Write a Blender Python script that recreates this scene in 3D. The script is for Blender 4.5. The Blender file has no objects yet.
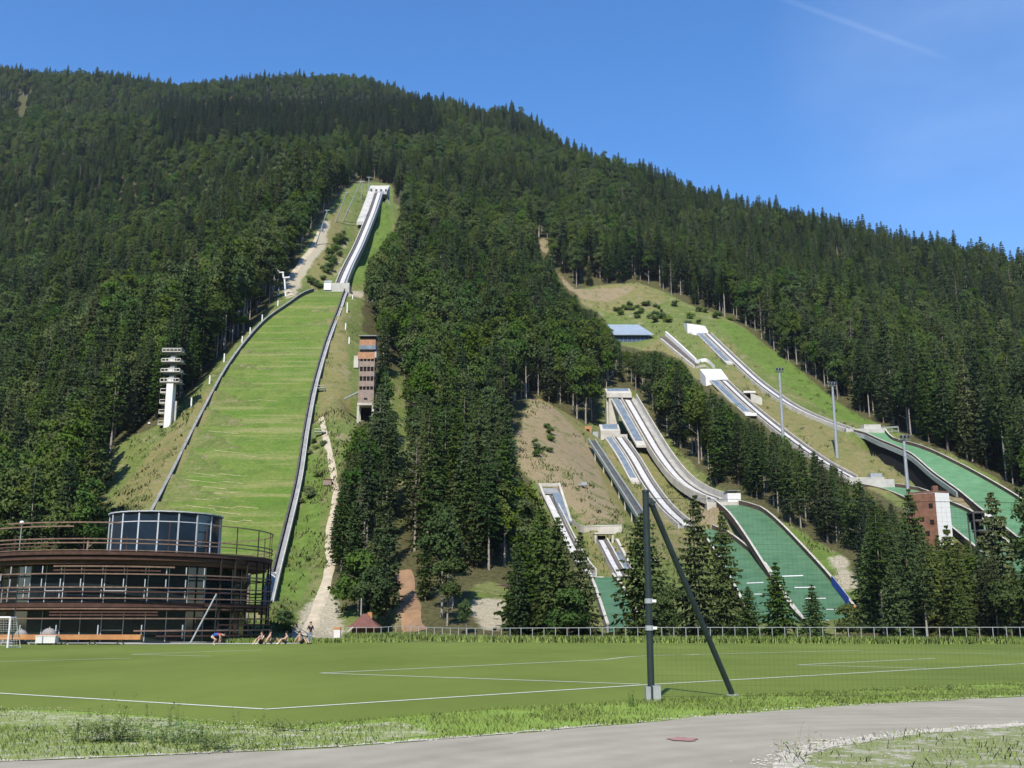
import bpy, bmesh, math, random
import numpy as np
from mathutils import Vector, Matrix

random.seed(7)
rng = np.random.default_rng(11)
scene = bpy.context.scene
COL = scene.collection

# ------------------------------------------------------------------ camera model
F, CX, CY = 1050.0, 512.0, 384.0
HC = 1.9
HOR = 622.0
PITCH = math.atan((HOR - CY) / F)
CP, SP = math.cos(PITCH), math.sin(PITCH)

def P(px, py, Y):
    """world point at forward distance Y seen at pixel px,py"""
    r, u = px - CX, CY - py
    fw = F * CP - u * SP
    up = F * SP + u * CP
    k = Y / fw
    return Vector((r * k, Y, HC + up * k))

def PG(px, py, z=0.0):
    """world point at height z seen at pixel"""
    r, u = px - CX, CY - py
    fw = F * CP - u * SP
    up = F * SP + u * CP
    k = (z - HC) / up
    return Vector((r * k, fw * k, z))

def project(X, Y, Z):
    X = np.asarray(X, float); Y = np.asarray(Y, float); Z = np.asarray(Z, float) - HC
    d = Y * CP + Z * SP
    u = -Y * SP + Z * CP
    d = np.where(d < 0.1, 0.1, d)
    return CX + F * X / d, CY - F * u / d

def smooth(a):
    a = np.clip(a, 0, 1)
    return a * a * (3 - 2 * a)

def in_poly(x, y, poly):
    x = np.asarray(x, float); y = np.asarray(y, float)
    inside = np.zeros(x.shape, bool)
    n = len(poly)
    for i in range(n):
        x0, y0 = poly[i]; x1, y1 = poly[(i + 1) % n]
        if y0 == y1: continue
        c = ((y0 > y) != (y1 > y)) & (x < (x1 - x0) * (y - y0) / (y1 - y0) + x0)
        inside ^= c
    return inside

def crom(pts, step=2.0):
    """smooth resample of a polyline of Vectors"""
    pts = [Vector(p) for p in pts]
    if len(pts) == 2:
        n = max(1, int((pts[1] - pts[0]).length / step))
        return [pts[0].lerp(pts[1], i / n) for i in range(n + 1)]
    ext = [pts[0] * 2 - pts[1]] + pts + [pts[-1] * 2 - pts[-2]]
    out = []
    for i in range(1, len(ext) - 2):
        p0, p1, p2, p3 = ext[i - 1], ext[i], ext[i + 1], ext[i + 2]
        n = max(1, int((p2 - p1).length / step))
        for k in range(n):
            t = k / n
            out.append(0.5 * ((2 * p1) + (p2 - p0) * t + (2 * p0 - 5 * p1 + 4 * p2 - p3) * t * t + (3 * p1 - p0 - 3 * p2 + p3) * t ** 3))
    out.append(pts[-1])
    return out

# ------------------------------------------------------------------ materials
def new_mat(name):
    m = bpy.data.materials.new(name); m.use_nodes = True
    nt = m.node_tree
    b = nt.nodes.get('Principled BSDF')
    return m, nt, b

def mat(name, c, rough=0.7, var=0.15, scale=3.0, metal=0.0, c2=None, bump=0.0, bscale=None, spec=0.3, coord='Object'):
    m, nt, b = new_mat(name)
    tc = nt.nodes.new('ShaderNodeTexCoord')
    n = nt.nodes.new('ShaderNodeTexNoise'); n.inputs['Scale'].default_value = scale; n.inputs['Detail'].default_value = 6
    n.inputs['Roughness'].default_value = 0.65
    nt.links.new(tc.outputs[coord], n.inputs['Vector'])
    cr = nt.nodes.new('ShaderNodeValToRGB')
    a = [max(0, v * (1 - var)) for v in c]; d = [min(1, v * (1 + var)) for v in (c2 or c)]
    cr.color_ramp.elements[0].position = 0.32; cr.color_ramp.elements[1].position = 0.68
    cr.color_ramp.elements[0].color = (*a, 1); cr.color_ramp.elements[1].color = (*d, 1)
    nt.links.new(n.outputs['Fac'], cr.inputs['Fac'])
    nt.links.new(cr.outputs['Color'], b.inputs['Base Color'])
    b.inputs['Roughness'].default_value = rough
    b.inputs['Metallic'].default_value = metal
    b.inputs['Specular IOR Level'].default_value = spec
    if bump:
        n2 = nt.nodes.new('ShaderNodeTexNoise'); n2.inputs['Scale'].default_value = bscale or scale * 6; n2.inputs['Detail'].default_value = 4
        nt.links.new(tc.outputs[coord], n2.inputs['Vector'])
        bp = nt.nodes.new('ShaderNodeBump'); bp.inputs['Strength'].default_value = bump; bp.inputs['Distance'].default_value = 0.05
        nt.links.new(n2.outputs['Fac'], bp.inputs['Height']); nt.links.new(bp.outputs['Normal'], b.inputs['Normal'])
    return m

def leaf_mat(name, dark, light, transl=0.3, hue_var=0.25, single=False, nmix=1.6):
    """foliage: one colour family varied per tree (object random), per spray (attribute 'rnd') and over the hillside"""
    m, nt, b = new_mat(name)
    N, L = nt.nodes, nt.links
    N.remove(b)
    out = N['Material Output']
    oi = N.new('ShaderNodeObjectInfo')
    rand = oi.outputs['Random']; place = oi.outputs['Location']
    if single:      # one object spread over the ground: vary by place instead of by object
        tcs = N.new('ShaderNodeTexCoord'); place = tcs.outputs['Object']
        ns = N.new('ShaderNodeTexNoise'); ns.inputs['Scale'].default_value = 1.1; ns.inputs['Detail'].default_value = 4; L.new(place, ns.inputs['Vector']); rand = ns.outputs['Fac']
    at = N.new('ShaderNodeAttribute'); at.attribute_name = 'rnd'
    nz = N.new('ShaderNodeTexNoise'); nz.inputs['Scale'].default_value = 0.018; nz.inputs['Detail'].default_value = 3
    L.new(place, nz.inputs['Vector'])
    a1 = N.new('ShaderNodeMath'); a1.operation = 'MULTIPLY'; a1.inputs[1].default_value = 0.50; L.new(rand, a1.inputs[0])
    a2 = N.new('ShaderNodeMath'); a2.operation = 'MULTIPLY_ADD'; a2.inputs[1].default_value = 0.20; L.new(at.outputs['Fac'], a2.inputs[0]); L.new(a1.outputs[0], a2.inputs[2])
    nr = N.new('ShaderNodeMapRange'); nr.inputs['From Min'].default_value = 0.35; nr.inputs['From Max'].default_value = 0.65
    nr.inputs['To Min'].default_value = -0.15; nr.inputs['To Max'].default_value = 0.35
    L.new(nz.outputs['Fac'], nr.inputs['Value'])
    a3 = N.new('ShaderNodeMath'); a3.operation = 'ADD'; L.new(a2.outputs[0], a3.inputs[0]); L.new(nr.outputs['Result'], a3.inputs[1])
    cr = N.new('ShaderNodeValToRGB')
    cr.color_ramp.elements[0].color = (*dark, 1); cr.color_ramp.elements[1].color = (*light, 1)
    L.new(a3.outputs[0], cr.inputs['Fac'])
    hs = N.new('ShaderNodeHueSaturation')
    fr = N.new('ShaderNodeMath'); fr.operation = 'MULTIPLY'; fr.inputs[1].default_value = 7.31 if not single else 1; L.new(rand, fr.inputs[0])
    fr2 = N.new('ShaderNodeMath'); fr2.operation = 'FRACT'; L.new(fr.outputs[0], fr2.inputs[0])
    mr = N.new('ShaderNodeMapRange'); mr.inputs['To Min'].default_value = 0.5 - 0.022 * hue_var / 0.25; mr.inputs['To Max'].default_value = 0.5 + 0.03
    L.new(fr2.outputs[0], mr.inputs['Value']); L.new(mr.outputs['Result'], hs.inputs['Hue'])
    fr3 = N.new('ShaderNodeMath'); fr3.operation = 'MULTIPLY'; fr3.inputs[1].default_value = 13.7 if not single else 1; L.new(rand, fr3.inputs[0])
    fr4 = N.new('ShaderNodeMath'); fr4.operation = 'FRACT'; L.new(fr3.outputs[0], fr4.inputs[0])
    mr2 = N.new('ShaderNodeMapRange'); mr2.inputs['To Min'].default_value = 0.72; mr2.inputs['To Max'].default_value = 1.08
    L.new(fr4.outputs[0], mr2.inputs['Value']); L.new(mr2.outputs['Result'], hs.inputs['Saturation'])
    L.new(cr.outputs['Color'], hs.inputs['Color'])
    df = N.new('ShaderNodeBsdfDiffuse'); tr = N.new('ShaderNodeBsdfTranslucent'); mx = N.new('ShaderNodeMixShader')
    mx.inputs['Fac'].default_value = transl
    gl = N.new('ShaderNodeBsdfGlossy'); gl.inputs['Roughness'].default_value = 0.45; gl.inputs['Color'].default_value = (1, 1, 1, 1)
    mx2 = N.new('ShaderNodeMixShader'); mx2.inputs['Fac'].default_value = 0.0
    an = N.new('ShaderNodeAttribute'); an.attribute_name = 'outn'
    vt = N.new('ShaderNodeVectorTransform'); vt.vector_type = 'NORMAL'; vt.convert_from = 'OBJECT'; vt.convert_to = 'WORLD'; L.new(an.outputs['Vector'], vt.inputs[0])
    ge = N.new('ShaderNodeNewGeometry')
    s1 = N.new('ShaderNodeVectorMath'); s1.operation = 'SCALE'; s1.inputs['Scale'].default_value = nmix; L.new(vt.outputs[0], s1.inputs[0])
    s2 = N.new('ShaderNodeVectorMath'); s2.operation = 'ADD'; L.new(ge.outputs['Normal'], s2.inputs[0]); L.new(s1.outputs[0], s2.inputs[1])
    s3 = N.new('ShaderNodeVectorMath'); s3.operation = 'NORMALIZE'; L.new(s2.outputs[0], s3.inputs[0])
    L.new(s3.outputs[0], df.inputs['Normal']); L.new(s3.outputs[0], tr.inputs['Normal'])
    L.new(hs.outputs['Color'], df.inputs['Color']); L.new(hs.outputs['Color'], tr.inputs['Color'])
    L.new(df.outputs[0], mx.inputs[1]); L.new(tr.outputs[0], mx.inputs[2])
    L.new(mx.outputs[0], mx2.inputs[1]); L.new(gl.outputs[0], mx2.inputs[2])
    L.new(mx2.outputs[0], out.inputs['Surface'])
    return m

def glass_mat(name, c=(0.012, 0.018, 0.022), rough=0.06):
    m, nt, b = new_mat(name)
    tc = nt.nodes.new('ShaderNodeTexCoord')
    n = nt.nodes.new('ShaderNodeTexNoise'); n.inputs['Scale'].default_value = 0.8
    nt.links.new(tc.outputs['Object'], n.inputs['Vector'])
    mixc = nt.nodes.new('ShaderNodeMix'); mixc.data_type = 'RGBA'
    mixc.inputs[6].default_value = (*[v * 0.6 for v in c], 1); mixc.inputs[7].default_value = (*[v * 1.8 for v in c], 1)
    nt.links.new(n.outputs['Fac'], mixc.inputs[0]); nt.links.new(mixc.outputs[2], b.inputs['Base Color'])
    b.inputs['Roughness'].default_value = rough
    b.inputs['Specular IOR Level'].default_value = 0.6
    return m

M = {}
M['concrete'] = mat('pale concrete', (0.46, 0.45, 0.41), 0.85, 0.18, 0.5, bump=0.3)
M['white_conc'] = mat('white concrete', (0.49, 0.465, 0.40), 0.8, 0.2, 0.5)
M['grey_conc'] = mat('grey concrete', (0.27, 0.28, 0.28), 0.85, 0.22, 0.6)
M['track'] = mat('white ceramic track', (0.56, 0.555, 0.53), 0.5, 0.18, 1.2)
M['groove'] = mat('dark groove', (0.11, 0.095, 0.085), 0.8, 0.25, 1.0)
M['blue_panel'] = mat('blue grey glazed panel', (0.165, 0.205, 0.24), 0.4, 0.3, 0.8, spec=0.5)
M['steel'] = mat('galvanised steel', (0.36, 0.39, 0.40), 0.5, 0.15, 2.0, metal=0.25)
M['greenish_steel'] = mat('weathered steel', (0.27, 0.31, 0.29), 0.6, 0.2, 2.0, metal=0.15)
M['dark_steel'] = mat('dark green steel', (0.020, 0.033, 0.035), 0.55, 0.2, 4.0, spec=0.35)
M['board'] = mat('weathered side board', (0.085, 0.085, 0.08), 0.85, 0.35, 0.7)
M['board_light'] = mat('pale side board', (0.24, 0.25, 0.24), 0.85, 0.3, 0.7)
M['brown_board'] = mat('brown side board', (0.075, 0.05, 0.04), 0.9, 0.35, 0.7)
M['clad_and_shade'] = mat('black panels and underdeck shade', (0.010, 0.011, 0.012), 0.9, 0.3, 0.5)  # black panels; under the ramp decks this colour stands in for shade
M['white_paint'] = mat('white paint', (0.72, 0.72, 0.70), 0.6, 0.06, 2.0)
M['orange_wood'] = mat('orange timber', (0.46, 0.22, 0.09), 0.7, 0.2, 1.5)
M['faded_orange'] = mat('faded orange siding', (0.40, 0.215, 0.12), 0.8, 0.2, 1.5)
M['red_brown'] = mat('red brown timber siding', (0.20, 0.098, 0.06), 0.8, 0.3, 1.0)
M['pink_wood'] = mat('faded pink brown siding', (0.29, 0.225, 0.185), 0.85, 0.18, 1.4)
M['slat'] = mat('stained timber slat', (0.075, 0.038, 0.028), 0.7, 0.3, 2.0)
M['slat_pale'] = mat('pale timber slat', (0.20, 0.13, 0.095), 0.75, 0.3, 2.0)  # paler slat tone for some rings, thin edges and boards
M['slat_dark'] = mat('dark timber post', (0.03, 0.022, 0.018), 0.8, 0.3, 2.0)
M['soffit'] = mat('timber soffit', (0.12, 0.07, 0.045), 0.8, 0.25, 1.5)
M['mullion'] = mat('pale aluminium frame', (0.50, 0.53, 0.56), 0.45, 0.08, 3.0)
M['glass'] = glass_mat('dark window glass')
M['glass_blue'] = glass_mat('blue dark glass', (0.012, 0.022, 0.036), 0.04)
M['roof_red'] = mat('red brown roof tiles', (0.16, 0.075, 0.06), 0.85, 0.25, 3.0)
M['blue_roof'] = mat('pale blue metal roof', (0.27, 0.335, 0.39), 0.6, 0.1, 0.5, metal=0.0)
M['blue_wall'] = mat('blue painted wall', (0.06, 0.10, 0.17), 0.8, 0.15, 0.6)
M['plaster'] = mat('white plaster', (0.66, 0.66, 0.64), 0.85, 0.06, 0.8)
M['dark_void'] = mat('dark interior', (0.012, 0.011, 0.010), 0.95, 0.3, 1.0)
M['bark'] = mat('tree bark', (0.17, 0.135, 0.105), 0.95, 0.4, 1.5)
M['bark_pale'] = mat('pale grey bark', (0.30, 0.27, 0.23), 0.95, 0.35, 1.5)
M['spruce_leaf'] = leaf_mat('spruce needles', (0.043, 0.078, 0.021), (0.112, 0.160, 0.040), 0.30)
M['dark_leaf'] = leaf_mat('dark spruce needles and crest shade', (0.018, 0.038, 0.018), (0.048, 0.075, 0.030), 0.2)  # darker needles: scattered variety, and painted shade along the crest
M['larch_leaf'] = leaf_mat('larch needles', (0.06, 0.11, 0.028), (0.13, 0.19, 0.055), 0.35)
M['dead_leaf'] = leaf_mat('bare dry twigs', (0.09, 0.075, 0.055), (0.19, 0.155, 0.115), 0.1, 0.1)
M['hero_leaf'] = leaf_mat('young spruce needles', (0.060, 0.104, 0.025), (0.175, 0.228, 0.050), 0.36)
M['broad_leaf'] = leaf_mat('broadleaf foliage', (0.050, 0.094, 0.018), (0.130, 0.190, 0.036), 0.32)
M['bush_leaf'] = leaf_mat('bush foliage', (0.09, 0.16, 0.03), (0.21, 0.30, 0.07), 0.32)
M['grass_blade'] = leaf_mat('grass blades', (0.21, 0.31, 0.045), (0.37, 0.46, 0.11), 0.06, 0.15, True, 4.0)
M['flower'] = mat('white clover heads', (0.58, 0.57, 0.46), 0.8, 0.1, 5.0)
M['stone'] = mat('pale limestone gravel', (0.47, 0.44, 0.38), 0.9, 0.2, 3.0)
M['orange'] = mat('orange paint', (0.62, 0.16, 0.05), 0.7, 0.1, 2.0)
M['blue_band'] = mat('blue banner', (0.03, 0.08, 0.42), 0.7, 0.1, 2.0)
M['skin'] = mat('skin', (0.52, 0.33, 0.24), 0.6, 0.1, 4.0)
M['hair'] = mat('dark hair', (0.03, 0.02, 0.015), 0.7, 0.2, 8.0)
M['cloth_dark'] = mat('dark cloth', (0.02, 0.02, 0.025), 0.9, 0.2, 6.0)
M['cloth_blue'] = mat('blue cloth', (0.03, 0.10, 0.42), 0.9, 0.15, 6.0)
M['cloth_denim'] = mat('pale denim', (0.18, 0.25, 0.36), 0.9, 0.15, 6.0)
M['cloth_white'] = mat('white cloth', (0.7, 0.7, 0.68), 0.9, 0.08, 6.0)
M['cloth_red'] = mat('red cloth', (0.42, 0.05, 0.05), 0.9, 0.15, 6.0)
M['grey_cover'] = mat('grey canvas cover', (0.27, 0.26, 0.25), 0.85, 0.15, 3.0)

# ------------------------------------------------------------------ mesh helpers
class MB:
    def __init__(s): s.v = []; s.f = []; s.mi = []
    def add(s, vs, fs, mi=0):
        o = len(s.v); s.v += [tuple(v) for v in vs]; s.f += [tuple(i + o for i in f) for f in fs]; s.mi += [mi] * len(fs); return s
    def box(s, c, size, rz=0.0, mi=0, top=None):
        hx, hy, hz = size[0] / 2, size[1] / 2, size[2] / 2
        ca, sa = math.cos(rz), math.sin(rz)
        vs = []
        for z in (-hz, hz):
            k = top if (top is not None and z > 0) else 1.0
            for x, y in ((-hx, -hy), (hx, -hy), (hx, hy), (-hx, hy)):
                x *= k; y *= k
                vs.append((c[0] + x * ca - y * sa, c[1] + x * sa + y * ca, c[2] + z))
        return s.add(vs, [(3, 2, 1, 0), (4, 5, 6, 7), (0, 1, 5, 4), (1, 2, 6, 5), (2, 3, 7, 6), (3, 0, 4, 7)], mi)
    def tube(s, a, b, r, r2=None, n=8, mi=0, cap=True):
        a, b = Vector(a), Vector(b); r2 = r if r2 is None else r2
        d = (b - a).normalized()
        u = d.orthogonal().normalized(); w = d.cross(u)
        vs = []
        for c, rr in ((a, r), (b, r2)):
            for i in range(n):
                t = 2 * math.pi * i / n
                vs.append(c + (u * math.cos(t) + w * math.sin(t)) * rr)
        fs = [(i, (i + 1) % n, n + (i + 1) % n, n + i) for i in range(n)]
        if cap: fs += [tuple(range(n - 1, -1, -1)), tuple(range(n, 2 * n))]
        return s.add(vs, fs, mi)
    def bar(s, a, b, w, h, mi=0):
        """rectangular bar from a to b"""
        a, b = Vector(a), Vector(b); d = (b - a).normalized()
        side = d.cross(Vector((0, 0, 1)))
        if side.length < 1e-3: side = Vector((1, 0, 0))
        side.normalize(); up = side.cross(d).normalized()
        vs = []
        for c in (a, b):
            for x, y in ((-1, -1), (1, -1), (1, 1), (-1, 1)):
                vs.append(c + side * x * w / 2 + up * y * h / 2)
        return s.add(vs, [(0, 1, 2, 3), (7, 6, 5, 4), (0, 4, 5, 1), (1, 5, 6, 2), (2, 6, 7, 3), (3, 7, 4, 0)], mi)
    def sweep(s, pts, sec, mi=0, lat=None):
        """sweep a closed cross section of (lateral, vertical) offsets along pts; lateral is towards +X"""
        n, m = len(pts), len(sec)
        vs = []
        for i in range(n):
            t = (pts[min(i + 1, n - 1)] - pts[max(i - 1, 0)])
            l = Vector((t.y, -t.x, 0)) if lat is None else Vector(lat)
            if l.length < 1e-6: l = Vector((1, 0, 0))
            l.normalize()
            if lat is None and l.x < 0: l = -l
            for a, b in sec: vs.append(pts[i] + l * a + Vector((0, 0, b)))
        fs = []
        for i in range(n - 1):
            for j in range(m):
                k = (j + 1) % m
                fs.append((i * m + j, i * m + k, (i + 1) * m + k, (i + 1) * m + j))
        fs.append(tuple(range(m - 1, -1, -1))); fs.append(tuple((n - 1) * m + j for j in range(m)))
        return s.add(vs, fs, mi)
    def prism(s, poly, z0, z1, mi=0):
        n = len(poly)
        z0 = [z0] * n if not hasattr(z0, '__len__') else z0
        z1 = [z1] * n if not hasattr(z1, '__len__') else z1
        vs = [(p[0], p[1], z0[i]) for i, p in enumerate(poly)] + [(p[0], p[1], z1[i]) for i, p in enumerate(poly)]
        fs = [tuple(range(n - 1, -1, -1)), tuple(range(n, 2 * n))] + [(i, (i + 1) % n, n + (i + 1) % n, n + i) for i in range(n)]
        return s.add(vs, fs, mi)
    def build(s, name, mats, parent=None, loc=(0, 0, 0), smooth=False):
        me = bpy.data.meshes.new(name)
        o = Vector(loc)
        par_off = Vector(parent.location) if parent else Vector((0, 0, 0))
        if parent and parent.parent: par_off = Vector(parent.matrix_basis.translation) + Vector(parent.parent.location)
        base = o if not parent else par_off
        me.from_pydata([tuple(Vector(v) - base) for v in s.v], [], s.f)
        if not isinstance(mats, (list, tuple)): mats = [mats]
        for m in mats: me.materials.append(m)
        if len(mats) > 1: me.polygons.foreach_set('material_index', s.mi)
        bm = bmesh.new(); bm.from_mesh(me); bmesh.ops.recalc_face_normals(bm, faces=bm.faces); bm.to_mesh(me); bm.free()
        if smooth: me.polygons.foreach_set('use_smooth', [True] * len(me.polygons))
        ob = bpy.data.objects.new(name, me); COL.objects.link(ob)
        if parent: ob.parent = parent
        else: ob.location = o
        return ob

def tag(o, label=None, cat=None, group=None, kind=None):
    if label: o['label'] = label
    if cat: o['category'] = cat
    if group: o['group'] = group
    if kind: o['kind'] = kind
    return o

def thing(name, loc, label, cat, group=None):
    o = bpy.data.objects.new(name, None); COL.objects.link(o)
    o.location = loc; o.empty_display_size = 0.5
    return tag(o, label, cat, group)

def rect(l0, l1, v0, v1): return [(l0, v0), (l1, v0), (l1, v1), (l0, v1)]

def fast_mesh(name, V, faces_n, mats, rnd=None, mi=None, smooth=False, outn=None):
    """V (k*faces_n,3) unshared polygons of faces_n corners"""
    V = np.asarray(V, np.float32).reshape(-1, 3); nf = len(V) // faces_n
    me = bpy.data.meshes.new(name)
    me.vertices.add(len(V)); me.vertices.foreach_set('co', V.ravel())
    me.loops.add(len(V)); me.loops.foreach_set('vertex_index', np.arange(len(V), dtype=np.int32))
    me.polygons.add(nf); me.polygons.foreach_set('loop_start', np.arange(nf, dtype=np.int32) * faces_n)
    me.polygons.foreach_set('loop_total', np.full(nf, faces_n, np.int32))
    for m in mats: me.materials.append(m)
    if mi is not None: me.polygons.foreach_set('material_index', np.asarray(mi, np.int32))
    if rnd is not None:
        a = me.attributes.new('rnd', 'FLOAT', 'POINT'); a.data.foreach_set('value', np.repeat(np.asarray(rnd, np.float32), faces_n))
    if outn is not None:
        a = me.attributes.new('outn', 'FLOAT_VECTOR', 'POINT'); a.data.foreach_set('vector', np.repeat(np.asarray(outn, np.float32).reshape(-1, 3), faces_n, axis=0).ravel())
    me.update(calc_edges=True); me.validate()
    return me

def crown_out(V, zc, rz):
    """outward direction of each spray of a crown"""
    c = np.asarray(V, float).reshape(-1, 4, 3).mean(1); d = c.copy(); d[:, 2] = (c[:, 2] - zc) * rz; d /= np.maximum(np.linalg.norm(d, axis=1, keepdims=True), 1e-6); d[:, 2] += .25
    return d / np.linalg.norm(d, axis=1, keepdims=True)
# ------------------------------------------------------------------ layout of the hills (metres; +Y away from the camera)
ZB_Y = [112, 118, 130, 150, 170, 195, 215, 245, 270, 280, 292, 300, 306, 320, 335, 352, 370, 389, 408]
ZB_Z = [0.5, 1.0, 3.0, 8.5, 18.0, 34.0, 47.3, 67.3, 84.0, 90.0, 95.5, 98.0, 100.5, 107, 117, 128, 141.5, 156, 172]
def zB(Y): return float(np.interp(Y, ZB_Y, ZB_Z))
def YB(px, py):
    lo, hi = 112.0, 408.0
    for _ in range(50):
        m = (lo + hi) / 2
        if P(px, py, m).z > zB(m): lo, hi = lo, hi if False else m
        if P(px, py, m).z > zB(m): pass
        else: lo = m
    return (lo + hi) / 2
def YBs(px, py):
    best = None
    ys = np.linspace(112, 408, 1200)
    zz = np.interp(ys, ZB_Y, ZB_Z)
    k = P(px, py, 1.0).z - HC
    d = HC + k * ys - zz
    i = np.argmin(np.abs(d))
    return float(ys[i])
def PB(px, py, dz=0.0):
    p = P(px, py, YBs(px, py)); p.z += dz; return p

def edge(px_list): return crom([P(*p) for p in px_list], 2.5)

# long grass hill
BL = crom([PB(*p) for p in [(314, 291.5), (303, 296), (290, 305), (262, 326), (230, 366), (200, 421), (175, 472), (152, 517), (134, 556), (121, 590)]], 2.5)
BR = crom([PB(*p) for p in [(344, 291.5), (341, 299), (337, 311), (325, 342), (312, 386), (303, 430), (295, 480), (283, 530), (272, 572), (263, 606)]], 2.5)
# big inrun of the long hill
AX_B = [(379, 192, 408), (373, 210, 388), (366, 228, 369.5), (358, 247, 351), (350, 263, 333), (344.5, 275, 318), (341, 284, 306)]
# inruns on the right
AX_G1 = [(628.5, 398.5, 261), (648, 432, 247), (664, 458, 236), (681, 479, 226), (699, 492, 217), (717, 499.5, 208)]
AX_B2 = [(619, 438, 246), (633, 458, 237), (647, 482, 226), (661, 502, 216), (673, 515, 208), (686, 526, 200)]
AX_A = [(547, 494, 200), (557, 514, 191), (566, 533, 182), (576, 553, 172), (584, 566, 164), (590, 573, 160)]
AX_F = [(602, 541, 176), (608, 552, 171), (614, 564, 165.5), (621, 576, 160)]
AX_D = [(707, 334, 350), (733, 359, 332), (758, 382, 315), (783, 400.5, 299.5), (800, 410.5, 291), (818, 418.5, 283.5), (836, 425.5, 276.5), (849, 430, 271)]
AX_C = [(723, 381, 304), (748, 404.5, 288), (775, 427, 271.5), (800, 446, 257.5), (825, 463, 246), (852, 478, 236)]
# plastic landings
G1L = edge([(716, 504, 206), (730, 516.5, 198), (745, 537, 189), (766, 570, 175), (779, 591, 166), (793, 612, 155), (805, 625, 146)])
G1R = edge([(736, 504, 206), (759.5, 510.5, 201), (779, 526, 193.5), (804, 552, 182), (824, 574, 173), (838, 591, 166), (855, 613, 155), (867, 626, 146)])
G2L = edge([(690, 530, 198), (706, 541, 192), (722, 565, 180), (738, 595, 164), (747, 613, 154), (753, 624, 146)])
G2R = edge([(712, 529, 198), (727, 535.5, 194.5), (745, 549, 188), (763, 566, 179), (781, 594, 164), (794, 613, 154), (803, 624.5, 146)])
AL_ = edge([(590, 578, 157), (596, 592, 149), (602, 610, 137), (609, 632, 124)])
AR_ = edge([(612, 577, 157), (623, 592, 149), (633, 611, 137), (643, 632, 124)])
DL = edge([(851, 431.5, 269), (866, 435.5, 266), (880, 442, 260), (896, 448.5, 255), (913, 457, 249), (934, 475, 240), (959, 493, 229), (982, 512, 217), (1009, 533, 203), (1024, 545, 195), (1062, 575, 178), (1100, 600, 160), (1125, 614, 145)])
DR = edge([(884, 431.5, 269), (893, 440.5, 262), (913, 446, 257), (930, 452, 252.5), (947, 460, 248), (976, 475, 240), (1018, 500, 225), (1050, 525, 209), (1090, 556, 190), (1150, 600, 160), (1180, 614, 145)])
CL_ = edge([(856, 486, 232), (885, 492, 228), (915, 505, 219), (938, 519, 208), (951, 529, 200), (962, 538, 193), (984, 557, 181), (1010, 582, 164)])
CR_ = edge([(886, 486, 232), (918, 490.5, 228), (951, 505, 217), (969, 513, 211), (986, 526, 202), (1002, 541, 193), (1026, 560, 180), (1055, 584, 163)])

# ------------------------------------------------------------------ terrain: thin plate spline through surveyed points
ctrl = []
def cp(px, py, Y): ctrl.append(tuple(P(px, py, Y)))
def cw(x, y, z): ctrl.append((x, y, z))
for x in (-420, -250, -120, -60, -20, 20, 60, 110, 200, 320):
    cw(x, 60, 0)
for x in (-60, -25, 0, 20, 40, 60, 85): cw(x, 112, 0.15)
for x in (-62, -42, -22): cw(x, 128, 0.8)
# left side
for px, py, Y in [(0, 560, 165), (0, 480, 225), (0, 390, 310), (0, 300, 405), (0, 205, 560), (0, 130, 720), (0, 76, 950),
                  (-160, 560, 180), (-160, 440, 270), (-160, 300, 430), (-160, 180, 640), (-160, 90, 950),
                  (110, 480, 195), (90, 420, 250), (80, 300, 395), (100, 205, 550), (120, 135, 700), (110, 86, 950),
                  (160, 432, 206), (200, 375, 240), (235, 335, 265), (262, 308, 283), (280, 285, 306), (303, 255, 330), (328, 220, 365), (350, 190, 398),
                  (200, 250, 430), (200, 300, 340), (250, 200, 500), (300, 170, 540), (300, 128, 700), (220, 133, 710), (250, 92, 980), (320, 92, 980)]:
    cp(px, py, Y)
for px in (220, 320, 400): p = P(px, 128, 700); cw(p.x * 800 / 700, 800, p.z + 4)
cw(-440, 800, 372)
# long hill
for py in (300, 320, 350, 390, 430, 480, 530, 580):
    for e in (BL, BR):
        q = min(e, key=lambda v: abs(project(v.x, v.y, v.z)[1] - py)); ctrl.append(tuple(q))
for a in AX_B: p = P(*a); cw(p.x, p.y, p.z - (2.0 if a[2] < 350 else 5.0))
for px, py in [(352, 300), (345, 350), (362, 400), (340, 450), (330, 500), (325, 560), (300, 620), (372, 270), (385, 235), (392, 205)]:
    p = PB(px, py); ctrl.append(tuple(p))
# middle forest
for px, py, Y in [(400, 615, 125), (400, 560, 150), (400, 480, 190), (400, 420, 225), (400, 360, 270), (420, 300, 340), (430, 250, 410), (430, 190, 520), (430, 130, 690), (400, 98, 930), (460, 118, 850),
                  (480, 610, 128), (480, 560, 152), (480, 480, 200), (480, 410, 250), (480, 340, 320), (490, 270, 410), (500, 210, 510), (512, 150, 680), (512, 127, 780),
                  (545, 262, 425), (560, 340, 340), (575, 390, 285)]: cp(px, py, Y)
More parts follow.
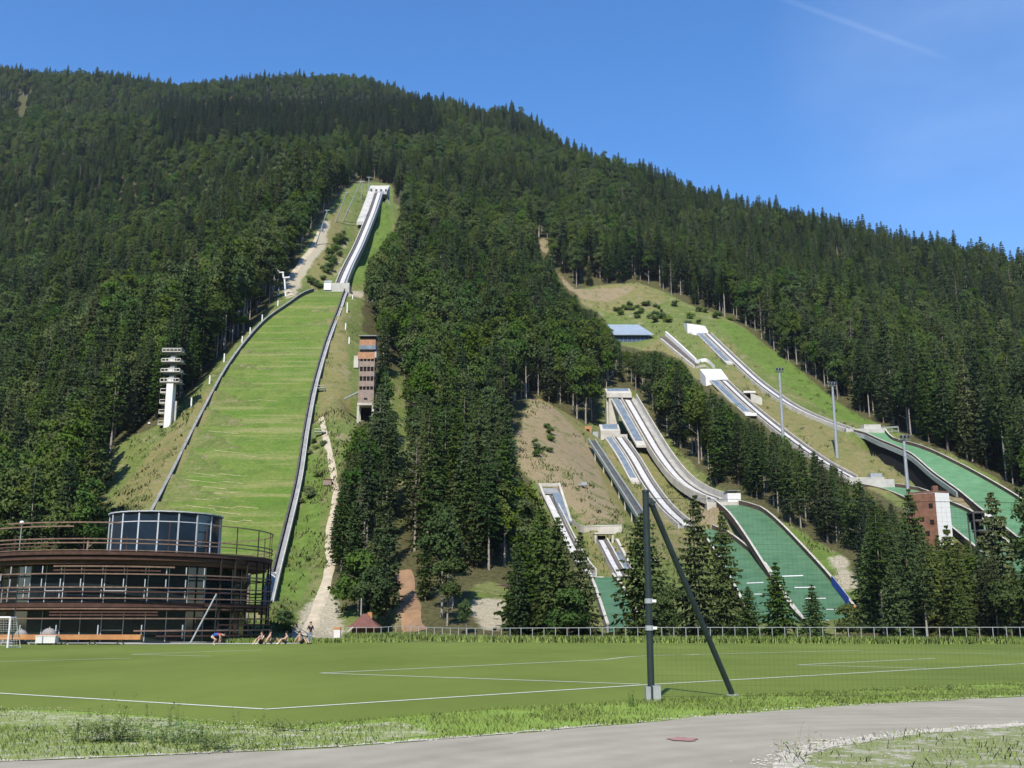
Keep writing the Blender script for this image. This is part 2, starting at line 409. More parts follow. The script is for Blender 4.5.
# right clearings
for px, py, Y in [(600, 287, 405), (640, 285, 400), (632, 342, 352), (665, 300, 388), (668, 345, 344), (690, 330, 352), (720, 318, 372), (760, 350, 345), (800, 375, 325), (840, 408, 300), (880, 432, 275),
                  (605, 433, 262), (640, 400, 285), (650, 450, 244), (690, 487, 220), (720, 508, 206), (620, 470, 232), (655, 510, 212),
                  (530, 398, 250), (545, 430, 233), (560, 460, 216), (575, 500, 195), (590, 527, 180), (610, 545, 172), (560, 545, 172), (540, 495, 198), (520, 470, 208),
                  (622, 580, 158), (600, 605, 140), (560, 615, 128), (640, 615, 130),
                  (740, 403, 288), (760, 399, 303), (779, 414, 285), (810, 437, 266), (830, 448, 257), (740, 440, 258), (760, 480, 230), (790, 515, 205), (820, 545, 186), (850, 580, 166), (870, 615, 140), (800, 452, 253), (830, 475, 235), (860, 520, 212), (900, 545, 190), (940, 565, 172), (960, 590, 155), (940, 615, 135),
                  (960, 480, 236), (945, 488, 229), (870, 462, 250), (905, 478, 241)]: cp(px, py, Y)
for e, dz in ((G1L, -.4), (G1R, -.4), (G2L, -.4), (G2R, -.4), (AL_, -.4), (AR_, -.4), (CL_, -.5), (CR_, -.5)):
    for q in e[::6]: cw(q.x, q.y, q.z + dz)
for q in DR[::6]: cw(q.x, q.y, q.z - .8)
for q in DL[12::6]: cw(q.x, q.y, q.z - .8)
for A in (AX_B2, AX_A, AX_F, AX_D, AX_C):
    for a in A[1::2]: p = P(*a); cw(p.x, p.y, p.z - 1.2)
# right forest up to the ridge
for px, py, Y in [(1024, 480, 250), (1024, 400, 330), (1024, 320, 430), (1020, 288, 525), (900, 400, 320), (900, 330, 420), (900, 274, 575), (800, 300, 430), (800, 243, 620), (700, 270, 470), (700, 212, 660), (600, 230, 540), (600, 178, 730),
                  (1180, 470, 265), (1180, 400, 350), (1180, 320, 480), (1180, 600, 150)]: cp(px, py, Y)
# behind the skyline
for px, py, Y in [(0, 76, 950), (250, 92, 980), (400, 98, 930), (512, 127, 780), (600, 178, 730), (700, 212, 660), (800, 243, 620), (900, 274, 575), (1020, 288, 525), (1180, 320, 480)]:
    p = P(px, py, Y); cw(p.x * 1.1, Y + 90, p.z - 15); cw(p.x * 1.3, Y + 330, p.z - 130)

cpts = np.array(ctrl)
S = 200.0
def _U(r2): return np.where(r2 > 1e-12, 0.5 * r2 * np.log(np.maximum(r2, 1e-12)), 0.0)
_c = cpts[:, :2] / S
_n = len(_c)
_K = _U(((_c[:, None, :] - _c[None, :, :]) ** 2).sum(-1)) + np.eye(_n) * 2e-4
_Pm = np.hstack([np.ones((_n, 1)), _c])
_A = np.zeros((_n + 3, _n + 3)); _A[:_n, :_n] = _K; _A[:_n, _n:] = _Pm; _A[_n:, :_n] = _Pm.T
_w = np.linalg.solve(_A, np.concatenate([cpts[:, 2], np.zeros(3)]))
def tps(x, y):
    q = np.stack([np.ravel(x), np.ravel(y)], -1) / S
    out = np.empty(len(q))
    for i in range(0, len(q), 20000):
        b = q[i:i + 20000]
        r2 = ((b[:, None, :] - _c[None]) ** 2).sum(-1)
        out[i:i + 20000] = _U(r2) @ _w[:_n] + _w[_n] + b @ _w[_n + 1:]
    return out.reshape(np.shape(x))

gx = np.unique(np.concatenate([np.arange(-900, -420, 30), np.arange(-420, -90, 8), np.arange(-90, 130, 1.5), np.arange(130, 420, 8), np.arange(420, 901, 30)]))
gy = np.unique(np.concatenate([np.arange(-120, 96, 12), np.arange(96, 300, 1.5), np.arange(300, 420, 2.5), np.arange(420, 700, 7), np.arange(700, 1400, 20)]))
GX, GY = np.meshgrid(gx, gy)
GZ = tps(GX, GY)
GZ = np.where(GY < 420, np.maximum(GZ, np.interp(GY, [0, 110, 140, 420], [0, 0, 0.5, 2.0])), GZ)
front = smooth((GY - 104) / 26)
GZ = GZ * front
# natural unevenness away from the pitch
def vnoise(x, y, sc, seed):
    r = np.random.default_rng(seed); T = r.random((64, 64))
    u, v = x / sc, y / sc
    i, j = np.floor(u).astype(int), np.floor(v).astype(int); fu, fv = smooth(u - i), smooth(v - j)
    a, b, c, d = T[i % 64, j % 64], T[(i + 1) % 64, j % 64], T[i % 64, (j + 1) % 64], T[(i + 1) % 64, (j + 1) % 64]
    return (a * (1 - fu) + b * fu) * (1 - fv) + (c * (1 - fu) + d * fu) * fv - 0.5
GZ += front * (vnoise(GX, GY, 22, 1) * 1.6 + vnoise(GX, GY, 7, 2) * 0.5) * smooth((GY - 130) / 60)
GZ += smooth((GY - 380) / 150) * (vnoise(GX, GY, 70, 3) * 14 + vnoise(GX, GY, 30, 5) * 5)

# carve the ground to sit just under the slopes and well under the ramps
def carve(pts, hw, drop, margin, only_down=False):
    global GZ
    pts = np.array([tuple(p) for p in pts])
    hw = np.broadcast_to(np.asarray(hw, float), (len(pts),))
    x0, x1 = pts[:, 0].min() - hw.max() - margin, pts[:, 0].max() + hw.max() + margin
    y0, y1 = pts[:, 1].min() - margin, pts[:, 1].max() + margin
    m = (GX > x0) & (GX < x1) & (GY > y0) & (GY < y1)
    X, Y, Z = GX[m], GY[m], GZ[m]
    d = np.sqrt((X[:, None] - pts[None, :, 0]) ** 2 + (Y[:, None] - pts[None, :, 1]) ** 2)
    k = d.argmin(1); dd = d[np.arange(len(k)), k]
    zt = pts[k, 2] - drop
    w = 1 - smooth((dd - hw[k]) / margin)
    new = Z * (1 - w) + zt * w
    if only_down: new = np.minimum(Z, new)
    GZ[m] = new
def strip_center(Lp, Rp, n=60):
    def rs(e):
        a = np.array([tuple(v) for v in e]); s = np.concatenate([[0], np.cumsum(np.linalg.norm(np.diff(a, axis=0), axis=1))])
        t = np.linspace(0, s[-1], n); return np.stack([np.interp(t, s, a[:, i]) for i in range(3)], -1)
    l, r = rs(Lp), rs(Rp)
    return (l + r) / 2, np.linalg.norm((l - r)[:, :2], axis=1) / 2, l, r
for Lp, Rp, dr in ((BL, BR, .45), (G1L, G1R, .5), (G2L, G2R, .5), (AL_, AR_, .4), (CL_, CR_, .5)):
    c, h, _, _ = strip_center(Lp, Rp, 90)
    carve(c, h + .6, dr, 5.0)
c, h, _, _ = strip_center(DL[9:], DR[9:], 90); carve(c, h + .6, .6, 5.0, True)
c, h, _, _ = strip_center(DL[:16], DR[:16], 40); carve(c, h + 4.2, 8.6, 2.5, True)
for A, hw, dr, od in ((AX_B, 3, 1.6, True), (AX_G1, 3, 2.0, True), (AX_B2, 2.2, .6, False), (AX_A, 1.6, .55, False), (AX_F, 1.6, .45, False), (AX_D, 2.2, .6, False), (AX_C, 2.2, .7, False)):
    carve(crom([P(*a) for a in A], 2), hw, dr, 8.0 if A is AX_D else (5.0 if A is AX_C else 4.0), od)
carve([P(367, 425, 207), P(367, 424, 211), P(367, 422.5, 216)], 2.6, .1, 4.0)
carve([Vector((-17.3, 123, .25)), Vector((-17.3, 119, .1))], 4, 0, 6)

def H(x, y):
    x = np.asarray(x, float); y = np.asarray(y, float)
    i = np.clip(np.searchsorted(gx, x) - 1, 0, len(gx) - 2); j = np.clip(np.searchsorted(gy, y) - 1, 0, len(gy) - 2)
    u = np.clip((x - gx[i]) / (gx[i + 1] - gx[i]), 0, 1); v = np.clip((y - gy[j]) / (gy[j + 1] - gy[j]), 0, 1)
    return (GZ[j, i] * (1 - u) + GZ[j, i + 1] * u) * (1 - v) + (GZ[j + 1, i] * (1 - u) + GZ[j + 1, i + 1] * u) * v
def hz(x, y): return float(H(x, y))
def on_ground(px, py, y0=106, y1=430):
    """first point of the terrain met by the ray through a pixel"""
    ys = np.arange(y0, y1, 0.5); d = P(px, py, 1.0)
    zz = HC + (d.z - HC) * ys; hh = H(d.x * ys, ys)
    k = np.argmax(hh >= zz)
    if hh[k] < zz[k]: k = int(np.argmin(zz - hh))
    return Vector((d.x * ys[k], ys[k], float(hh[k])))

# open ground seen in the photo (pixel outlines of the clearings), used to keep trees off them
V1 = [(100, 520), (106, 470), (118, 440), (158, 428), (190, 395), (215, 362), (240, 338), (268, 310), (283, 285), (300, 258), (318, 225), (340, 195), (352, 183), (392, 183), (398, 225), (385, 240), (372, 260), (365, 285), (362, 320), (357, 336), (357, 420), (346, 452), (337, 493), (327, 520), (328, 560), (332, 590), (347, 608), (347, 640), (265, 640), (100, 640)]
V2 = [(400, 570), (410, 570), (424, 634), (399, 634)]
V2b = [(388, 370), (402, 368), (408, 420), (407, 480), (403, 540), (399, 540), (395, 470), (391, 420)]
V3 = [(576, 292), (600, 285), (640, 283), (665, 292), (690, 305), (720, 315), (745, 328), (775, 352), (800, 370), (835, 400), (862, 418), (890, 428), (912, 438), (950, 453), (985, 472), (1026, 500), (1026, 560), (1005, 560), (985, 535), (968, 545), (952, 535), (940, 548), (922, 528), (908, 512), (890, 500), (868, 488), (845, 470), (815, 450), (785, 434), (765, 421), (740, 411), (722, 396), (705, 381), (692, 378), (684, 362), (660, 350), (640, 350), (620, 345), (611, 328), (596, 310), (580, 305)]
V4 = [(510, 458), (530, 394), (558, 408), (584, 424), (601, 424), (601, 388), (632, 388), (655, 425), (690, 462), (722, 492), (745, 500), (770, 513), (800, 531), (825, 546), (842, 556), (860, 577), (857, 600), (866, 634), (600, 634), (588, 605), (580, 580), (572, 560), (560, 538), (548, 515), (537, 500), (530, 482), (512, 462)]
V5 = [(552, 266), (559, 272), (576, 290), (600, 285), (604, 292), (585, 300), (566, 288)]
V5b = [(536, 239), (547, 239), (552, 252), (541, 254)]
V6 = [(340, 608), (382, 608), (382, 640), (340, 640)]
V7 = [(474, 582), (511, 582), (513, 600), (503, 632), (478, 632), (470, 605)]
V8 = [(17, 98), (25, 98), (26, 116), (18, 116)]
V9 = [(392, 205), (402, 205), (402, 214), (392, 214)]
V10 = [(358, 335), (376, 335), (376, 421), (358, 421)]
CLEAR = [V1, V2, V2b, V3, V4, V5, V5b, V6, V7, V8, V9, V10]

# ground cover masks
gpx, gpy = project(GX, GY, GZ)
GR = [[(284, 642), (296, 624), (307, 606), (320, 592), (331, 592), (340, 606), (344, 642)], [(281, 286), (300, 262), (320, 225), (332, 214), (327, 240), (303, 278), (296, 296), (286, 300)],
      [(824, 556), (840, 553), (860, 578), (858, 596), (842, 592), (833, 572)], [(474, 600), (502, 596), (508, 634), (466, 634)], [(338, 264), (346, 240), (350, 232), (344, 262), (336, 278), (332, 284)], [(342, 291), (366, 290), (366, 297), (342, 297)], [(17, 98), (25, 98), (26, 116), (18, 116)]]
DI = [[(510, 456), (530, 394), (556, 408), (590, 445), (600, 480), (625, 522), (590, 526), (575, 516), (560, 492), (539, 484), (520, 470)], [(690, 500), (722, 508), (745, 540), (768, 575), (740, 552), (722, 535), (692, 524)], [(934, 476), (952, 480), (988, 510), (968, 513), (948, 503), (925, 486)],
      [(398, 570), (412, 570), (428, 636), (396, 636)], [(530, 232), (552, 232), (560, 258), (580, 290), (640, 286), (610, 302), (575, 298), (555, 276), (540, 258)]]
DRY = [[(576, 295), (600, 285), (640, 283), (668, 295), (650, 312), (610, 312), (580, 305)], [(640, 350), (668, 332), (705, 372), (740, 372), (735, 345), (690, 340), (790, 400), (850, 440), (900, 470), (930, 470), (880, 500), (840, 472), (785, 440)], [(597, 432), (625, 500), (640, 560), (690, 560), (722, 508), (690, 470), (650, 430)], [(326, 310), (346, 305), (352, 420), (318, 420)],
       [(120, 490), (160, 440), (215, 380), (220, 390), (160, 500), (110, 520)], [(310, 240), (345, 200), (340, 270), (310, 290)], [(575, 528), (622, 535), (640, 580), (600, 575)], [(560, 390), (620, 480), (620, 520), (560, 480)]]
LUSH = [[(770, 513), (800, 531), (824, 546), (860, 580), (870, 630), (845, 600), (820, 560), (790, 535)], [(715, 318), (745, 328), (800, 368), (880, 428), (840, 420), (790, 388), (740, 350)], [(372, 200), (392, 205), (392, 235), (378, 255), (366, 285), (346, 285), (362, 250)], [(275, 590), (300, 500), (312, 440), (326, 470), (320, 540), (300, 600), (285, 620)]]
def msk(polys):
    a = np.zeros(GX.shape, bool)
    for p in polys: a |= in_poly(gpx, gpy, p)
    return a.astype(float)
def blur(a, n=1):
    for _ in range(n):
        b = np.pad(a, 1, mode='edge'); a = (b[1:-1, 1:-1] * 2 + b[:-2, 1:-1] + b[2:, 1:-1] + b[1:-1, :-2] + b[1:-1, 2:]) / 6
    return a
m_gr, m_di, m_dry, m_lush = [blur(msk(p), 2) for p in (GR, DI, DRY, LUSH)]
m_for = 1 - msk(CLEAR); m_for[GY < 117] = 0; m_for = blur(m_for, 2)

nV = GX.size
me = bpy.data.meshes.new('ground')
co = np.stack([GX.ravel(), GY.ravel(), GZ.ravel()], -1)
ny, nx = GX.shape
idx = np.arange(nV).reshape(ny, nx)
q = np.stack([idx[:-1, :-1], idx[:-1, 1:], idx[1:, 1:], idx[1:, :-1]], -1).reshape(-1, 4)
me.vertices.add(nV); me.vertices.foreach_set('co', co.astype(np.float32).ravel())
me.loops.add(q.size); me.loops.foreach_set('vertex_index', q.ravel().astype(np.int32))
me.polygons.add(len(q)); me.polygons.foreach_set('loop_start', np.arange(len(q), dtype=np.int32) * 4); me.polygons.foreach_set('loop_total', np.full(len(q), 4, np.int32))
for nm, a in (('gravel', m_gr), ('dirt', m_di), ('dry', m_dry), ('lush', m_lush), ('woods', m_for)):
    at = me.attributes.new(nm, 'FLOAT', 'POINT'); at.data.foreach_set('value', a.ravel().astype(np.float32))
me.polygons.foreach_set('use_smooth', [True] * len(q))
me.update(calc_edges=True)

def ground_material():
    m, nt, b = new_mat('hillside ground'); N, L = nt.nodes, nt.links
    b.inputs['Roughness'].default_value = 0.95; b.inputs['Specular IOR Level'].default_value = 0.1
    tc = N.new('ShaderNodeTexCoord')
    def noise(sc, det=5, rough=.6):
        n = N.new('ShaderNodeTexNoise'); n.inputs['Scale'].default_value = sc; n.inputs['Detail'].default_value = det; n.inputs['Roughness'].default_value = rough
        L.new(tc.outputs['Object'], n.inputs['Vector']); return n.outputs['Fac']
    def ramp(f, c0, c1, p0=.35, p1=.65):
        r = N.new('ShaderNodeValToRGB'); r.color_ramp.elements[0].color = (*c0, 1); r.color_ramp.elements[1].color = (*c1, 1)
        r.color_ramp.elements[0].position = p0; r.color_ramp.elements[1].position = p1; L.new(f, r.inputs['Fac']); return r.outputs['Color']
    def mix(a, bb, f):
        x = N.new('ShaderNodeMix'); x.data_type = 'RGBA'; L.new(f, x.inputs[0]); L.new(a, x.inputs[6]); L.new(bb, x.inputs[7]); return x.outputs[2]
    def edge(name, nz, amt=.9):
        a = N.new('ShaderNodeAttribute'); a.attribute_name = name
        s = N.new('ShaderNodeMath'); s.operation = 'MULTIPLY_ADD'; s.inputs[1].default_value = amt; s.inputs[2].default_value = -amt / 2; L.new(nz, s.inputs[0])
        t = N.new('ShaderNodeMath'); t.operation = 'ADD'; L.new(a.outputs['Fac'], t.inputs[0]); L.new(s.outputs[0], t.inputs[1])
        r = N.new('ShaderNodeMapRange'); r.interpolation_type = 'SMOOTHSTEP'; r.inputs['From Min'].default_value = .35; r.inputs['From Max'].default_value = .65
        L.new(t.outputs[0], r.inputs['Value'])
        g = N.new('ShaderNodeMath'); g.operation = 'MULTIPLY'; L.new(r.outputs['Result'], g.inputs[0])
        k = N.new('ShaderNodeMapRange'); k.inputs['From Max'].default_value = .1; L.new(a.outputs['Fac'], k.inputs['Value']); L.new(k.outputs['Result'], g.inputs[1])
        return g.outputs[0]
    n1, n2, n3, n4 = noise(.12, 6, .7), noise(.5, 6, .7), noise(1.6, 5, .65), noise(4.0, 4, .6)
    grass = mix(ramp(n3, (.09, .13, .03), (.155, .195, .055)), ramp(n3, (.135, .155, .05), (.225, .22, .09)), ramp(n1, (0, 0, 0), (1, 1, 1), .45, .68))
    lush = ramp(n2, (.085, .145, .026), (.14, .205, .045))
    dry = mix(ramp(n3, (.165, .15, .062), (.25, .21, .095)), ramp(n4, (.13, .155, .045), (.19, .20, .07)), ramp(n2, (0, 0, 0), (1, 1, 1), .42, .66))
    dirt = mix(ramp(n4, (.21, .162, .092), (.31, .255, .16)), ramp(n3, (.15, .14, .06), (.20, .18, .08)), ramp(n2, (0, 0, 0), (.8, .8, .8), .5, .7))
    grav = ramp(n4, (.27, .24, .16), (.47, .43, .33))
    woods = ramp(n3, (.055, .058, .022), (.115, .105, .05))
    scrub = ramp(n4, (.075, .105, .028), (.13, .165, .045)); soil = ramp(n4, (.21, .17, .10), (.31, .26, .165))
    patch = noise(.22, 8, .75); patch2 = noise(.31, 8, .72)
    grass = mix(grass, scrub, ramp(patch, (0, 0, 0), (.85, .85, .85), .52, .6)); grass = mix(grass, soil, ramp(patch2, (0, 0, 0), (.85, .85, .85), .55, .63))
    dry = mix(dry, scrub, ramp(patch2, (0, 0, 0), (.7, .7, .7), .54, .62)); dry = mix(dry, soil, ramp(patch, (0, 0, 0), (.75, .75, .75), .56, .64))
    dirt = mix(dirt, scrub, ramp(patch, (0, 0, 0), (.7, .7, .7), .55, .62)); lush = mix(lush, scrub, ramp(patch2, (0, 0, 0), (.8, .8, .8), .53, .62))
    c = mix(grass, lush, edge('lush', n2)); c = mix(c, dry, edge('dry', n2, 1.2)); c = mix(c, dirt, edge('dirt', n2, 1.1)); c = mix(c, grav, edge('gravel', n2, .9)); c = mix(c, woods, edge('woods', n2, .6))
    L.new(c, b.inputs['Base Color'])
    bp = N.new('ShaderNodeBump'); bp.inputs['Strength'].default_value = .8; bp.inputs['Distance'].default_value = .35
    L.new(n3, bp.inputs['Height']); L.new(bp.outputs['Normal'], b.inputs['Normal'])
    return m
me.materials.append(ground_material())
ground = bpy.data.objects.new('ground', me); COL.objects.link(ground); tag(ground, 'grassy and wooded mountainside rising behind the pitch', None, None, 'structure')

def drape(name, pts_px, w0, w1, m, dz=0.12, xy=None):
    """a trail laid on the terrain"""
    pts = [on_ground(*p) for p in pts_px] if xy is None else [Vector((x, y, 0)) for x, y in xy]
    pts = crom(pts, 1.2)
    mb = MB(); n = len(pts); vs = []; fs = []
    for i, p in enumerate(pts):
        t = pts[min(i + 1, n - 1)] - pts[max(0, i - 1)]; l = Vector((t.y, -t.x, 0)).normalized()
        if l.x < 0: l = -l
        w = (w0 + (w1 - w0) * i / n) * (1 + .12 * math.sin(i * .7))
        for k in range(5):
            q = p + l * (k / 4 - .5) * w
            vs.append((q.x, q.y, hz(q.x, q.y) + dz - (.1 if k in (0, 4) else 0)))
    for i in range(n - 1):
        for k in range(4): fs.append((i * 5 + k, i * 5 + k + 1, i * 5 + k + 6, i * 5 + k + 5))
    mb.add(vs, fs); o = mb.build(name, m); o['kind'] = 'structure'; return o
M['trail'] = mat('pale gravel trail', (0.46, 0.40, 0.29), 0.95, 0.18, 0.8)
M['red_trail'] = mat('reddish earth trail', (0.27, 0.17, 0.10), 0.95, 0.2, 0.8)
drape('gravel_path', [(321, 418), (326, 440), (331, 460), (334, 480), (336, 493)], .95, 1.3, M['trail'])
drape('dirt_path', [(336, 493), (333, 510), (329, 530), (328, 548), (331, 562)], .9, 1.0, M['trail'])
drape('gravel_path', [(331, 562), (327, 580), (321, 600), (314, 620), (306, 637)], 1.3, 1.9, M['trail'])
drape('dirt_path', [(404, 572), (407, 590), (411, 612), (414, 634)], 2.0, 2.8, M['red_trail'])
drape('dirt_path', [(326, 222), (318, 236), (308, 254), (296, 270), (287, 284), (290, 296)], 1.4, 2.0, M['trail'])

# the wooded far side of the valley behind the camera
hx_ = np.linspace(-1500, 1500, 61); hy_ = np.linspace(-1100, -118, 41)
HX, HY = np.meshgrid(hx_, hy_); HZ = smooth((-HY - 150) / 800) * 430 * (1 + vnoise(HX, HY, 260, 61) * .5) + vnoise(HX, HY, 60, 62) * 20 * smooth((-HY - 200) / 200) - .05
mb = MB(); n0, n1 = HX.shape
mb.add(list(zip(HX.ravel(), HY.ravel(), HZ.ravel())), [(j * n1 + i, j * n1 + i + 1, (j + 1) * n1 + i + 1, (j + 1) * n1 + i) for j in range(n0 - 1) for i in range(n1 - 1)])
o = mb.build('hills', mat('far wooded hillside', (.035, .055, .022), .95, .4, .03), None, smooth=True); o['kind'] = 'structure'
TOWER_SPOTS = []
for px, py, Y, r in ((170, 425, 208, 3.5), (367, 420, 215, 4.0), (936, 520, 190, 5.0), (978, 530, 172, 3.0), (492, 590, 142, 5.0), (632, 340, 356, 13.0)):
    TOWER_SPOTS.append((P(px, py, Y).x, Y, r))
# ------------------------------------------------------------------ trees
def spruce_mesh(name, seed, Hh, R, z0, levels, nb, seg, leaf, drop=.35, side=1.0, pw=.66, skip=.1):
    """crown of a spruce: whorls of drooping boughs made of many small sprays; unit metres, base at the origin"""
    r = np.random.default_rng(seed)
    V, T = [], []
    lean = r.normal(0, .012, 2)
    for i in range(levels):
        t = (i + r.random() * .8) / levels
        z = z0 + (Hh - z0) * t
        env = R * (1 - t) ** pw * (0.6 + .4 * min(1, t / .12)) + .14
        n = nb if t < .8 else max(3, nb - 3)
        a0 = r.random() * 6.28
        for k in range(n):
            if r.random() < skip: continue
            az = a0 + 6.2832 * k / n + r.normal(0, .25)
            Lb = env * r.uniform(.62, 1.18)
            d = np.array([math.cos(az), math.sin(az), 0.]); s = np.array([-d[1], d[0], 0.])
            c0 = np.array([lean[0] * z, lean[1] * z, z])
            slope = r.uniform(.2, .5) * (1 - t) * drop / .35 - .35 * t
            tone = r.random()
            for j in range(seg):
                u = (j + r.random()) / seg
                u = .12 + .88 * u
                p = c0 + d * Lb * u + np.array([0, 0, -Lb * slope * u * (1.25 - .45 * u)])
                w = (.16 + .30 * Lb * (1 - u) * .55 + .10) * r.uniform(.7, 1.3) * side
                ln = (Lb / seg * 1.25 + .22) * r.uniform(.8, 1.3)
                sw = r.normal(0, .55)
                dd = d * math.cos(sw) + s * math.sin(sw); ss = s * math.cos(sw) - d * math.sin(sw)
                tilt = r.normal(-.22, .25); dd = dd + np.array([0, 0, tilt])
                roll = r.normal(0, .55)
                sv = ss * math.cos(roll) + np.array([0, 0, 1.]) * math.sin(roll)
                off = s * r.normal(0, w * .7)
                q = p + off
                V += [q - dd * ln * .45, q + sv * w * .5 - dd * ln * .05, q + dd * ln * .6, q - sv * w * .5 - np.array([0, 0, w * .25])]
                T.append(.7 * tone + .3 * r.random())
                if r.random() < leaf:        # hanging twigs under the bough
                    q = q + np.array([0, 0, -.05])
                    h = w * r.uniform(.6, 1.1) + .1
                    V += [q - dd * ln * .35, q + dd * ln * .35, q + dd * ln * .2 - np.array([0, 0, h]), q - dd * ln * .2 - np.array([0, 0, h * .8])]
                    T.append(.6 * tone * r.random())
    # leader
    for k in range(4):
        az = k * 1.6; d = np.array([math.cos(az), math.sin(az), 0]); c0 = np.array([lean[0] * Hh, lean[1] * Hh, Hh])
        V += [c0 + [0, 0, -.9], c0 + d * .12 + [0, 0, -.7], c0 + [0, 0, .15], c0 - d * .10 + [0, 0, -.8]]; T.append(.5)
    return fast_mesh(name, np.array(V), 4, [M[leaf_name]], T, outn=crown_out(V, z0 + (Hh - z0) * .3, .35))

def broad_mesh(name, seed, Hh, R, z0, nclump, m, q, mat_key='broad_leaf'):
    r = np.random.default_rng(seed)
    V, T = [], []
    lobes = []
    zc = (z0 + Hh) / 2; rz = (Hh - z0) / 2
    for k in range(9):
        az = r.random() * 6.28; rr = R * r.uniform(.2, .62); zz = zc + rz * r.uniform(-.6, .62)
        lobes.append((np.array([math.cos(az) * rr, math.sin(az) * rr, zz]), R * r.uniform(.36, .6)))
    lobes.append((np.array([0, 0, Hh - R * .45]), R * .45))
    for i in range(nclump):
        c, lr = lobes[r.integers(len(lobes))]
        d = r.normal(0, 1, 3); d /= np.linalg.norm(d)
        if d[2] < -.35: d[2] *= -.6
        p = c + d * lr * r.uniform(.55, 1.08)
        tone = r.random()
        for k in range(m):
            pp = p + r.normal(0, q * .75, 3)
            nrm = d * .6 + r.normal(0, .65, 3) + np.array([0, 0, .45]); nrm /= np.linalg.norm(nrm)
            a = np.cross(nrm, r.normal(0, 1, 3)); a /= np.linalg.norm(a); b = np.cross(nrm, a)
            s1, s2 = q * r.uniform(.5, 1.0), q * r.uniform(.35, .7)
            V += [pp - a * s1, pp + b * s2 - a * .2 * s1, pp + a * s1, pp - b * s2 + a * .15 * s1]; T.append(.65 * tone + .35 * r.random())
    return fast_mesh(name, np.array(V), 4, [M[mat_key]], T, outn=crown_out(V, zc - rz * .2, .9))

def trunk_mesh(name, Hh, r0, mkey, seed, limbs=0, z0=3, R=3):
    r = random.Random(seed); mb = MB()
    n = 6; pts = []
    for i in range(n + 1):
        t = i / n; pts.append((Vector((r.gauss(0, .05) * t, r.gauss(0, .05) * t, -0.8 + (Hh * .96 + .8) * t)), r0 * (1.15 if i == 0 else 1) * (1 - t * .93)))
    for i in range(n): mb.tube(pts[i][0], pts[i + 1][0], pts[i][1], pts[i + 1][1], 7, cap=False)
    for k in range(limbs):
        z = z0 * .8 + (Hh * .85 - z0 * .8) * (k + r.random()) / limbs; az = r.random() * 6.28; L = R * r.uniform(.35, .8)
        a = Vector((0, 0, z)); b = a + Vector((math.cos(az) * L, math.sin(az) * L, L * r.uniform(.3, .9)))
        mb.tube(a, b, r0 * .35 * (1 - z / Hh * .6), .03, 5, cap=False)
    me = bpy.data.meshes.new(name); me.from_pydata(mb.v, [], mb.f); me.materials.append(M[mkey]); me.polygons.foreach_set('use_smooth', [True] * len(me.polygons))
    return me

leaf_name = 'spruce_leaf'
FS = []     # forest spruces: (crown mesh, trunk mesh, nominal height, radius)
for k, (h, rad, z0) in enumerate([(22, 3.4, 3.5), (24, 3.1, 6.5), (20, 3.5, 2.5), (25, 2.9, 9.5), (18, 3.0, 2.0)]):
    FS.append((spruce_mesh('crown', 100 + k, h, rad, z0, 30, 9, 5, .35), trunk_mesh('trunk', h, .26, 'bark_pale' if k in (1, 3) else 'bark', k, 5, z0, 2), h, rad))
FB = []     # forest broadleaves
for k, (h, rad, z0) in enumerate([(18, 3.9, 4.5), (20, 3.6, 6), (15, 3.5, 2.5), (17, 4.2, 3.5)]):
    FB.append((broad_mesh('crown', 200 + k, h, rad, z0, 300, 7, .40), trunk_mesh('trunk', h * .85, .24, 'bark_pale', 50 + k, 7, z0, rad), h, rad))
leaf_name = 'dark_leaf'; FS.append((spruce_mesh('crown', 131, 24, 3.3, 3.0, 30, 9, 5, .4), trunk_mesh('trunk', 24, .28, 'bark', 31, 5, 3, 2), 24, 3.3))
leaf_name = 'larch_leaf'; FS.append((spruce_mesh('crown', 132, 21, 3.0, 5.0, 24, 8, 5, .25, .2), trunk_mesh('trunk', 21, .24, 'bark_pale', 32, 6, 5, 2), 21, 3.0))
leaf_name = 'dead_leaf'; FS.append((spruce_mesh('crown', 133, 20, 2.0, 4.0, 18, 6, 3, .2, .2, .45), trunk_mesh('trunk', 20, .24, 'bark_pale', 33, 14, 5, 2.2), 20, 2.0))
leaf_name = 'hero_leaf'
HS = []     # free-standing spruces, boughs to the ground
for k, (h, rad) in enumerate([(14, 3.9), (16, 3.8), (15, 3.3), (13, 3.9)]):
    HS.append((spruce_mesh('crown', 300 + k, h, rad, .5, 36 - 3 * (k % 2), 9, 8, .5, .36 + .07 * k, .8, .66 + .08 * k, .16), trunk_mesh('trunk', h, .19, 'bark', 80 + k, 8, 1, 1.5), h, rad))
HB = []
for k, (h, rad) in enumerate([(11, 3.2), (8, 2.8)]):
    HB.append((broad_mesh('crown', 400 + k, h, rad, 1.2, 330, 9, .34), trunk_mesh('trunk', h * .85, .16, 'bark', 90 + k, 8, 1.5, rad), h, rad))

def plant(name, proto, loc, scale, rz, label, cat, group=None, sxy=1.0):
    t = thing(name, loc, label, cat, group)
    t.rotation_euler = (0, 0, rz); t.scale = (scale * sxy, scale * sxy, scale)
    for nm, mesh in (('crown', proto[0]), ('trunk', proto[1])):
        o = bpy.data.objects.new(nm, mesh); COL.objects.link(o); o.parent = t
    return t

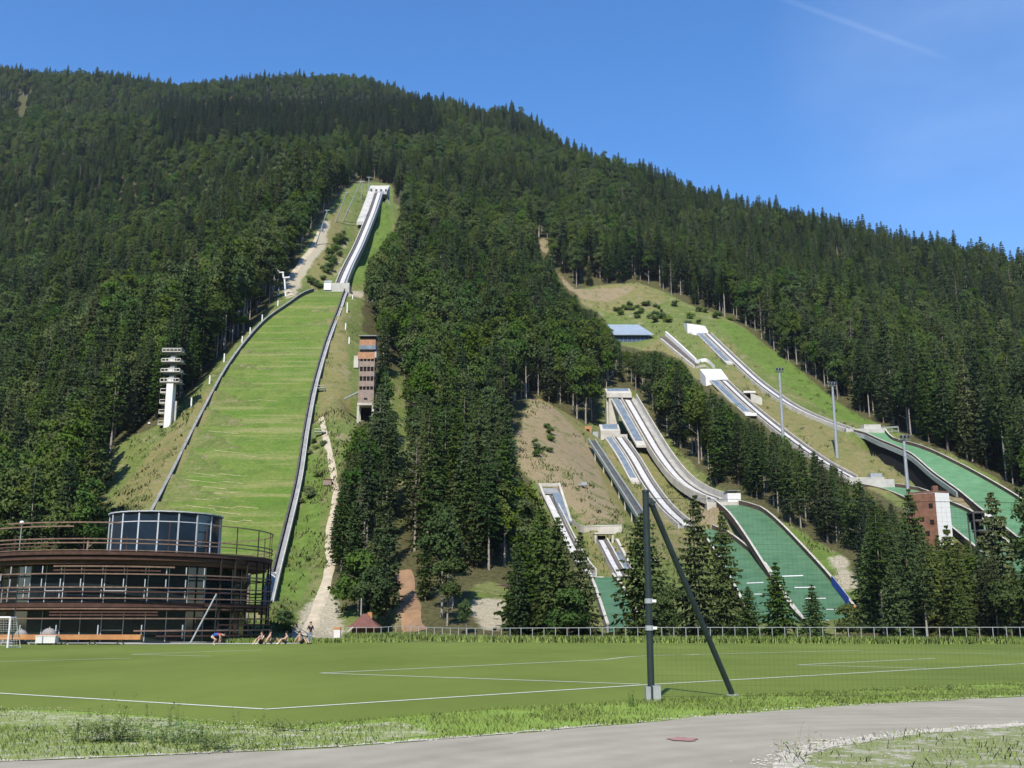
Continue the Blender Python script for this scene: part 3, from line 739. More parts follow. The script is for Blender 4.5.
def hero(px, y_top, Y, k, label, sxy=1.0, name='spruce_tree', cat='spruce tree', lib=None):
    lib = lib or HS
    top = P(px, y_top, Y); z = hz(top.x, Y); pr = lib[k % len(lib)]
    s = (top.z - z) / pr[2]
    heroes.append((top.x, Y, pr[3] * s * sxy))
    return plant(name, pr, (top.x, Y, z - .15), s, random.random() * 6.28, label, cat, None, sxy)
heroes = []
hero(640, 512, 118, 0, 'broad dark spruce behind the fence, seen directly behind the upright black net post', 1.05)
hero(692, 494, 121, 1, 'tallest spruce in front of the green slopes, its tip beside the leaning black net strut')
hero(722, 509, 119, 2, 'slim spruce right beside the tallest one in front of the green slopes', .95)
hero(775, 561, 113, 3, 'short bushy spruce in front of the white lines of the large green slope', 1.15)
hero(811, 583, 111, 3, 'low young spruce in front of the foot of the large green slope', 1.25)
hero(747, 585, 112, 0, 'small young spruce between the two green slopes behind the fence', 1.1)
hero(540, 502, 122, 1, 'tall spruce in front of the small inrun at the left of the brown bank', 1.1)
hero(557, 516, 117, 0, 'full spruce standing just left of the smallest green slope', 1.0)
hero(580, 530, 115, 2, 'spruce with dark tip overlapping the left edge of the smallest green slope', 1.05)
hero(520, 530, 120, 3, 'spruce at the left end of the clump beside the white house', 1.0)
hero(906, 488, 128, 1, 'tall pointed spruce in front of the brown and white judges tower', .9)
hero(869, 528, 122, 0, 'spruce beside the pale rock patch at the right of the large green slope', 1.0)
hero(990, 490, 120, 2, 'tall spruce with its tip in front of the light green slope at the right', 1.15)
hero(947, 524, 132, 3, 'spruce with its tip just below the white face of the judges tower', .95)
hero(966, 538, 126, 2, 'narrow spruce left of the black stepped tower', 1.0)
hero(928, 545, 121, 0, 'dense spruce below the brown face of the judges tower', 1.0)
hero(890, 560, 115, 3, 'lower spruce behind the fence in front of the tall pointed one', 1.1)
hero(1034, 470, 112, 1, 'spruce at the far right edge whose boughs reach in over the light green slope', 1.15)
hero(937, 533, 124, 2, 'narrow spruce right under the white face of the judges tower', .9)
hero(921, 527, 127, 3, 'pointed spruce in front of the brown face of the judges tower, right of the tallest', .8)
hero(958, 575, 113, 2, 'light green young spruce behind the fence under the judges tower', 1.2)
hero(845, 602, 110, 1, 'low round broadleaf shrub-like tree at the lower end of the blue banner', 1.0, 'broadleaf_tree', 'broadleaf tree', HB)
hero(668, 585, 112, 0, 'round pale green tree between the two big spruces behind the net strut', 1.0, 'broadleaf_tree', 'broadleaf tree', HB)
hero(568, 585, 111, 1, 'low leafy tree in front of the spruce clump left of the smallest green slope', 1.1, 'broadleaf_tree', 'broadleaf tree', HB)
hero(1006, 575, 111, 0, 'leafy tree behind the fence at the far right below the tall spruces', 1.0, 'broadleaf_tree', 'broadleaf tree', HB)
hero(372, 565, 126, 0, 'leafy tree above the red roofed hut beside the gravel path', 1.0, 'broadleaf_tree', 'broadleaf tree', HB)
hero(360, 548, 133, 1, 'leafy tree at the forest edge right of the gravel path', 1.0, 'broadleaf_tree', 'broadleaf tree', HB)

# forest: candidates on a jittered grid over the whole mountainside
def cand(y0, y1, s):
    ys = np.arange(y0, y1, s); out = []
    for y in ys:
        wx = y * .56 + 40
        xs = np.arange(-wx, wx, s); out.append(np.stack([xs + rng.uniform(-.45, .45, len(xs)) * s, y + rng.uniform(-.45, .45, len(xs)) * s], -1))
    return np.concatenate(out)
C_ = np.concatenate([cand(112, 300, 3.9), cand(300, 480, 4.1), cand(480, 1040, 4.7)])
tx, ty = C_[:, 0], C_[:, 1]; tz = H(tx, ty)
n = len(tx)
u = rng.random(n)
patch = vnoise(tx, ty, 55, 21) + vnoise(tx, ty, 20, 22) * .5
ppx, ppy = project(tx, ty, tz + 14)
broad_p = 0.50 + patch * 1.1
broad_p += np.where(ppx < 420, .12, 0) + np.where((ppx > 360) & (ppx < 620) & (ppy > 180) & (ppy < 420), .2, 0) - np.where(ppx > 640, .14, 0)
broad_p += np.where((ppy > 470) & (ppx > 560), -.3, 0) + np.where((ppx > 330) & (ppx < 600) & (ppy > 430), -.15, 0)
broad_p += np.where((ppx > 680) & (ppy > 395), -.45, 0)
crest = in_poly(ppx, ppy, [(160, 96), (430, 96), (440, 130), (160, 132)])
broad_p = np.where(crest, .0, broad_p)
broad_p = np.where((ppx > 640) & (ppx < 700) & (ppy > 330) & (ppy < 420), .85, broad_p)
isb = u < np.clip(broad_p, .03, .93)
kk = np.where(isb, rng.integers(0, len(FB), n), rng.choice(len(FS), n, p=[.18, .18, .17, .14, .15, .10, .065, .015]))
kk = np.where(crest & ~isb, 5, kk)  # crest spruces all take the dark needles, colouring in its shade band
hs = np.array([f[2] for f in FS]); hb = np.array([f[2] for f in FB])
rs_ = np.array([f[3] for f in FS]); rb_ = np.array([f[3] for f in FB])
nomH = np.where(isb, hb[np.minimum(kk, len(FB) - 1)], hs[kk]); nomR = np.where(isb, rb_[np.minimum(kk, len(FB) - 1)], rs_[kk])
sc = rng.normal(1.0, .14, n).clip(.62, 1.35)
sc *= np.where(ty > 480, .74, np.where(ty > 300, .86, 1.0))
sc *= np.where(ty < 150, .72, np.where(ty < 230, .86, 1.0))
sc *= np.where((ppx > 730) & (ppx < 900) & (ppy > 420), .92, 1)
TH = nomH * sc; TR = nomR * sc
bx, by = project(tx, ty, tz)
def clear_of(TH, TR):
    k = np.ones(n, bool)
    for fr in (0.0, .12, .3, .5, .68, .84, .99):
        wv = TR * max(.15, (1 - fr)) * .62 if fr > .05 else TR * .1
        for sd_ in (-1, 0, 1):
            qx, qy = project(tx + wv * sd_, ty, tz + TH * fr)
            for p in CLEAR: k &= ~in_poly(qx, qy, p)
    return k
keep = clear_of(TH, TR)
for f_ in (.8, .64, .5, .36):
    ok = clear_of(TH * f_, TR * max(f_, .6)) & ~keep
    sc = np.where(ok, sc * f_, sc); keep |= ok
TH = nomH * sc; TR = nomR * sc
# keep off the visible structures and the flat at the foot
keep &= ~((ty < 134) & (tx < 0) & (tx > -75) & (np.abs(tx + 40) < 24))
keep &= ty > np.interp(bx, [-200, 0, 330, 400, 600, 860, 1024, 1300], [136, 140, 126, 118, 112, 112, 112, 112])
for A in (AX_B, AX_G1, AX_B2, AX_A, AX_F, AX_D, AX_C):
    for a in crom([P(*q) for q in A], 3): keep &= (tx - a.x) ** 2 + (ty - a.y) ** 2 > 5.5 ** 2
for Lp, Rp in ((BL, BR), (G1L, G1R), (G2L, G2R), (AL_, AR_), (CL_, CR_), (DL, DR)):
    c, h, _, _ = strip_center(Lp, Rp, 50)
    for a, hh in zip(c, h): keep &= (tx - a[0]) ** 2 + (ty - a[1]) ** 2 > (hh + 2.0) ** 2
for hx, hy, hr in heroes: keep &= (tx - hx) ** 2 + (ty - hy) ** 2 > (hr * .75) ** 2
keep &= (bx > -190) & (bx < 1214)
for e in (52.0,):   # judges' towers and houses stand clear
    for (cx_, cy_, rr) in TOWER_SPOTS: keep &= (tx - cx_) ** 2 + (ty - cy_) ** 2 > rr ** 2
tx, ty, tz, isb, kk, sc, TH, TR, bx, by = [a[keep] for a in (tx, ty, tz, isb, kk, sc, TH, TR, bx, by)]
n = len(tx); rot = rng.random(n) * 6.28
# which trees show largest: paint them front to back on a coarse raster
order = np.argsort(ty)
ras = np.zeros((192, 256), bool); vis = np.zeros(n)
txp, typ = project(tx, ty, tz + TH); wpx = TR * F / ty
for i in order:
    y0, y1 = typ[i] / 4, by[i] / 4
    j0, j1 = int(max(0, y0)), int(min(192, y1 + 1))
    if j0 >= j1: continue
    for j in range(j0, j1):
        f = min(1, max(0.12, (j + .5 - y0) / max(1, y1 - y0))); f = min(1, f * (1.6 if isb[i] else 1.15))
        a0, a1 = int(max(0, (txp[i] - wpx[i] * f) / 4)), int(min(256, (txp[i] + wpx[i] * f) / 4 + 1))
        if a0 >= a1: continue
        seg = ras[j, a0:a1]; vis[i] += (~seg).sum(); seg[:] = True
def region(px, py):
    if px < 330: return 0
    if px < 401 + (py < 400) * 10: return 1
    if px < 600 and py > 300: return 2
    if px < 640 and py > 250: return 3
    if py > 380 and px < 870: return 4
    if py > 470: return 5
    return 6
REG = ['dense woods left of the long grass hill', 'woods between the long grass hill and the narrow clearing', 'woods left of the brown bank and the small jumps', 'trees around the blue roofed building',
       'trees between the two groups of green slopes', 'trees below the judges tower at the right', 'woods above the right hand jumps']
LS = ['tall dark spruce in the dense woods left of the long grass hill', 'dark spruce in the woods between the long grass hill and the narrow clearing', 'dark spruce in the woods left of the brown bank and small jumps', 'dark spruce near the blue roofed building above the middle jumps',
      'slender spruce in the strip of trees between the two groups of green slopes', 'spruce in the thick stand below the brown and white judges tower', 'dark spruce at the edge of the woods above the right hand jumps']
LB = ['rounded leafy tree in the dense woods left of the long grass hill', 'rounded leafy tree in the woods between the long grass hill and the narrow clearing', 'rounded leafy tree in the woods left of the brown bank and small jumps', 'rounded leafy tree near the blue roofed building above the middle jumps',
      'rounded leafy tree in the strip of trees between the two groups of green slopes', 'rounded leafy tree in the thick stand below the judges tower', 'rounded leafy tree in the woods above the right hand jumps']
LL = [s.replace('tall dark spruce', 'light green larch').replace('dark spruce', 'light green larch').replace('slender spruce', 'light green larch').replace('spruce in the thick', 'light green larch in the thick') for s in LS]
LD = [s.replace('light green larch', 'bare grey dead tree') for s in LL]
vs_ = np.where(isb, -1, vis); vb_ = np.where(isb, vis, -1)
sel = set([int(np.argmax(np.where(~isb & (kk == k), vis, -1))) for k in range(len(FS))]) | set([int(np.argmax(np.where(isb & (kk == k), vis, -1))) for k in range(len(FB))])
sel |= set(np.argsort(-vs_)[:270].tolist()) | set(np.argsort(-vb_)[:200].tolist())
first = {}
for i in sorted(sel):
    b = bool(isb[i]); pr = (FB if b else FS)[kk[i]]
    g = region(bx[i], (by[i] + typ[i]) / 2)
    t = plant('broadleaf_tree' if b else ('larch_tree' if kk[i] == 6 else 'dead_tree' if kk[i] == 7 else 'spruce_tree'), pr, (tx[i], ty[i], tz[i] - .3), sc[i], rot[i], (LB if b else (LS if kk[i] < 5 else [LS, LL, LD][kk[i] - 5] if kk[i] > 5 else LS))[g], 'broadleaf tree' if b else ('larch tree' if kk[i] == 6 else 'dead tree' if kk[i] == 7 else 'spruce tree'), ('leafy trees in the ' if b else 'larches in the ' if kk[i] == 6 else 'bare dead trees in the ' if kk[i] == 7 else 'spruces in the ') + REG[g])
    first.setdefault((b, int(kk[i])), t)
# the rest of the woods: one object whose points carry copies of the trees above
rest = np.array([i for i in range(n) if i not in sel])
pm = bpy.data.meshes.new('forest')
pm.vertices.add(len(rest)); pm.vertices.foreach_set('co', np.stack([tx[rest], ty[rest], tz[rest] - .3], -1).astype(np.float32).ravel())
keys = [(False, k) for k in range(len(FS))] + [(True, k) for k in range(len(FB))]
kid = np.array([keys.index((bool(isb[i]), int(kk[i]))) for i in rest], np.int32)
a = pm.attributes.new('kind_id', 'INT', 'POINT'); a.data.foreach_set('value', kid)
a = pm.attributes.new('rot', 'FLOAT_VECTOR', 'POINT'); a.data.foreach_set('vector', np.stack([rng.normal(0, .02, len(rest)), rng.normal(0, .02, len(rest)), rot[rest]], -1).astype(np.float32).ravel())
a = pm.attributes.new('size', 'FLOAT', 'POINT'); a.data.foreach_set('value', sc[rest].astype(np.float32))
forest = bpy.data.objects.new('forest', pm); COL.objects.link(forest)
tag(forest, 'mixed spruce and beech forest covering the whole mountainside up to the ridge', None, None, 'stuff')
ng = bpy.data.node_groups.new('forest', 'GeometryNodeTree'); ng.interface.new_socket('Geometry', in_out='INPUT', socket_type='NodeSocketGeometry'); ng.interface.new_socket('Geometry', in_out='OUTPUT', socket_type='NodeSocketGeometry')
gi, go = ng.nodes.new('NodeGroupInput'), ng.nodes.new('NodeGroupOutput')
jall = ng.nodes.new('GeometryNodeJoinGeometry')
for key in reversed(keys):
    ch = {c.name.split('.')[0]: c for c in first[key].children} if key in first else None
    j = ng.nodes.new('GeometryNodeJoinGeometry')
    for nm in ('crown', 'trunk'):
        oi = ng.nodes.new('GeometryNodeObjectInfo'); oi.transform_space = 'ORIGINAL'; oi.inputs['Object'].default_value = ch[nm]
        ng.links.new(oi.outputs['Geometry'], j.inputs[0])
    g2 = ng.nodes.new('GeometryNodeGeometryToInstance'); ng.links.new(j.outputs[0], g2.inputs[0]); ng.links.new(g2.outputs[0], jall.inputs[0])
def nattr(nm, ty_):
    x = ng.nodes.new('GeometryNodeInputNamedAttribute'); x.data_type = ty_; x.inputs['Name'].default_value = nm; return x.outputs['Attribute']
iop = ng.nodes.new('GeometryNodeInstanceOnPoints')
ng.links.new(gi.outputs[0], iop.inputs['Points']); ng.links.new(jall.outputs[0], iop.inputs['Instance']); iop.inputs['Pick Instance'].default_value = True
ng.links.new(nattr('kind_id', 'INT'), iop.inputs['Instance Index'])
e2r = ng.nodes.new('FunctionNodeEulerToRotation'); ng.links.new(nattr('rot', 'FLOAT_VECTOR'), e2r.inputs[0]); ng.links.new(e2r.outputs[0], iop.inputs['Rotation'])
ng.links.new(nattr('size', 'FLOAT'), iop.inputs['Scale'])
ng.links.new(iop.outputs[0], go.inputs[0])
md = forest.modifiers.new('forest', 'NODES'); md.node_group = ng
print('trees', n, 'first', len(first))
# ------------------------------------------------------------------ ski jumps
def strip_mesh(Lp, Rp, m_across=8, n=70, dz=0.0, thick=0.0):
    c, h, l, r = strip_center(Lp, Rp, n)
    vs, fs = [], []
    for i in range(n):
        for k in range(m_across + 1):
            t = k / m_across; p = l[i] * (1 - t) + r[i] * t
            vs.append((p[0], p[1], p[2] + dz))
    w = m_across + 1
    for i in range(n - 1):
        for k in range(m_across): fs.append((i * w + k, i * w + k + 1, (i + 1) * w + k + 1, (i + 1) * w + k))
    if thick:
        o = len(vs); vs += [(a, b, c_ - thick) for a, b, c_ in vs]
        fs += [(o + f[3], o + f[2], o + f[1], o + f[0]) for f in list(fs)]
        for i in range(n - 1):
            fs += [(i * w, (i + 1) * w, o + (i + 1) * w, o + i * w), (i * w + w - 1, o + i * w + w - 1, o + (i + 1) * w + w - 1, (i + 1) * w + w - 1)]
        for k in range(m_across): fs += [(k, o + k, o + k + 1, k + 1), ((n - 1) * w + k, (n - 1) * w + k + 1, o + (n - 1) * w + k + 1, o + (n - 1) * w + k)]
    mb = MB(); mb.add(vs, fs); return mb

def V3p(e): return [Vector(p) for p in e]

def plastic_mat():
    m, nt, b = new_mat('green plastic matting'); N, L = nt.nodes, nt.links
    tc = N.new('ShaderNodeTexCoord')
    mp = N.new('ShaderNodeMapping'); mp.inputs['Scale'].default_value = (.25, .25, 1.2); L.new(tc.outputs['Object'], mp.inputs['Vector'])
    n = N.new('ShaderNodeTexNoise'); n.inputs['Scale'].default_value = 2.0; n.inputs['Detail'].default_value = 6; L.new(mp.outputs['Vector'], n.inputs['Vector'])
    n2 = N.new('ShaderNodeTexNoise'); n2.inputs['Scale'].default_value = .15; L.new(tc.outputs['Object'], n2.inputs['Vector'])
    wv = N.new('ShaderNodeTexWave'); wv.bands_direction = 'Z'; wv.inputs['Scale'].default_value = .55; wv.inputs['Distortion'].default_value = .6; L.new(tc.outputs['Object'], wv.inputs['Vector'])
    a = N.new('ShaderNodeMath'); a.operation = 'MULTIPLY_ADD'; a.inputs[1].default_value = .06; L.new(wv.outputs['Fac'], a.inputs[0]); L.new(n.outputs['Fac'], a.inputs[2])
    a2 = N.new('ShaderNodeMath'); a2.operation = 'MULTIPLY_ADD'; a2.inputs[1].default_value = .5; L.new(n2.outputs['Fac'], a2.inputs[0]); L.new(a.outputs[0], a2.inputs[2])
    cr = N.new('ShaderNodeValToRGB'); cr.color_ramp.elements[0].position = .5; cr.color_ramp.elements[1].position = 1.1
    cr.color_ramp.elements[0].color = (.050, .128, .058, 1); cr.color_ramp.elements[1].color = (.096, .198, .098, 1)
    L.new(a2.outputs[0], cr.inputs['Fac'])
    at = N.new('ShaderNodeObjectInfo'); mx = N.new('ShaderNodeMix'); mx.data_type = 'RGBA'; mx.blend_type = 'MULTIPLY'; mx.inputs[0].default_value = 1
    L.new(cr.outputs['Color'], mx.inputs[6]); L.new(at.outputs['Color'], mx.inputs[7])
    L.new(mx.outputs[2], b.inputs['Base Color']); b.inputs['Roughness'].default_value = .55
    return m
M['plastic'] = plastic_mat()
def grass_slope_mat():
    m, nt, b = new_mat('mown slope grass'); N, L = nt.nodes, nt.links
    tc = N.new('ShaderNodeTexCoord')
    def noise(s, d, vec=None):
        n = N.new('ShaderNodeTexNoise'); n.inputs['Scale'].default_value = s; n.inputs['Detail'].default_value = d; n.inputs['Roughness'].default_value = .65; L.new(vec or tc.outputs['Object'], n.inputs['Vector']); return n.outputs['Fac']
    mp = N.new('ShaderNodeMapping'); mp.inputs['Scale'].default_value = (.06, .5, 1.0); L.new(tc.outputs['Object'], mp.inputs['Vector'])
    band = noise(.55, 5, mp.outputs['Vector']); blot = noise(.10, 5); fine = noise(1.6, 5)
    def ramp(f, c0, c1, p0, p1):
        r = N.new('ShaderNodeValToRGB'); r.color_ramp.elements[0].color = (*c0, 1); r.color_ramp.elements[1].color = (*c1, 1); r.color_ramp.elements[0].position = p0; r.color_ramp.elements[1].position = p1; L.new(f, r.inputs['Fac']); return r.outputs['Color']
    def mix(f, a, c):
        x = N.new('ShaderNodeMix'); x.data_type = 'RGBA'; L.new(f, x.inputs[0]); L.new(a, x.inputs[6]); L.new(c, x.inputs[7]); return x.outputs[2]
    g = mix(blot_f := ramp(blot, (0, 0, 0), (1, 1, 1), .4, .62), ramp(fine, (.074, .142, .020), (.122, .200, .036), .3, .7), ramp(fine, (.112, .162, .032), (.175, .215, .055), .3, .7))
    g = mix(ramp(noise(.23, 8), (0, 0, 0), (.7, .7, .7), .5, .62), g, ramp(fine, (.07, .12, .022), (.105, .165, .035), .3, .7))
    pale = ramp(fine, (.19, .20, .07), (.29, .27, .12), .3, .7)
    c = mix(ramp(band, (0, 0, 0), (.65, .65, .65), .50, .62), g, pale)
    L.new(c, b.inputs['Base Color']); b.inputs['Roughness'].default_value = .95; b.inputs['Specular IOR Level'].default_value = .1
    bp = N.new('ShaderNodeBump'); bp.inputs['Strength'].default_value = .6; bp.inputs['Distance'].default_value = .3; L.new(fine, bp.inputs['Height']); L.new(bp.outputs['Normal'], b.inputs['Normal'])
    return m
M['slope_grass'] = grass_slope_mat()
M['pale_grass'] = mat('bleached grass line', (.36, .33, .17), .95, .25, 1.2)

def side_board(t, e, hgt, th, m, out=0.0, cap=None, name='side_board'):
    b = MB().sweep(V3p(e), rect(out - th / 2, out + th / 2, -.5, hgt)).build(name, m, t)
    if cap is not None: MB().sweep(V3p(e), rect(out - th / 2 - .06, out + th / 2 + .06, hgt + .004, hgt + .10)).build('top_rail', cap, b)
    return b

def hill_lines(t, Lp, Rp, spans, m, w=.35):
    """painted cross lines: (fraction along, from, to)"""
    c, h, l, r = strip_center(Lp, Rp, 200)
    for f, a, b in spans:
        mb = MB(); i = int(f * 199); j = min(199, i + 1); vs = []
        d = Vector(c[j] - c[i]).normalized() * w
        for q in range(7):
            s = a + (b - a) * q / 6; p = Vector(l[i] * (1 - s) + r[i] * s) + Vector((0, 0, .04))
            vs += [p, p + d]
        mb.add(vs, [(2 * q, 2 * q + 1, 2 * q + 3, 2 * q + 2) for q in range(6)]).build('hill_line', m, t)

def frac_at(Lp, Rp, py):
    c, h, l, r = strip_center(Lp, Rp, 200)
    _, yy = project(c[:, 0], c[:, 1], c[:, 2]); return float(np.argmin(np.abs(yy - py)) / 199)

# --- long grass hill
t = thing('landing_slope', BL[len(BL) // 2], 'very long steep grass landing slope between grey side boards at the left', 'ski slope')
strip_mesh(BL, BR, 14, 110).build('grass_surface', M['slope_grass'], t, smooth=True)
side_board(t, BL, .95, .35, M['board'], -.2, M['board_light'])
side_board(t, BR, .95, .30, M['board'], .2)
st = MB().sweep(V3p(BR), rect(.50, 1.05, -.4, .30)).build('stair_flight', M['grey_conc'], t)
MB().sweep(V3p(BR), rect(1.10, 1.25, -.4, .55)).build('hand_rail', M['concrete'], st)
rr = random.Random(5)
c, h, l, r_ = strip_center(BL, BR, 200)
mb = MB()
for py in (402, 436, 455, 478, 484, 493, 497, 503, 508, 512, 520, 528):
    i0 = frac_at(BL, BR, py) * 199; a = rr.uniform(.05, .4); b = a + rr.uniform(.2, .5); vs = []
    for q in range(15):
        s = a + (b - a) * q / 14; i = int(min(198, max(0, i0 + math.sin(s * 7 + py) * .8)))
        p = Vector(l[i] * (1 - s) + r_[i] * s) + Vector((0, 0, .05)); d = Vector(c[i + 1] - c[i]).normalized() * (.10 + .16 * rr.random()); vs += [p, p + d]
    mb.add(vs, [(2 * q, 2 * q + 1, 2 * q + 3, 2 * q + 2) for q in range(14)])
mb.build('bleached_grass_streaks', M['pale_grass'], t)

# --- plastic slopes
def plastic(Lp, Rp, label, thick=0, light=1.0, lh=.8, rh=.8, lm='brown_board', rm='brown_board', cap='white_conc'):
    t = thing('landing_slope', Lp[len(Lp) // 2], label, 'ski slope')
    o = strip_mesh(Lp, Rp, 8, 80, 0, thick).build('plastic_matting', M['plastic'], t, smooth=not thick); o.color = (light, light, light, 1)
    side_board(t, Lp, lh, .25, M[lm], -.14, M[cap] if cap else None)
    side_board(t, Rp, rh, .25, M[rm], .14, M[cap] if cap else None)
    return t
t = plastic(G1L, G1R, 'larger green plastic landing slope with white cross lines and a blue banner')
hill_lines(t, G1L, G1R, [(frac_at(G1L, G1R, y), a, b) for y, a, b in ((576, .22, .60), (587, .30, .66), (598, .36, .70), (609, .52, .82), (620, .42, .66))], M['white_paint'], .4)
q = [p for p in G1R if p.y < 170 and p.y > 155]
MB().sweep(V3p(q), rect(-.25, -.18, .1, 1.5)).build('banner', M['blue_band'], t)
q = [p for p in G1R if p.y <= 157 and p.y > 150]
MB().sweep(V3p(q), rect(-.4, -.2, .1, 1.3)).build('banner', M['orange'], t)['label'] = 'short orange banner'
t = plastic(G2L, G2R, 'smaller green plastic landing slope partly hidden by two spruces')
hill_lines(t, G2L, G2R, [(frac_at(G2L, G2R, y), a, b) for y, a, b in ((583, .35, .75), (594, .38, .62))], M['white_paint'], .4)
plastic(AL_, AR_, 'smallest green plastic landing slope beside the spruce clump', 0, 1.0, .9, .5, 'grey_conc', 'brown_board')
t = plastic(DL, DR, 'wide light green landing slope at the far right on a raised deck', .9, 1.5, .75, .8)
# black sheet as painted shade for the hollow under the raised wide slope
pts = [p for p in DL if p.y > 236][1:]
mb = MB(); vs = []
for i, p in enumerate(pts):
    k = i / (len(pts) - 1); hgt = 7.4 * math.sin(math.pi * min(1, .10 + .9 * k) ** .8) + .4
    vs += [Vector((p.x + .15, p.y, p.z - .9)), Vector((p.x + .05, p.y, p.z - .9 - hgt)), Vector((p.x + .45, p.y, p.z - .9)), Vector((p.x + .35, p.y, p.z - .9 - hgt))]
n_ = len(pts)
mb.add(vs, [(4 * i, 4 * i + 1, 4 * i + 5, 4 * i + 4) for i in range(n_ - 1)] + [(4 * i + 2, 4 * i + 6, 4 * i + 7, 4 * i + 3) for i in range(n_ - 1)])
mb.build('deck_shade_sheet', M['clad_and_shade'], t)
MB().sweep(V3p([p for p in DL if p.y > 228]), rect(-.65, -.25, -.95, .2)).build('edge_beam', M['greenish_steel'], t)
for p in pts[3:-2:4]: MB().tube((p.x + .9, p.y, p.z - .9), (p.x + .9, p.y, hz(p.x + .9, p.y) - .5), .18).build('support_post', M['greenish_steel'], t)
plastic(CL_, CR_, 'narrow green landing slope half hidden behind the brown and white tower', 0, 1.3, .7, .7)

# --- inruns
def inrun(name, label, A, width, track_off=0.0, wall=.9, blue=None, stairs=None, start=None, deck_t=.7, steep=None, wm='white_conc', track_w=1.3, lip=None, side_base=None, lm=None):
    pts = crom([P(*a) for a in A], 2.0)
    t = thing(name, (pts[0].x, pts[0].y, hz(pts[0].x, pts[0].y)), label, 'ski jump ramp')
    w = width / 2
    MB().sweep(pts, rect(-w, w, -deck_t, 0)).build('deck', M['grey_conc'], t)
    MB().sweep(pts, rect(-w - .24, -w - .003, -deck_t - .25, wall * .55)).build('side_wall', M[lm or wm], t)
    MB().sweep(pts, rect(w + .003, w + .24, -deck_t - .25, wall)).build('side_wall', M[wm], t)
    MB().sweep(pts, rect(track_off - track_w / 2, track_off + track_w / 2, .003, .16)).build('track', M['track'], t)
    for s in (-1, 1): MB().sweep(pts, rect(track_off + s * (track_w / 2 + .2) - .17, track_off + s * (track_w / 2 + .2) + .17, .003, .30)).build('track_edge', M['groove'], t)
    if blue:
        n0, n1, bw = blue; sub = pts[int(n0 * len(pts)):int(n1 * len(pts)) + 1]
        b = MB().sweep(sub, rect(-w - bw - .35, -w - .36, -.5, .05)).build('start_gate_stand', M['white_conc'], t)
        MB().sweep(sub[:-1] if len(sub) > 3 else sub, rect(-w - bw - .05, -w - .62, .054, .12)).build('panel', M['blue_panel'], b)
    if stairs:
        mb = MB()
        for i in range(0, len(pts) - 1):
            a, b = pts[i], pts[i + 1]; k = 5
            for q in range(k):
                p = a.lerp(b, q / k); mb.box((p.x + stairs, p.y, p.z + .10), (.9, (b - a).length / k * .7, .22))
        mb.build('stair_flight', M['concrete'], t)
    return t, pts

def piers(t, pts, ids, w, d=.6, m='concrete', name='pier'):
    for i in ids:
        p = pts[i]; z0 = hz(p.x, p.y) - .6; h_ = p.z - .7 - z0
        if h_ > .3: MB().box((p.x, p.y, z0 + h_ / 2), (w, d, h_)).build(name, M[m], t)

# tallest of the middle inruns, carried on a slab pylon
t, pts = inrun('inrun_ramp', 'tallest middle inrun on a concrete pylon with blue panels and a long curved track', AX_G1, 4.0, -.6, 1.3, (.02, .42, 2.4), .95, deck_t=.8)
p = pts[0]; zt = p.z + .3
g = hz(p.x, p.y + 3)
x0, x1 = P(605.5, 388, 262).x, P(628, 388, 262).x
MB().prism([(x0, 259.5), (x1 + .6, 259.5), (x1 + .6, 264.5), (x0, 264.5)], [zt - .35] * 4, [P(0, 393, 259.5).z] * 2 + [P(0, 388.5, 264.5).z] * 2).build('start_house', M['white_conc'], t)
MB().prism([(x0 + .5, 260.0), (x1 + .2, 260.0), (x1 + .2, 264.1), (x0 + .5, 264.1)], [P(0, 393, 259.5).z - .2] * 2 + [P(0, 388.5, 264.5).z - .2] * 2, [P(0, 393, 259.5).z + .14] * 2 + [P(0, 388.5, 264.5).z - .06] * 2).build('roof_panel', M['blue_panel'], t)
MB().box((x0 + .25, 262.5, (zt - .36 + hz(x0, 262) - 1) / 2), (.5, 4.2, zt - .36 - hz(x0, 262) + 1)).build('pylon', M['white_conc'], t)
MB().box((x0 + 1.9, 263.9, (zt - .36 + hz(x0, 264) - 1) / 2), (2.4, .5, zt - .36 - hz(x0, 264) + 1)).build('pylon', M['concrete'], t)
MB().box((x0 + 1.75, 260.0, (zt - .37 + hz(x0 + 1, 260) - 1) / 2), (2.4, .6, zt - .37 - hz(x0 + 1, 260) + 1)).build('pylon', M['white_conc'], t)
piers(t, pts, (10, 18, 24), 3.0, .5, 'grey_conc')
p = pts[-1]; q = P(721, 506, 206); MB().prism([(p.x - 2.6, 205), (p.x + 3.6, 205), (p.x + 3.0, 211), (p.x - 2.0, 211)], hz(p.x, 206) - .6, [p.z - .85] * 2 + [p.z - .85] * 2).build('takeoff_table', M['white_conc'], t)
MB().box((p.x + 2.9, 207.5, p.z + .1), (2.6, 4, 1.7)).build('coach_stand', M['white_paint'], t)
MB().box((p.x + 2.9, 207.5, p.z + 1.5), (2.5, 3.9, .08)).build('stand_rail', M['greenish_steel'], t)
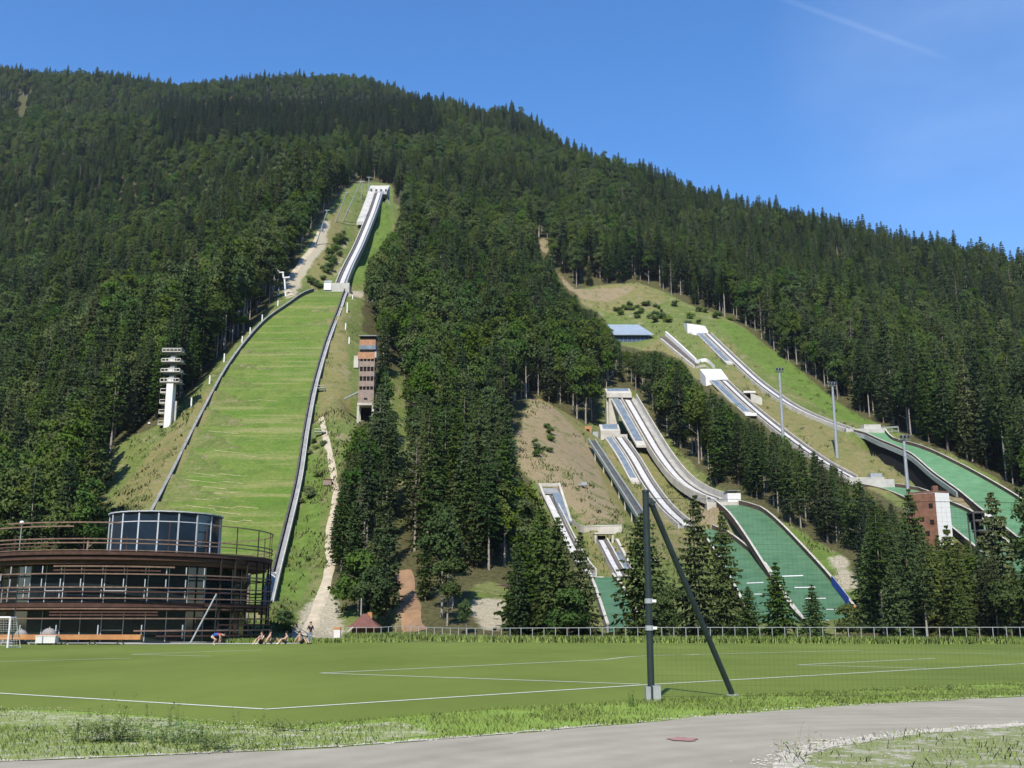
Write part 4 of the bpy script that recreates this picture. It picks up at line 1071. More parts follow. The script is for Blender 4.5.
# second middle inrun
t, pts = inrun('inrun_ramp', 'inrun beside the steel conveyor with a small blue panelled start house', AX_B2, 2.6, 0, .8, (.0, .45, 1.9), None, deck_t=.6, wm='concrete')
x0, x1 = P(600, 430, 248).x, P(619.5, 430, 248).x
zf = P(0, 437, 246).z
MB().prism([(x0, 246.3), (x1, 246.3), (x1, 250.5), (x0, 250.5)], hz(x0, 248) - 1, [P(0, 430.5, 246.3).z] * 2 + [P(0, 424.5, 250.5).z] * 2).build('start_house', M['white_conc'], t)
MB().prism([(x0 + .7, 246.8), (x1 - .4, 246.8), (x1 - .4, 250.1), (x0 + .7, 250.1)], zf, [P(0, 430.5, 246.3).z + .22] * 2 + [P(0, 424.5, 250.5).z + .02] * 2).build('roof_panel', M['blue_panel'], t)
MB().box((x1 + .8, 247.5, zf - 1.0), (1.7, 2.6, 3.4)).build('start_wall', M['white_conc'], t)
# small inrun at the left
t, pts = inrun('inrun_ramp', 'small white inrun with a square start frame at the left of the brown bank', AX_A, 1.7, -.3, .6, None, None, deck_t=.5, track_w=1.0)
a, b, c_, d = P(539.5, 485, 202), P(559, 485, 202), P(571, 523, 188.5), P(546.5, 503, 196.5)
MB().bar(a, b, .5, .7).build('start_frame', M['white_conc'], t); MB().sweep(crom([b, c_], 1.5), rect(-.22, .22, -.7, .45)).build('outer_wall', M['white_conc'], t); MB().sweep(crom([a, d], 1.5), rect(-.22, .22, -.7, .35)).build('outer_wall', M['white_conc'], t)
MB().sweep(crom([P(556, 493, 198.5), P(568, 522, 188)], 1.5), rect(-.75, .75, -.3, .0)).build('start_gate_stand', M['blue_panel'], t)
MB().sweep(crom([P(550, 488, 201), P(552, 492, 199)], 1), rect(-1.4, 1.4, -.4, -.05)).build('start_platform', M['grey_conc'], t)
e = P(593, 576, 159); MB().box((e.x, 159, e.z - .9), (3.0, 2.2, 1.6)).build('takeoff_table', M['concrete'], t)
# smallest inrun
t, pts = inrun('inrun_ramp', 'smallest inrun below the white retaining wall with a dark doorway', AX_F, 1.5, -.2, .5, None, None, deck_t=.4, track_w=.8)
a = P(605, 541, 176.4)
MB().box((a.x - 1.6, 176.8, a.z + .1), (.35, 1.6, 2.0)).build('start_frame', M['white_conc'], t); MB().box((a.x + 1.25, 176.8, a.z + .1), (.35, 1.6, 2.0)).build('start_frame', M['white_conc'], t)
MB().box((a.x - .17, 176.8, a.z + 1.25), (3.3, 1.9, .28)).build('start_frame', M['white_conc'], t)
MB().box((a.x - .5, 177.4, a.z + .1), (1.3, .3, 1.7)).build('doorway', M['dark_void'], t)
MB().sweep(crom([P(612, 546, 175), P(625, 572, 163)], 1.5), rect(-.8, .8, -.3, .05)).build('start_gate_stand', M['blue_panel'], t)
MB().sweep(crom([P(617, 541, 176), P(632, 570, 163)], 1.5), rect(-.2, .2, -.5, .4)).build('outer_wall', M['white_conc'], t)
t = thing('retaining_wall', P(600, 531, 180), 'long low white retaining wall across the foot of the brown bank', 'retaining wall')
wp = crom([on_ground(*q) + Vector((0, 0, .35)) for q in ((572, 524), (577, 529), (584, 532), (600, 532.5), (622, 532))], 1.5)
MB().sweep(wp, rect(-.2, .2, -.9, .55), lat=(0, 1, 0)).build('wall', M['white_conc'], t)
MB().sweep(wp, rect(-.28, .28, .553, .66), lat=(0, 1, 0)).build('coping', M['white_paint'], t)
# long inrun of the wide slope
t, pts = inrun('inrun_ramp', 'long curved white inrun at the upper right with a white start block', AX_D, 2.8, .1, .7, (.0, .30, 2.2), None, deck_t=.7, track_w=1.3)
x0, x1 = P(686.5, 325, 352).x, P(707, 325, 352).x
gz_ = hz(x0 + 2, 352)
MB().prism([(x0, 350.5), (x1, 350.5), (x1 + .2, 357), (x0 - .2, 357)], P(0, 337, 350.5).z - 1.5, [P(0, 323.5, 350.5).z, P(0, 331, 350.5).z, P(0, 326, 357).z, P(0, 322.8, 357).z]).build('start_house', M['white_paint'], t)
MB().box(((x0 + x1) / 2 + 2.2, 350.4, P(0, 334.5, 350).z), (2.6, .3, 1.0)).build('start_opening', M['dark_void'], t)
for i in (8, 14): p = pts[i]; MB().box((p.x - 1.9, p.y, p.z + .2), (.35, .35, .8)).build('marker_box', M['board'], t)
p = pts[-1]
MB().prism([(p.x - 1.6, 268.2), (p.x + 8.9, 268.2), (p.x + 5.0, 274), (p.x - 1.5, 274)], p.z - 2.6, p.z - .15).build('takeoff_table', M['concrete'], t)
MB().box((p.x + 5.6, 270.5, p.z + .5), (4.4, 2.6, 1.3)).build('coach_stand', M['concrete'], t)
# inrun lower right of it
t, pts = inrun('inrun_ramp', 'shorter white inrun in front of the long one with blue panels, vanishing behind trees', AX_C, 2.6, .2, .7, (.0, .36, 2.6), None, deck_t=.8, track_w=1.2)
x0, x1 = P(704.5, 372, 306).x, P(727, 372, 306).x
MB().prism([(x0, 304.6), (x1, 304.6), (x1 - 1.0, 310), (x0 - .6, 310)], P(0, 381, 305).z - 3, [P(0, 376.5, 304.6).z, P(0, 379, 304.6).z] + [P(0, 369, 310).z] * 2).build('start_house', M['white_paint'], t)
MB().box(((x0 + x1) / 2 + 1.4, 304.5, P(0, 380.5, 304).z - .1), (2.6, .3, .8)).build('start_opening', M['dark_void'], t)
p = pts[int(len(pts) * .37)]; MB().box((p.x - 3.0, p.y - .5, p.z - .35), (3.2, 3.6, .8)).build('stand_end', M['white_paint'], t)
piers(t, pts, (6, 12, 18), 2.2, .5)
p = pts[-1]; MB().prism([(p.x - 2.0, 234), (p.x + 6.6, 234), (p.x + 6.0, 240), (p.x - 1.8, 240)], p.z - 3.2, p.z - .1).build('takeoff_table', M['concrete'], t)
MB().box((p.x + 5.2, 236, p.z + .45), (2.6, 2.2, 1.0)).build('coach_stand', M['steel'], t)
MB().box((p.x + 2.2, 231.3, p.z - 3.4), (11.0, .6, 5.0)).build('front_wall', M['concrete'], t)
# sunken stairway
t = thing('stairway', P(680, 350, 342), 'sunken stairway with white walls zigzagging down the bank to the shorter inrun', 'stairway')
u1 = [on_ground(*q) + Vector((0, 0, .5)) for q in ((666, 335.5), (680, 348), (696, 363))]; u2 = [on_ground(*q) + Vector((0, 0, .3)) for q in ((661, 341), (676, 353.5), (694, 368.5))]
MB().sweep(crom(u1, 2), rect(-.3, .3, -1.6, .9)).build('side_wall', M['white_paint'], t); MB().sweep(crom(u2, 2), rect(-.3, .3, -1.6, .6)).build('side_wall', M['white_conc'], t)
MB().sweep(crom([(a + b) / 2 for a, b in zip(u1, u2)], 2), rect(-1.0, 1.0, -1.5, .05)).build('stair_flight', M['groove'], t)
v = crom([on_ground(*q) + Vector((0, 0, .4)) for q in ((696, 364), (706, 361.5), (715, 369))], 1.5)
MB().sweep(v, rect(-.3, .3, -1.6, .6), lat=(.5, .86, 0)).build('side_wall', M['white_paint'], t)
v = crom([on_ground(*q) + Vector((0, 0, .3)) for q in ((696, 369), (705, 366.5), (710, 371))], 1.5)
MB().sweep(v, rect(-.25, .25, -1.6, .3), lat=(.5, .86, 0)).build('side_wall', M['white_conc'], t)

# --- long hill inrun
pts = crom([P(*a) for a in AX_B], 2.0)
t = thing('inrun_ramp', (pts[0].x, pts[0].y, hz(pts[0].x, pts[0].y)), 'highest long inrun ramp above the grass hill with a pale start platform on top', 'ski jump ramp')
MB().sweep(pts, rect(-1.45, 1.45, -1.2, 0)).build('deck', M['grey_conc'], t)
MB().sweep(pts, rect(-1.7, -1.453, -1.4, .7)).build('side_wall', M['concrete'], t)
MB().sweep(pts, rect(1.453, 1.9, -1.6, .9)).build('side_wall', M['steel'], t)
MB().sweep(pts, rect(-.45, .85, .003, .2)).build('track', M['track'], t)
MB().sweep(pts, rect(-1.2, -.55, .003, .4)).build('track_edge', M['groove'], t); MB().sweep(pts, rect(.95, 1.3, .003, .3)).build('track_edge', M['groove'], t)
MB().sweep([p for p in pts if p.y > 374], rect(1.1, 1.44, -5.0, -1.203)).build('deck_shade_sheet', M['clad_and_shade'], t)  # black sheet colours in the shadow under the ramp's right side
sub = [p for p in pts if p.y > 373]
b = MB().sweep(sub, rect(-4.3, -1.75, -.7, .6)).build('start_gate_stand', M['concrete'], t)
MB().sweep(sub[1:-1], rect(-4.1, -1.95, .604, .66)).build('panel', M['concrete'], b)
p = pts[0]
MB().prism([(p.x - 4.5, 406.5), (p.x + 3.4, 406.5), (p.x + 3.8, 413), (p.x - 4.2, 413)], p.z - 1.6, [P(0, 191.5, 406.5).z] * 2 + [P(0, 185.5, 413).z] * 2).build('start_platform', M['concrete'], t)
for k in range(4): MB().box((p.x - 3 + k * 2, 406.8, P(0, 191, 406).z + .55), (.7, .7, 1.0)).build('start_box', M['board'], t)
for y in (397, 404, 411):
    i = min(range(len(pts)), key=lambda k: abs(pts[k].y - y)); q = pts[i]; z = hz(q.x, y) - 1
    MB().box((q.x + .4, y, (q.z - 1 + z) / 2), (3.6, .8, q.z - 1 - z)).build('pylon', M['clad_and_shade'], t)
MB().bar(P(387, 199, 404), P(391.5, 208, 402), .35, .35).build('brace', M['greenish_steel'], t)
p = pts[-1]; xl = P(325, 284, 306).x
MB().prism([(xl, 304.6), (p.x + 2.8, 304.6), (p.x + 2.8, 309), (xl, 309)], p.z - 4.2, p.z - .1).build('takeoff_table', M['concrete'], t)
MB().box(((xl + p.x - 2.6) / 2, 305.2, p.z + .55), (p.x - 2.6 - xl, .3, .5)).build('stand_rail', M['steel'], t)
MB().box(((xl + p.x - 2.6) / 2, 304.4, p.z - 1.3), (p.x - 2.6 - xl, .2, 2.3)).build('front_board', M['white_paint'], t)

# --- steel conveyor lift
t = thing('conveyor_lift', P(600, 450, 240), 'steel conveyor on thin legs beside the middle inruns with an orange cabin on top', 'lift')
pts = crom([on_ground(*q) + Vector((0, 0, 2.6)) for q in ((592, 452), (605, 472), (620, 496), (643, 533))], 2)
for o_ in (-.75, .75): MB().sweep(pts, rect(o_ - .15, o_ + .15, -.45, .3)).build('girder', M['greenish_steel'], t)
MB().sweep(pts, rect(-.55, .55, -.3, -.12)).build('walkway', M['board'], t)
for i in range(3, len(pts), 4):
    p = pts[i]; zz = hz(p.x, p.y) - .5
    MB().bar((p.x - .7, p.y, zz), (p.x - .7, p.y, p.z - .4), .22, .22).build('leg', M['white_conc'], t)
    MB().bar((p.x + .7, p.y, zz), (p.x + .7, p.y, p.z - .4), .22, .22).build('leg', M['white_conc'], t)
p = P(588, 438, 248.5); b = MB().box((p.x, 248.5, p.z + 1.2), (1.7, 1.7, 3.0)).build('cabin', M['orange_wood'], t)
MB().box((p.x - .1, 247.6, p.z + 1.2), (.8, .08, 1.6)).build('doorway', M['dark_void'], b)
MB().box((p.x - 2.1, 248.5, p.z + .7), (2.2, 2.0, 1.3)).build('platform', M['greenish_steel'], t); MB().box((p.x + 1.7, 248.0, p.z + .2), (1.3, 1.8, 2.2)).build('machine_box', M['steel'], t)
t = thing('snow_machine', P(583, 487, 202), 'small grey machine with legs standing on the brown bank', 'machine')
p = on_ground(584, 489)
MB().box((p.x, p.y, p.z + .9), (1.1, .8, .7)).build('body', M['steel'], t); MB().bar((p.x - 1.2, p.y, p.z + .75), (p.x - .4, p.y, p.z + .9), .3, .35).build('arm', M['greenish_steel'], t)
for s in (-.4, .4): MB().bar((p.x + s, p.y, p.z - .1), (p.x + s, p.y, p.z + .6), .12, .12).build('leg', M['white_conc'], t)
# ------------------------------------------------------------------ towers, poles, houses on the hillside
def tower_base(px, py, Y):
    p = P(px, py, Y); return Vector((p.x, Y, hz(p.x, Y)))
# white judges tower left of the long hill
Yt = TOWER_SPOTS[0][1]
def tz_(py, Y=None): return P(512, py, Y or Yt).z
def tx_(px, Y=None): return P(px, 400, Y or Yt).x
b0 = tower_base(170, 428, Yt); t = thing('judges_tower', b0, 'slender white concrete tower with stacked open platforms left of the long grass hill', 'judges tower')
xc = tx_(170.3)
MB().box((xc, Yt, (tz_(384) + b0.z - 1) / 2), (1.35, 1.9, tz_(384) - b0.z + 1)).build('shaft', M['white_paint'], t)
MB().box((xc + .05, Yt + .3, (tz_(350) + tz_(384)) / 2 + .002), (.95, 1.4, tz_(350) - tz_(384))).build('stair_core', M['grey_conc'], t)
xl, xr = tx_(160.5), tx_(179.5)
for k, (y0, y1) in enumerate(((350, 353.8), (359.6, 363.6), (369.6, 373.8), (379.4, 384))):
    z1, z0 = tz_(y0), tz_(y1)
    MB().box(((xl + xr) / 2 + .25, Yt - .1, z0 + .08), (xr - xl + .6, 1.9, .12)).build('platform', M['grey_conc'], t)
    f = MB()
    f.box(((xl + xr) / 2, Yt - 1.10, z1 - .05), (xr - xl, .1, .16)); f.box(((xl + xr) / 2, Yt - 1.10, z0 + .22), (xr - xl, .1, .22))
    for q in range(6): f.box((xl + (xr - xl) * q / 5, Yt - 1.10, (z0 + z1) / 2 + .08), (.14, .1, z1 - z0 - .42))
    f.box((xr + .05, Yt - .2, z1 - .2), (.1, 2.4, .14)); f.box((xr + .05, Yt - .2, z0 + .3), (.1, 2.4, .25))
    f.build('railing', M['white_conc'], t)
    if k: MB().box((xc + .02, Yt - 1.06, (z0 + z1) / 2 + .1), (1.3, .06, z1 - z0)).build('shield', M['white_paint'], t)
    MB().box(((xl + xr) / 2, Yt + 1.1, (z0 + z1) / 2 + .1), (xr - xl - .2, .08, z1 - z0)).build('back_panel', M['grey_conc'], t)
MB().box(((xl + xr) / 2, Yt, tz_(349.4)), (xr - xl + .3, 2.2, .12)).build('roof', M['grey_conc'], t)
for y0, y1 in ((389.6, 394), (400.5, 404.5), (410.5, 414.5), (421.5, 426)):
    z1, z0 = tz_(y0), tz_(y1); f = MB(); xa, xb = tx_(161), tx_(166.6)
    f.box(((xa + xb) / 2, Yt, z0 + .08), (xb - xa, 1.8, .16)); f.box(((xa + xb) / 2, Yt - .9, z1), (xb - xa, .08, .14)); f.box((xa + .06, Yt - .9, (z0 + z1) / 2), (.1, .08, z1 - z0)); f.box(((xa + xb) / 2, Yt - .9, z0 + .25), (xb - xa, .06, .2))
    f.build('balcony', M['white_conc'], t)
MB().box((tx_(176), Yt + .3, (tz_(401) + tz_(424)) / 2), (.32, .5, tz_(401) - tz_(424))).build('drain_pipe', M['white_conc'], t)
# timber coaches tower right of the long hill
Yt = TOWER_SPOTS[1][1]; b0 = tower_base(367, 421, Yt)
t = thing('coaches_tower', b0, 'tall narrow tower of orange and faded pink timber storeys right of the long grass hill', 'coaches tower')
xa, xb = tx_(358.8), tx_(374.8); xm, wd = (xa + xb) / 2, xb - xa
def zt2(yc): return tz_(320 + yc / 6.98)
def storey(y0, y1, m, nm, ww=wd, x=xm, dep=3.0, yo=0): return MB().box((x, Yt + yo, (zt2(y0) + zt2(y1)) / 2), (ww, dep, zt2(y0) - zt2(y1))).build(nm, m, t)
MB().prism([(xa - .15, Yt - 1.9), (xb + .25, Yt - 1.9), (xb + .25, Yt + 1.7), (xa - .15, Yt + 1.7)], zt2(128), [zt2(122)] * 2 + [zt2(110)] * 2).build('roof', M['grey_conc'], t)
storey(127, 150, M['dark_void'], 'opening', wd * .92)
storey(150, 188, M['faded_orange'], 'siding'); storey(188, 217, M['blue_panel'], 'siding', wd * 1.02)['label'] = 'pale blue storey'
storey(217, 236, M['dark_void'], 'opening', wd * .9); storey(236, 283, M['faded_orange'], 'siding', wd * 1.1, xm - .1)
for y0, y1 in ((283, 300), (338, 370), (404, 436), (474, 498)):
    o = storey(y0, y1, M['dark_void'], 'opening', wd * .86, xm, 2.6)
    f = MB()
    for q in range(5): f.box((xm - wd * .45 + wd * .9 * q / 4, Yt - 1.42, (zt2(y0) + zt2(y1)) / 2), (.14, .12, zt2(y0) - zt2(y1)))
    f.build('post_row', M['pink_wood'], t)
for y0, y1 in ((300, 338), (370, 404), (436, 474), (498, 590)): storey(y0, y1, M['pink_wood'], 'siding', wd * .97)
MB().box((xm - .05, Yt - 1.53, zt2(560)), (.7, .08, .35)).build('window', M['dark_void'], t)
MB().box((xm, Yt, zt2(597)), (wd * 1.05, 3.2, zt2(590) - zt2(606))).build('base_beam', M['white_conc'], t)
for s in (-1, 1):
    for d in (-1.3, 1.3): MB().box((xm + s * wd * .46, Yt + d, (zt2(604) + b0.z - 1.2) / 2), (.45, .45, zt2(604) - b0.z + 1.2)).build('leg', M['white_conc'], t)
MB().box((xm, Yt + 1.55, (zt2(604) + zt2(690)) / 2), (wd * .9, .1, zt2(604) - zt2(690))).build('back_wall', M['dark_void'], t)
MB().box((xa - .65, Yt - .6, zt2(300)), (1.0, 1.2, zt2(262) - zt2(345))).build('side_cabin', M['white_conc'], t)
MB().box((xb + .1, Yt - .4, zt2(255)), (.35, 2.6, zt2(235) - zt2(275))).build('bracket', M['white_conc'], t)
MB().bar(P(344, 399, Yt), P(358.5, 392, Yt), .4, .3).build('gangway', M['greenish_steel'], t)
# start signal post at the knoll
p = on_ground(286, 296); Y = p.y
t = thing('signal_stand', p, 'white angular steel stand with a raised arm beside the top of the long grass slope', 'stand')
def q_(px, py): return P(px, py, Y)
MB().bar(p - Vector((0, 0, .6)), q_(284.5, 278.5), .45, .4).build('post', M['white_paint'], t)
MB().bar(q_(283.5, 278), q_(290, 277.3), .7, .35).build('platform', M['white_paint'], t); MB().bar(q_(283.5, 278), q_(283, 272.5), .55, .4).build('arm', M['white_paint'], t)
MB().bar(q_(276, 272.8), q_(284, 272.3), .5, .3).build('beam', M['white_paint'], t)
v = [q_(275.7, 273.2), q_(280.5, 272.6), q_(276.2, 267)]
MB().add([*v, *[a + Vector((0, .3, 0)) for a in v]], [(0, 1, 2), (5, 4, 3), (0, 3, 4, 1), (1, 4, 5, 2), (2, 5, 3, 0)]).build('wind_sail', M['white_paint'], t)
# distance markers along the slope
def marker(px, py, h_px, label, group):
    p = on_ground(px, py); h_ = h_px * p.y / F
    t = thing('distance_marker', p, label, 'marker', group)
    MB().box((p.x, p.y, p.z + h_ / 2 - .1), (.32, .14, h_ + .2), top=.8).build('board', M['white_paint'], t)
    MB().box((p.x, p.y + .12, p.z + h_ * .35), (.1, .1, h_ * .7)).build('stake', M['grey_conc'], t)
for i, (px, py, h_) in enumerate([(278.5, 296, 10), (277.8, 306, 6), (262, 322, 8), (250, 334, 7), (242, 343, 7), (224, 362, 9), (209.5, 384, 9), (191, 408, 10)]):
    marker(px, py, h_, 'white marker board up the left flank of the long grass slope', 'white markers left of the long grass slope')
for i, (px, py, h_) in enumerate([(352.5, 299, 4), (347, 313, 11), (345.5, 330, 7), (349, 344, 7)]):
    marker(px, py, h_, 'white marker board on the bank right of the long grass slope', 'white markers right of the long grass slope')
for px, py, lab in ((320, 393, 'upper'), (320, 437, 'lower')):
    p = on_ground(px, py); t = thing('camera_platform', p, f'{lab} small steel platform beside the right edge of the long grass slope', 'platform')
    MB().box((p.x, p.y, p.z + .9), (2.2, .9, .15)).build('deck', M['steel'], t)
    MB().box((p.x, p.y - .4, p.z + 1.5), (2.2, .06, .1)).build('rail', M['white_conc'], t)
    for s in (-.95, .95): MB().bar((p.x + s, p.y, p.z - .3), (p.x + s, p.y - .3, p.z + 1.55), .1, .1).build('leg', M['steel'], t)
p = on_ground(331, 486); t = thing('bench_box', p, 'small brown box beside the lower end of the upper gravel path', 'box')
MB().box((p.x - .6, p.y, p.z + .5), (1.4, .8, 1.0)).build('body', M['pink_wood'], t); MB().box((p.x - .6, p.y, p.z + 1.06), (1.6, 1.0, .1)).build('lid', M['red_brown'], t)
# lift masts left of the highest inrun
for (bx_, by_, tx2, ty2, lab) in [(315.5, 245, 327.5, 210, 'lowest'), (335, 222, 347, 192, 'second'), (342.5, 221, 361, 181.5, 'longest'), (361, 198, 362.5, 181, 'upright'), (369, 187, 369, 177, 'short topmost')]:
    p = on_ground(bx_, by_, 200); q = P(tx2, ty2, p.y - 1.0)
    t = thing('lift_mast', p, f'{lab} thin grey mast of the lift line left of the highest inrun', 'mast')
    MB().tube(p - Vector((0, 0, .5)), q, .24, .16, 7).build('pole', M['greenish_steel'], t)
    MB().bar(q + Vector((-.9, 0, -.1)), q + Vector((.9, 0, -.1)), .2, .2).build('cross_arm', M['greenish_steel'], t)
# floodlight poles
for (px, ty3, by_, Y, lab) in [(784.5, 371, 462, 251, 'left floodlight pole rising from the trees beside the shorter inrun'), (838, 385, 468, 251, 'middle floodlight pole on the dry bank left of the takeoff table'), (912.5, 439, 545, 196, 'right floodlight pole behind the brown and white tower')]:
    x = P(px, by_, Y).x; z0 = hz(x, Y); z1 = P(px, ty3, Y).z
    t = thing('floodlight_pole', (x, Y, z0), lab, 'floodlight pole')
    MB().tube((x, Y, z0 - .5), (x, Y, z1), .42, .26, 10).build('pole', M['steel'], t)
    MB().box((x, Y, z1 - .2), (2.2, .8, .14)).build('platform', M['greenish_steel'], t)
    for k in (-.7, 0, .7):
        l_ = MB().box((x + k, Y - .45, z1 + .35), (.55, .4, .6)).build('lamp', M['steel'], t)
        MB().box((x + k, Y - .67, z1 + .35), (.45, .04, .5)).build('lens', M['glass'], l_)
# blue roofed building
Y = 352.0; xa, xb = P(613, 343, Y).x, P(651, 343, Y).x; z0 = P(0, 345, Y).z; z1 = P(0, 336, Y).z
t = thing('machine_house', ((xa + xb) / 2, Y, hz((xa + xb) / 2, Y)), 'low blue building with a pale blue pitched metal roof above the middle jumps', 'building')
MB().box(((xa + xb) / 2, Y + 4, (z1 + z0) / 2 - 1), (xb - xa, 8, z1 - z0 + 2)).build('wall', M['blue_wall'], t)
mb = MB()
for k in range(9): mb.box((xa + (xb - xa) * (k + .5) / 9, Y - .06, (z1 + z0) / 2 - .1), (.16, .12, z1 - z0))
mb.build('wall_batten', M['blue_panel'], t)
MB().prism([(xa - .8, Y - 1.2), (xb + .9, Y - 1.2), (xb - 3.0, Y + 9.5), (xa - 1.5, Y + 9.5)], [z1] * 2 + [P(0, 324.5, Y + 9.5).z - .3] * 2, [z1 + .3] * 2 + [P(0, 324.5, Y + 9.5).z] * 2).build('roof', M['blue_roof'], t)
# small white hut on the dry bank
p = on_ground(752, 402, 200); Y = p.y
t = thing('shelter', p, 'small white concrete shelter on the dry bank between the two right inruns', 'shelter')
xa, xb = P(744, 400, Y).x, P(759.5, 400, Y).x; zt = P(0, 391, Y).z; zb = P(0, 402.5, Y).z - .8
MB().prism([(xa, Y), (xb - 1.0, Y), (xb - 1.5, Y + 5), (xa + .5, Y + 5)], zt - .5, zt).build('roof', M['white_paint'], t)
MB().prism([(xb - 2.4, Y + .2), (xb + .6, Y - .5), (xb - .5, Y + 4.8), (xb - 1.8, Y + 4.8)], zb, [zt - .503, zt - 2.0, zt - .9, zt - .503]).build('wall', M['white_conc'], t)
MB().box(((xa + xb) / 2 - .8, Y + 4.5, (zt + zb) / 2 - .3), (xb - xa - 2, .4, zt - zb - .6)).build('back_wall', M['dark_void'], t)
# brown and white judges tower
Y = TOWER_SPOTS[2][1]; cx_ = P(936, 500, Y).x
t = thing('judges_tower', (cx_, Y, hz(cx_, Y)), 'block tower with one brown timber face and one white face among trees', 'judges tower')
zt = P(0, 492, Y).z; zb = hz(cx_, Y) - 1
d1 = Vector((-3.9, 2.9, 0)); d2 = Vector((2.85, 1.0, 0))
c0 = Vector((cx_, Y, 0)); poly = [c0, c0 + d2, c0 + d2 + d1, c0 + d1]
MB().prism([(p.x, p.y) for p in poly], zb, zt).build('wall', M['white_paint'], t)
dn = d1.cross(Vector((0, 0, 1))).normalized(); dn = -dn if dn.y > 0 else dn
a, b = c0 + dn * .06 + d1 * .02, c0 + dn * .06 + d1
fp = [(a.x, a.y), (b.x, b.y), (b.x - dn.x * .05, b.y - dn.y * .05), (a.x - dn.x * .05, a.y - dn.y * .05)]
fc = MB().prism(fp, zb, zt - .12).build('timber_face', M['red_brown'], t)
for u_, v_ in ((.2, .28), (.55, .55), (.2, .62), (.78, .58), (.78, .3), (.4, .85)):
    p = c0 + d1 * u_ + dn * .1; zz = zt - (zt - P(0, 540, Y).z) * v_
    MB().box((p.x, p.y, zz), (.7, .12, .8), math.atan2(d1.y, d1.x)).build('window', M['dark_void'], fc)
MB().prism([(p.x, p.y) for p in [c0 - d1 * .02 - d2 * .03, c0 + d2 * 1.03 - d1 * .02, c0 + d2 * 1.03 + d1 * 1.03, c0 + d1 * 1.03 - d2 * .03]], zt + .003, zt + .25).build('roof', M['red_brown'], t)
MB().box((cx_ + .4, Y + 1.2, zt + .75), (.9, .9, 1.0)).build('chimney', M['red_brown'], t)
# black stepped coaches tower
Y = TOWER_SPOTS[3][1]; xa, xb = P(971, 530, Y).x, P(986, 530, Y).x; xm = (xa + xb) / 2
t = thing('coaches_tower', (xm, Y, hz(xm, Y)), 'black steel tower of stepped platforms half hidden by a spruce at the right', 'coaches tower')
for k, py in enumerate((513, 521, 531, 541)):
    z = P(0, py, Y).z
    o = MB().box((xm + k * .35, Y, z), (xb - xa, 2.4, .3)).build('platform', M['board'], t)
    if k: MB().box((xm + k * .35 + .9, Y - 1.22, z + .75), (1.1, .1, .8)).build('banner', M['white_paint'], t)
    MB().box((xm + k * .35, Y + 1.1, z - .75), (xb - xa - .4, .1, 1.2)).build('back_panel', M['clad_and_shade'], t)
for s in (-1, 1):
    for d in (-1.1, 1.0): MB().box((xm + s * 1.1, Y + d, (P(0, 513, Y).z + hz(xm, Y)) / 2 - .5), (.2, .2, P(0, 513, Y).z - hz(xm, Y) + .9)).build('leg', M['board'], t)
# steel gantry behind the takeoff of the wide slope
Y = 276; t = thing('gantry', P(890, 436, Y), 'steel gantry frame standing at the forest edge above the takeoff table', 'gantry')
pa, pb = P(873, 428.5, Y), P(898, 427, Y)
MB().bar(pa, pb, .4, .5).build('beam', M['greenish_steel'], t)
for k in range(5):
    p = pa.lerp(pb, k / 4); MB().bar((p.x, Y, hz(p.x, Y) - .5), p, .25, .25).build('leg', M['greenish_steel'], t)
MB().bar(pa - Vector((0, 0, 1.1)), pb - Vector((0, 0, 1.1)), .15, .2).build('rail', M['greenish_steel'], t)
# white house in the woods
p = on_ground(490, 606); Y = TOWER_SPOTS[4][1]; xa, xb = P(474, 596, Y).x, P(511, 596, Y).x; z0 = hz((xa + xb) / 2, Y) - 1; z1 = P(0, 587, Y).z
t = thing('white_house', ((xa + xb) / 2, Y, z0 + 1), 'low white house half hidden in the woods above a gravel patch', 'house')
z0 = P(0, 599, Y).z - .3
MB().box(((xa + xb) / 2, Y + 2, (z0 + z1) / 2), (xb - xa, 4, z1 - z0)).build('wall', M['plaster'], t)
MB().prism([(xa - .6, Y - .7), (xb + .6, Y - .7), (xb + .3, Y + 4.4), (xa - .2, Y + 4.4)], [z1 + .003] * 4, [z1 + .18] * 2 + [z1 + 1.0] * 2).build('roof', M['brown_board'], t)
MB().box((xb - 1.2, Y - .04, z0 + 1.0), (1.0, .08, .9)).build('window', M['glass_blue'], t)
# hut with red roof
Y = 122.0; xa, xb = P(349, 630, Y).x, P(377, 630, Y).x; xm = (xa + xb) / 2; z0 = hz(xm, Y); ze = P(0, 628, Y).z; zr = P(0, 613.5, Y).z
t = thing('hut', (xm, Y, z0), 'small hut with a steep red brown roof and chimney behind the fence', 'hut')
MB().box((xm, Y + 1.6, (z0 - .5 + ze + .3) / 2), (xb - xa - .5, 2.6, ze - z0 + .8)).build('wall', M['red_brown'], t)
mb = MB(); w_ = (xb - xa) / 2 + .3
rg = [(xm - w_, Y - .3, ze), (xm + w_, Y - .3, ze), (xm + w_, Y + 3.6, ze), (xm - w_, Y + 3.6, ze), (xm - w_ * .55, Y + .5, (ze + zr) / 2 - .1), (xm + w_ * .55, Y + .5, (ze + zr) / 2 - .1), (xm + w_ * .55, Y + 2.8, (ze + zr) / 2 - .1), (xm - w_ * .55, Y + 2.8, (ze + zr) / 2 - .1), (xm - .25, Y + 1.4, zr), (xm + .25, Y + 1.4, zr), (xm + .25, Y + 1.9, zr), (xm - .25, Y + 1.9, zr)]
mb.add(rg, [(0, 1, 5, 4), (1, 2, 6, 5), (2, 3, 7, 6), (3, 0, 4, 7), (4, 5, 9, 8), (5, 6, 10, 9), (6, 7, 11, 10), (7, 4, 8, 11), (8, 9, 10, 11), (3, 2, 1, 0)])
rf = mb.build('roof', M['roof_red'], t)
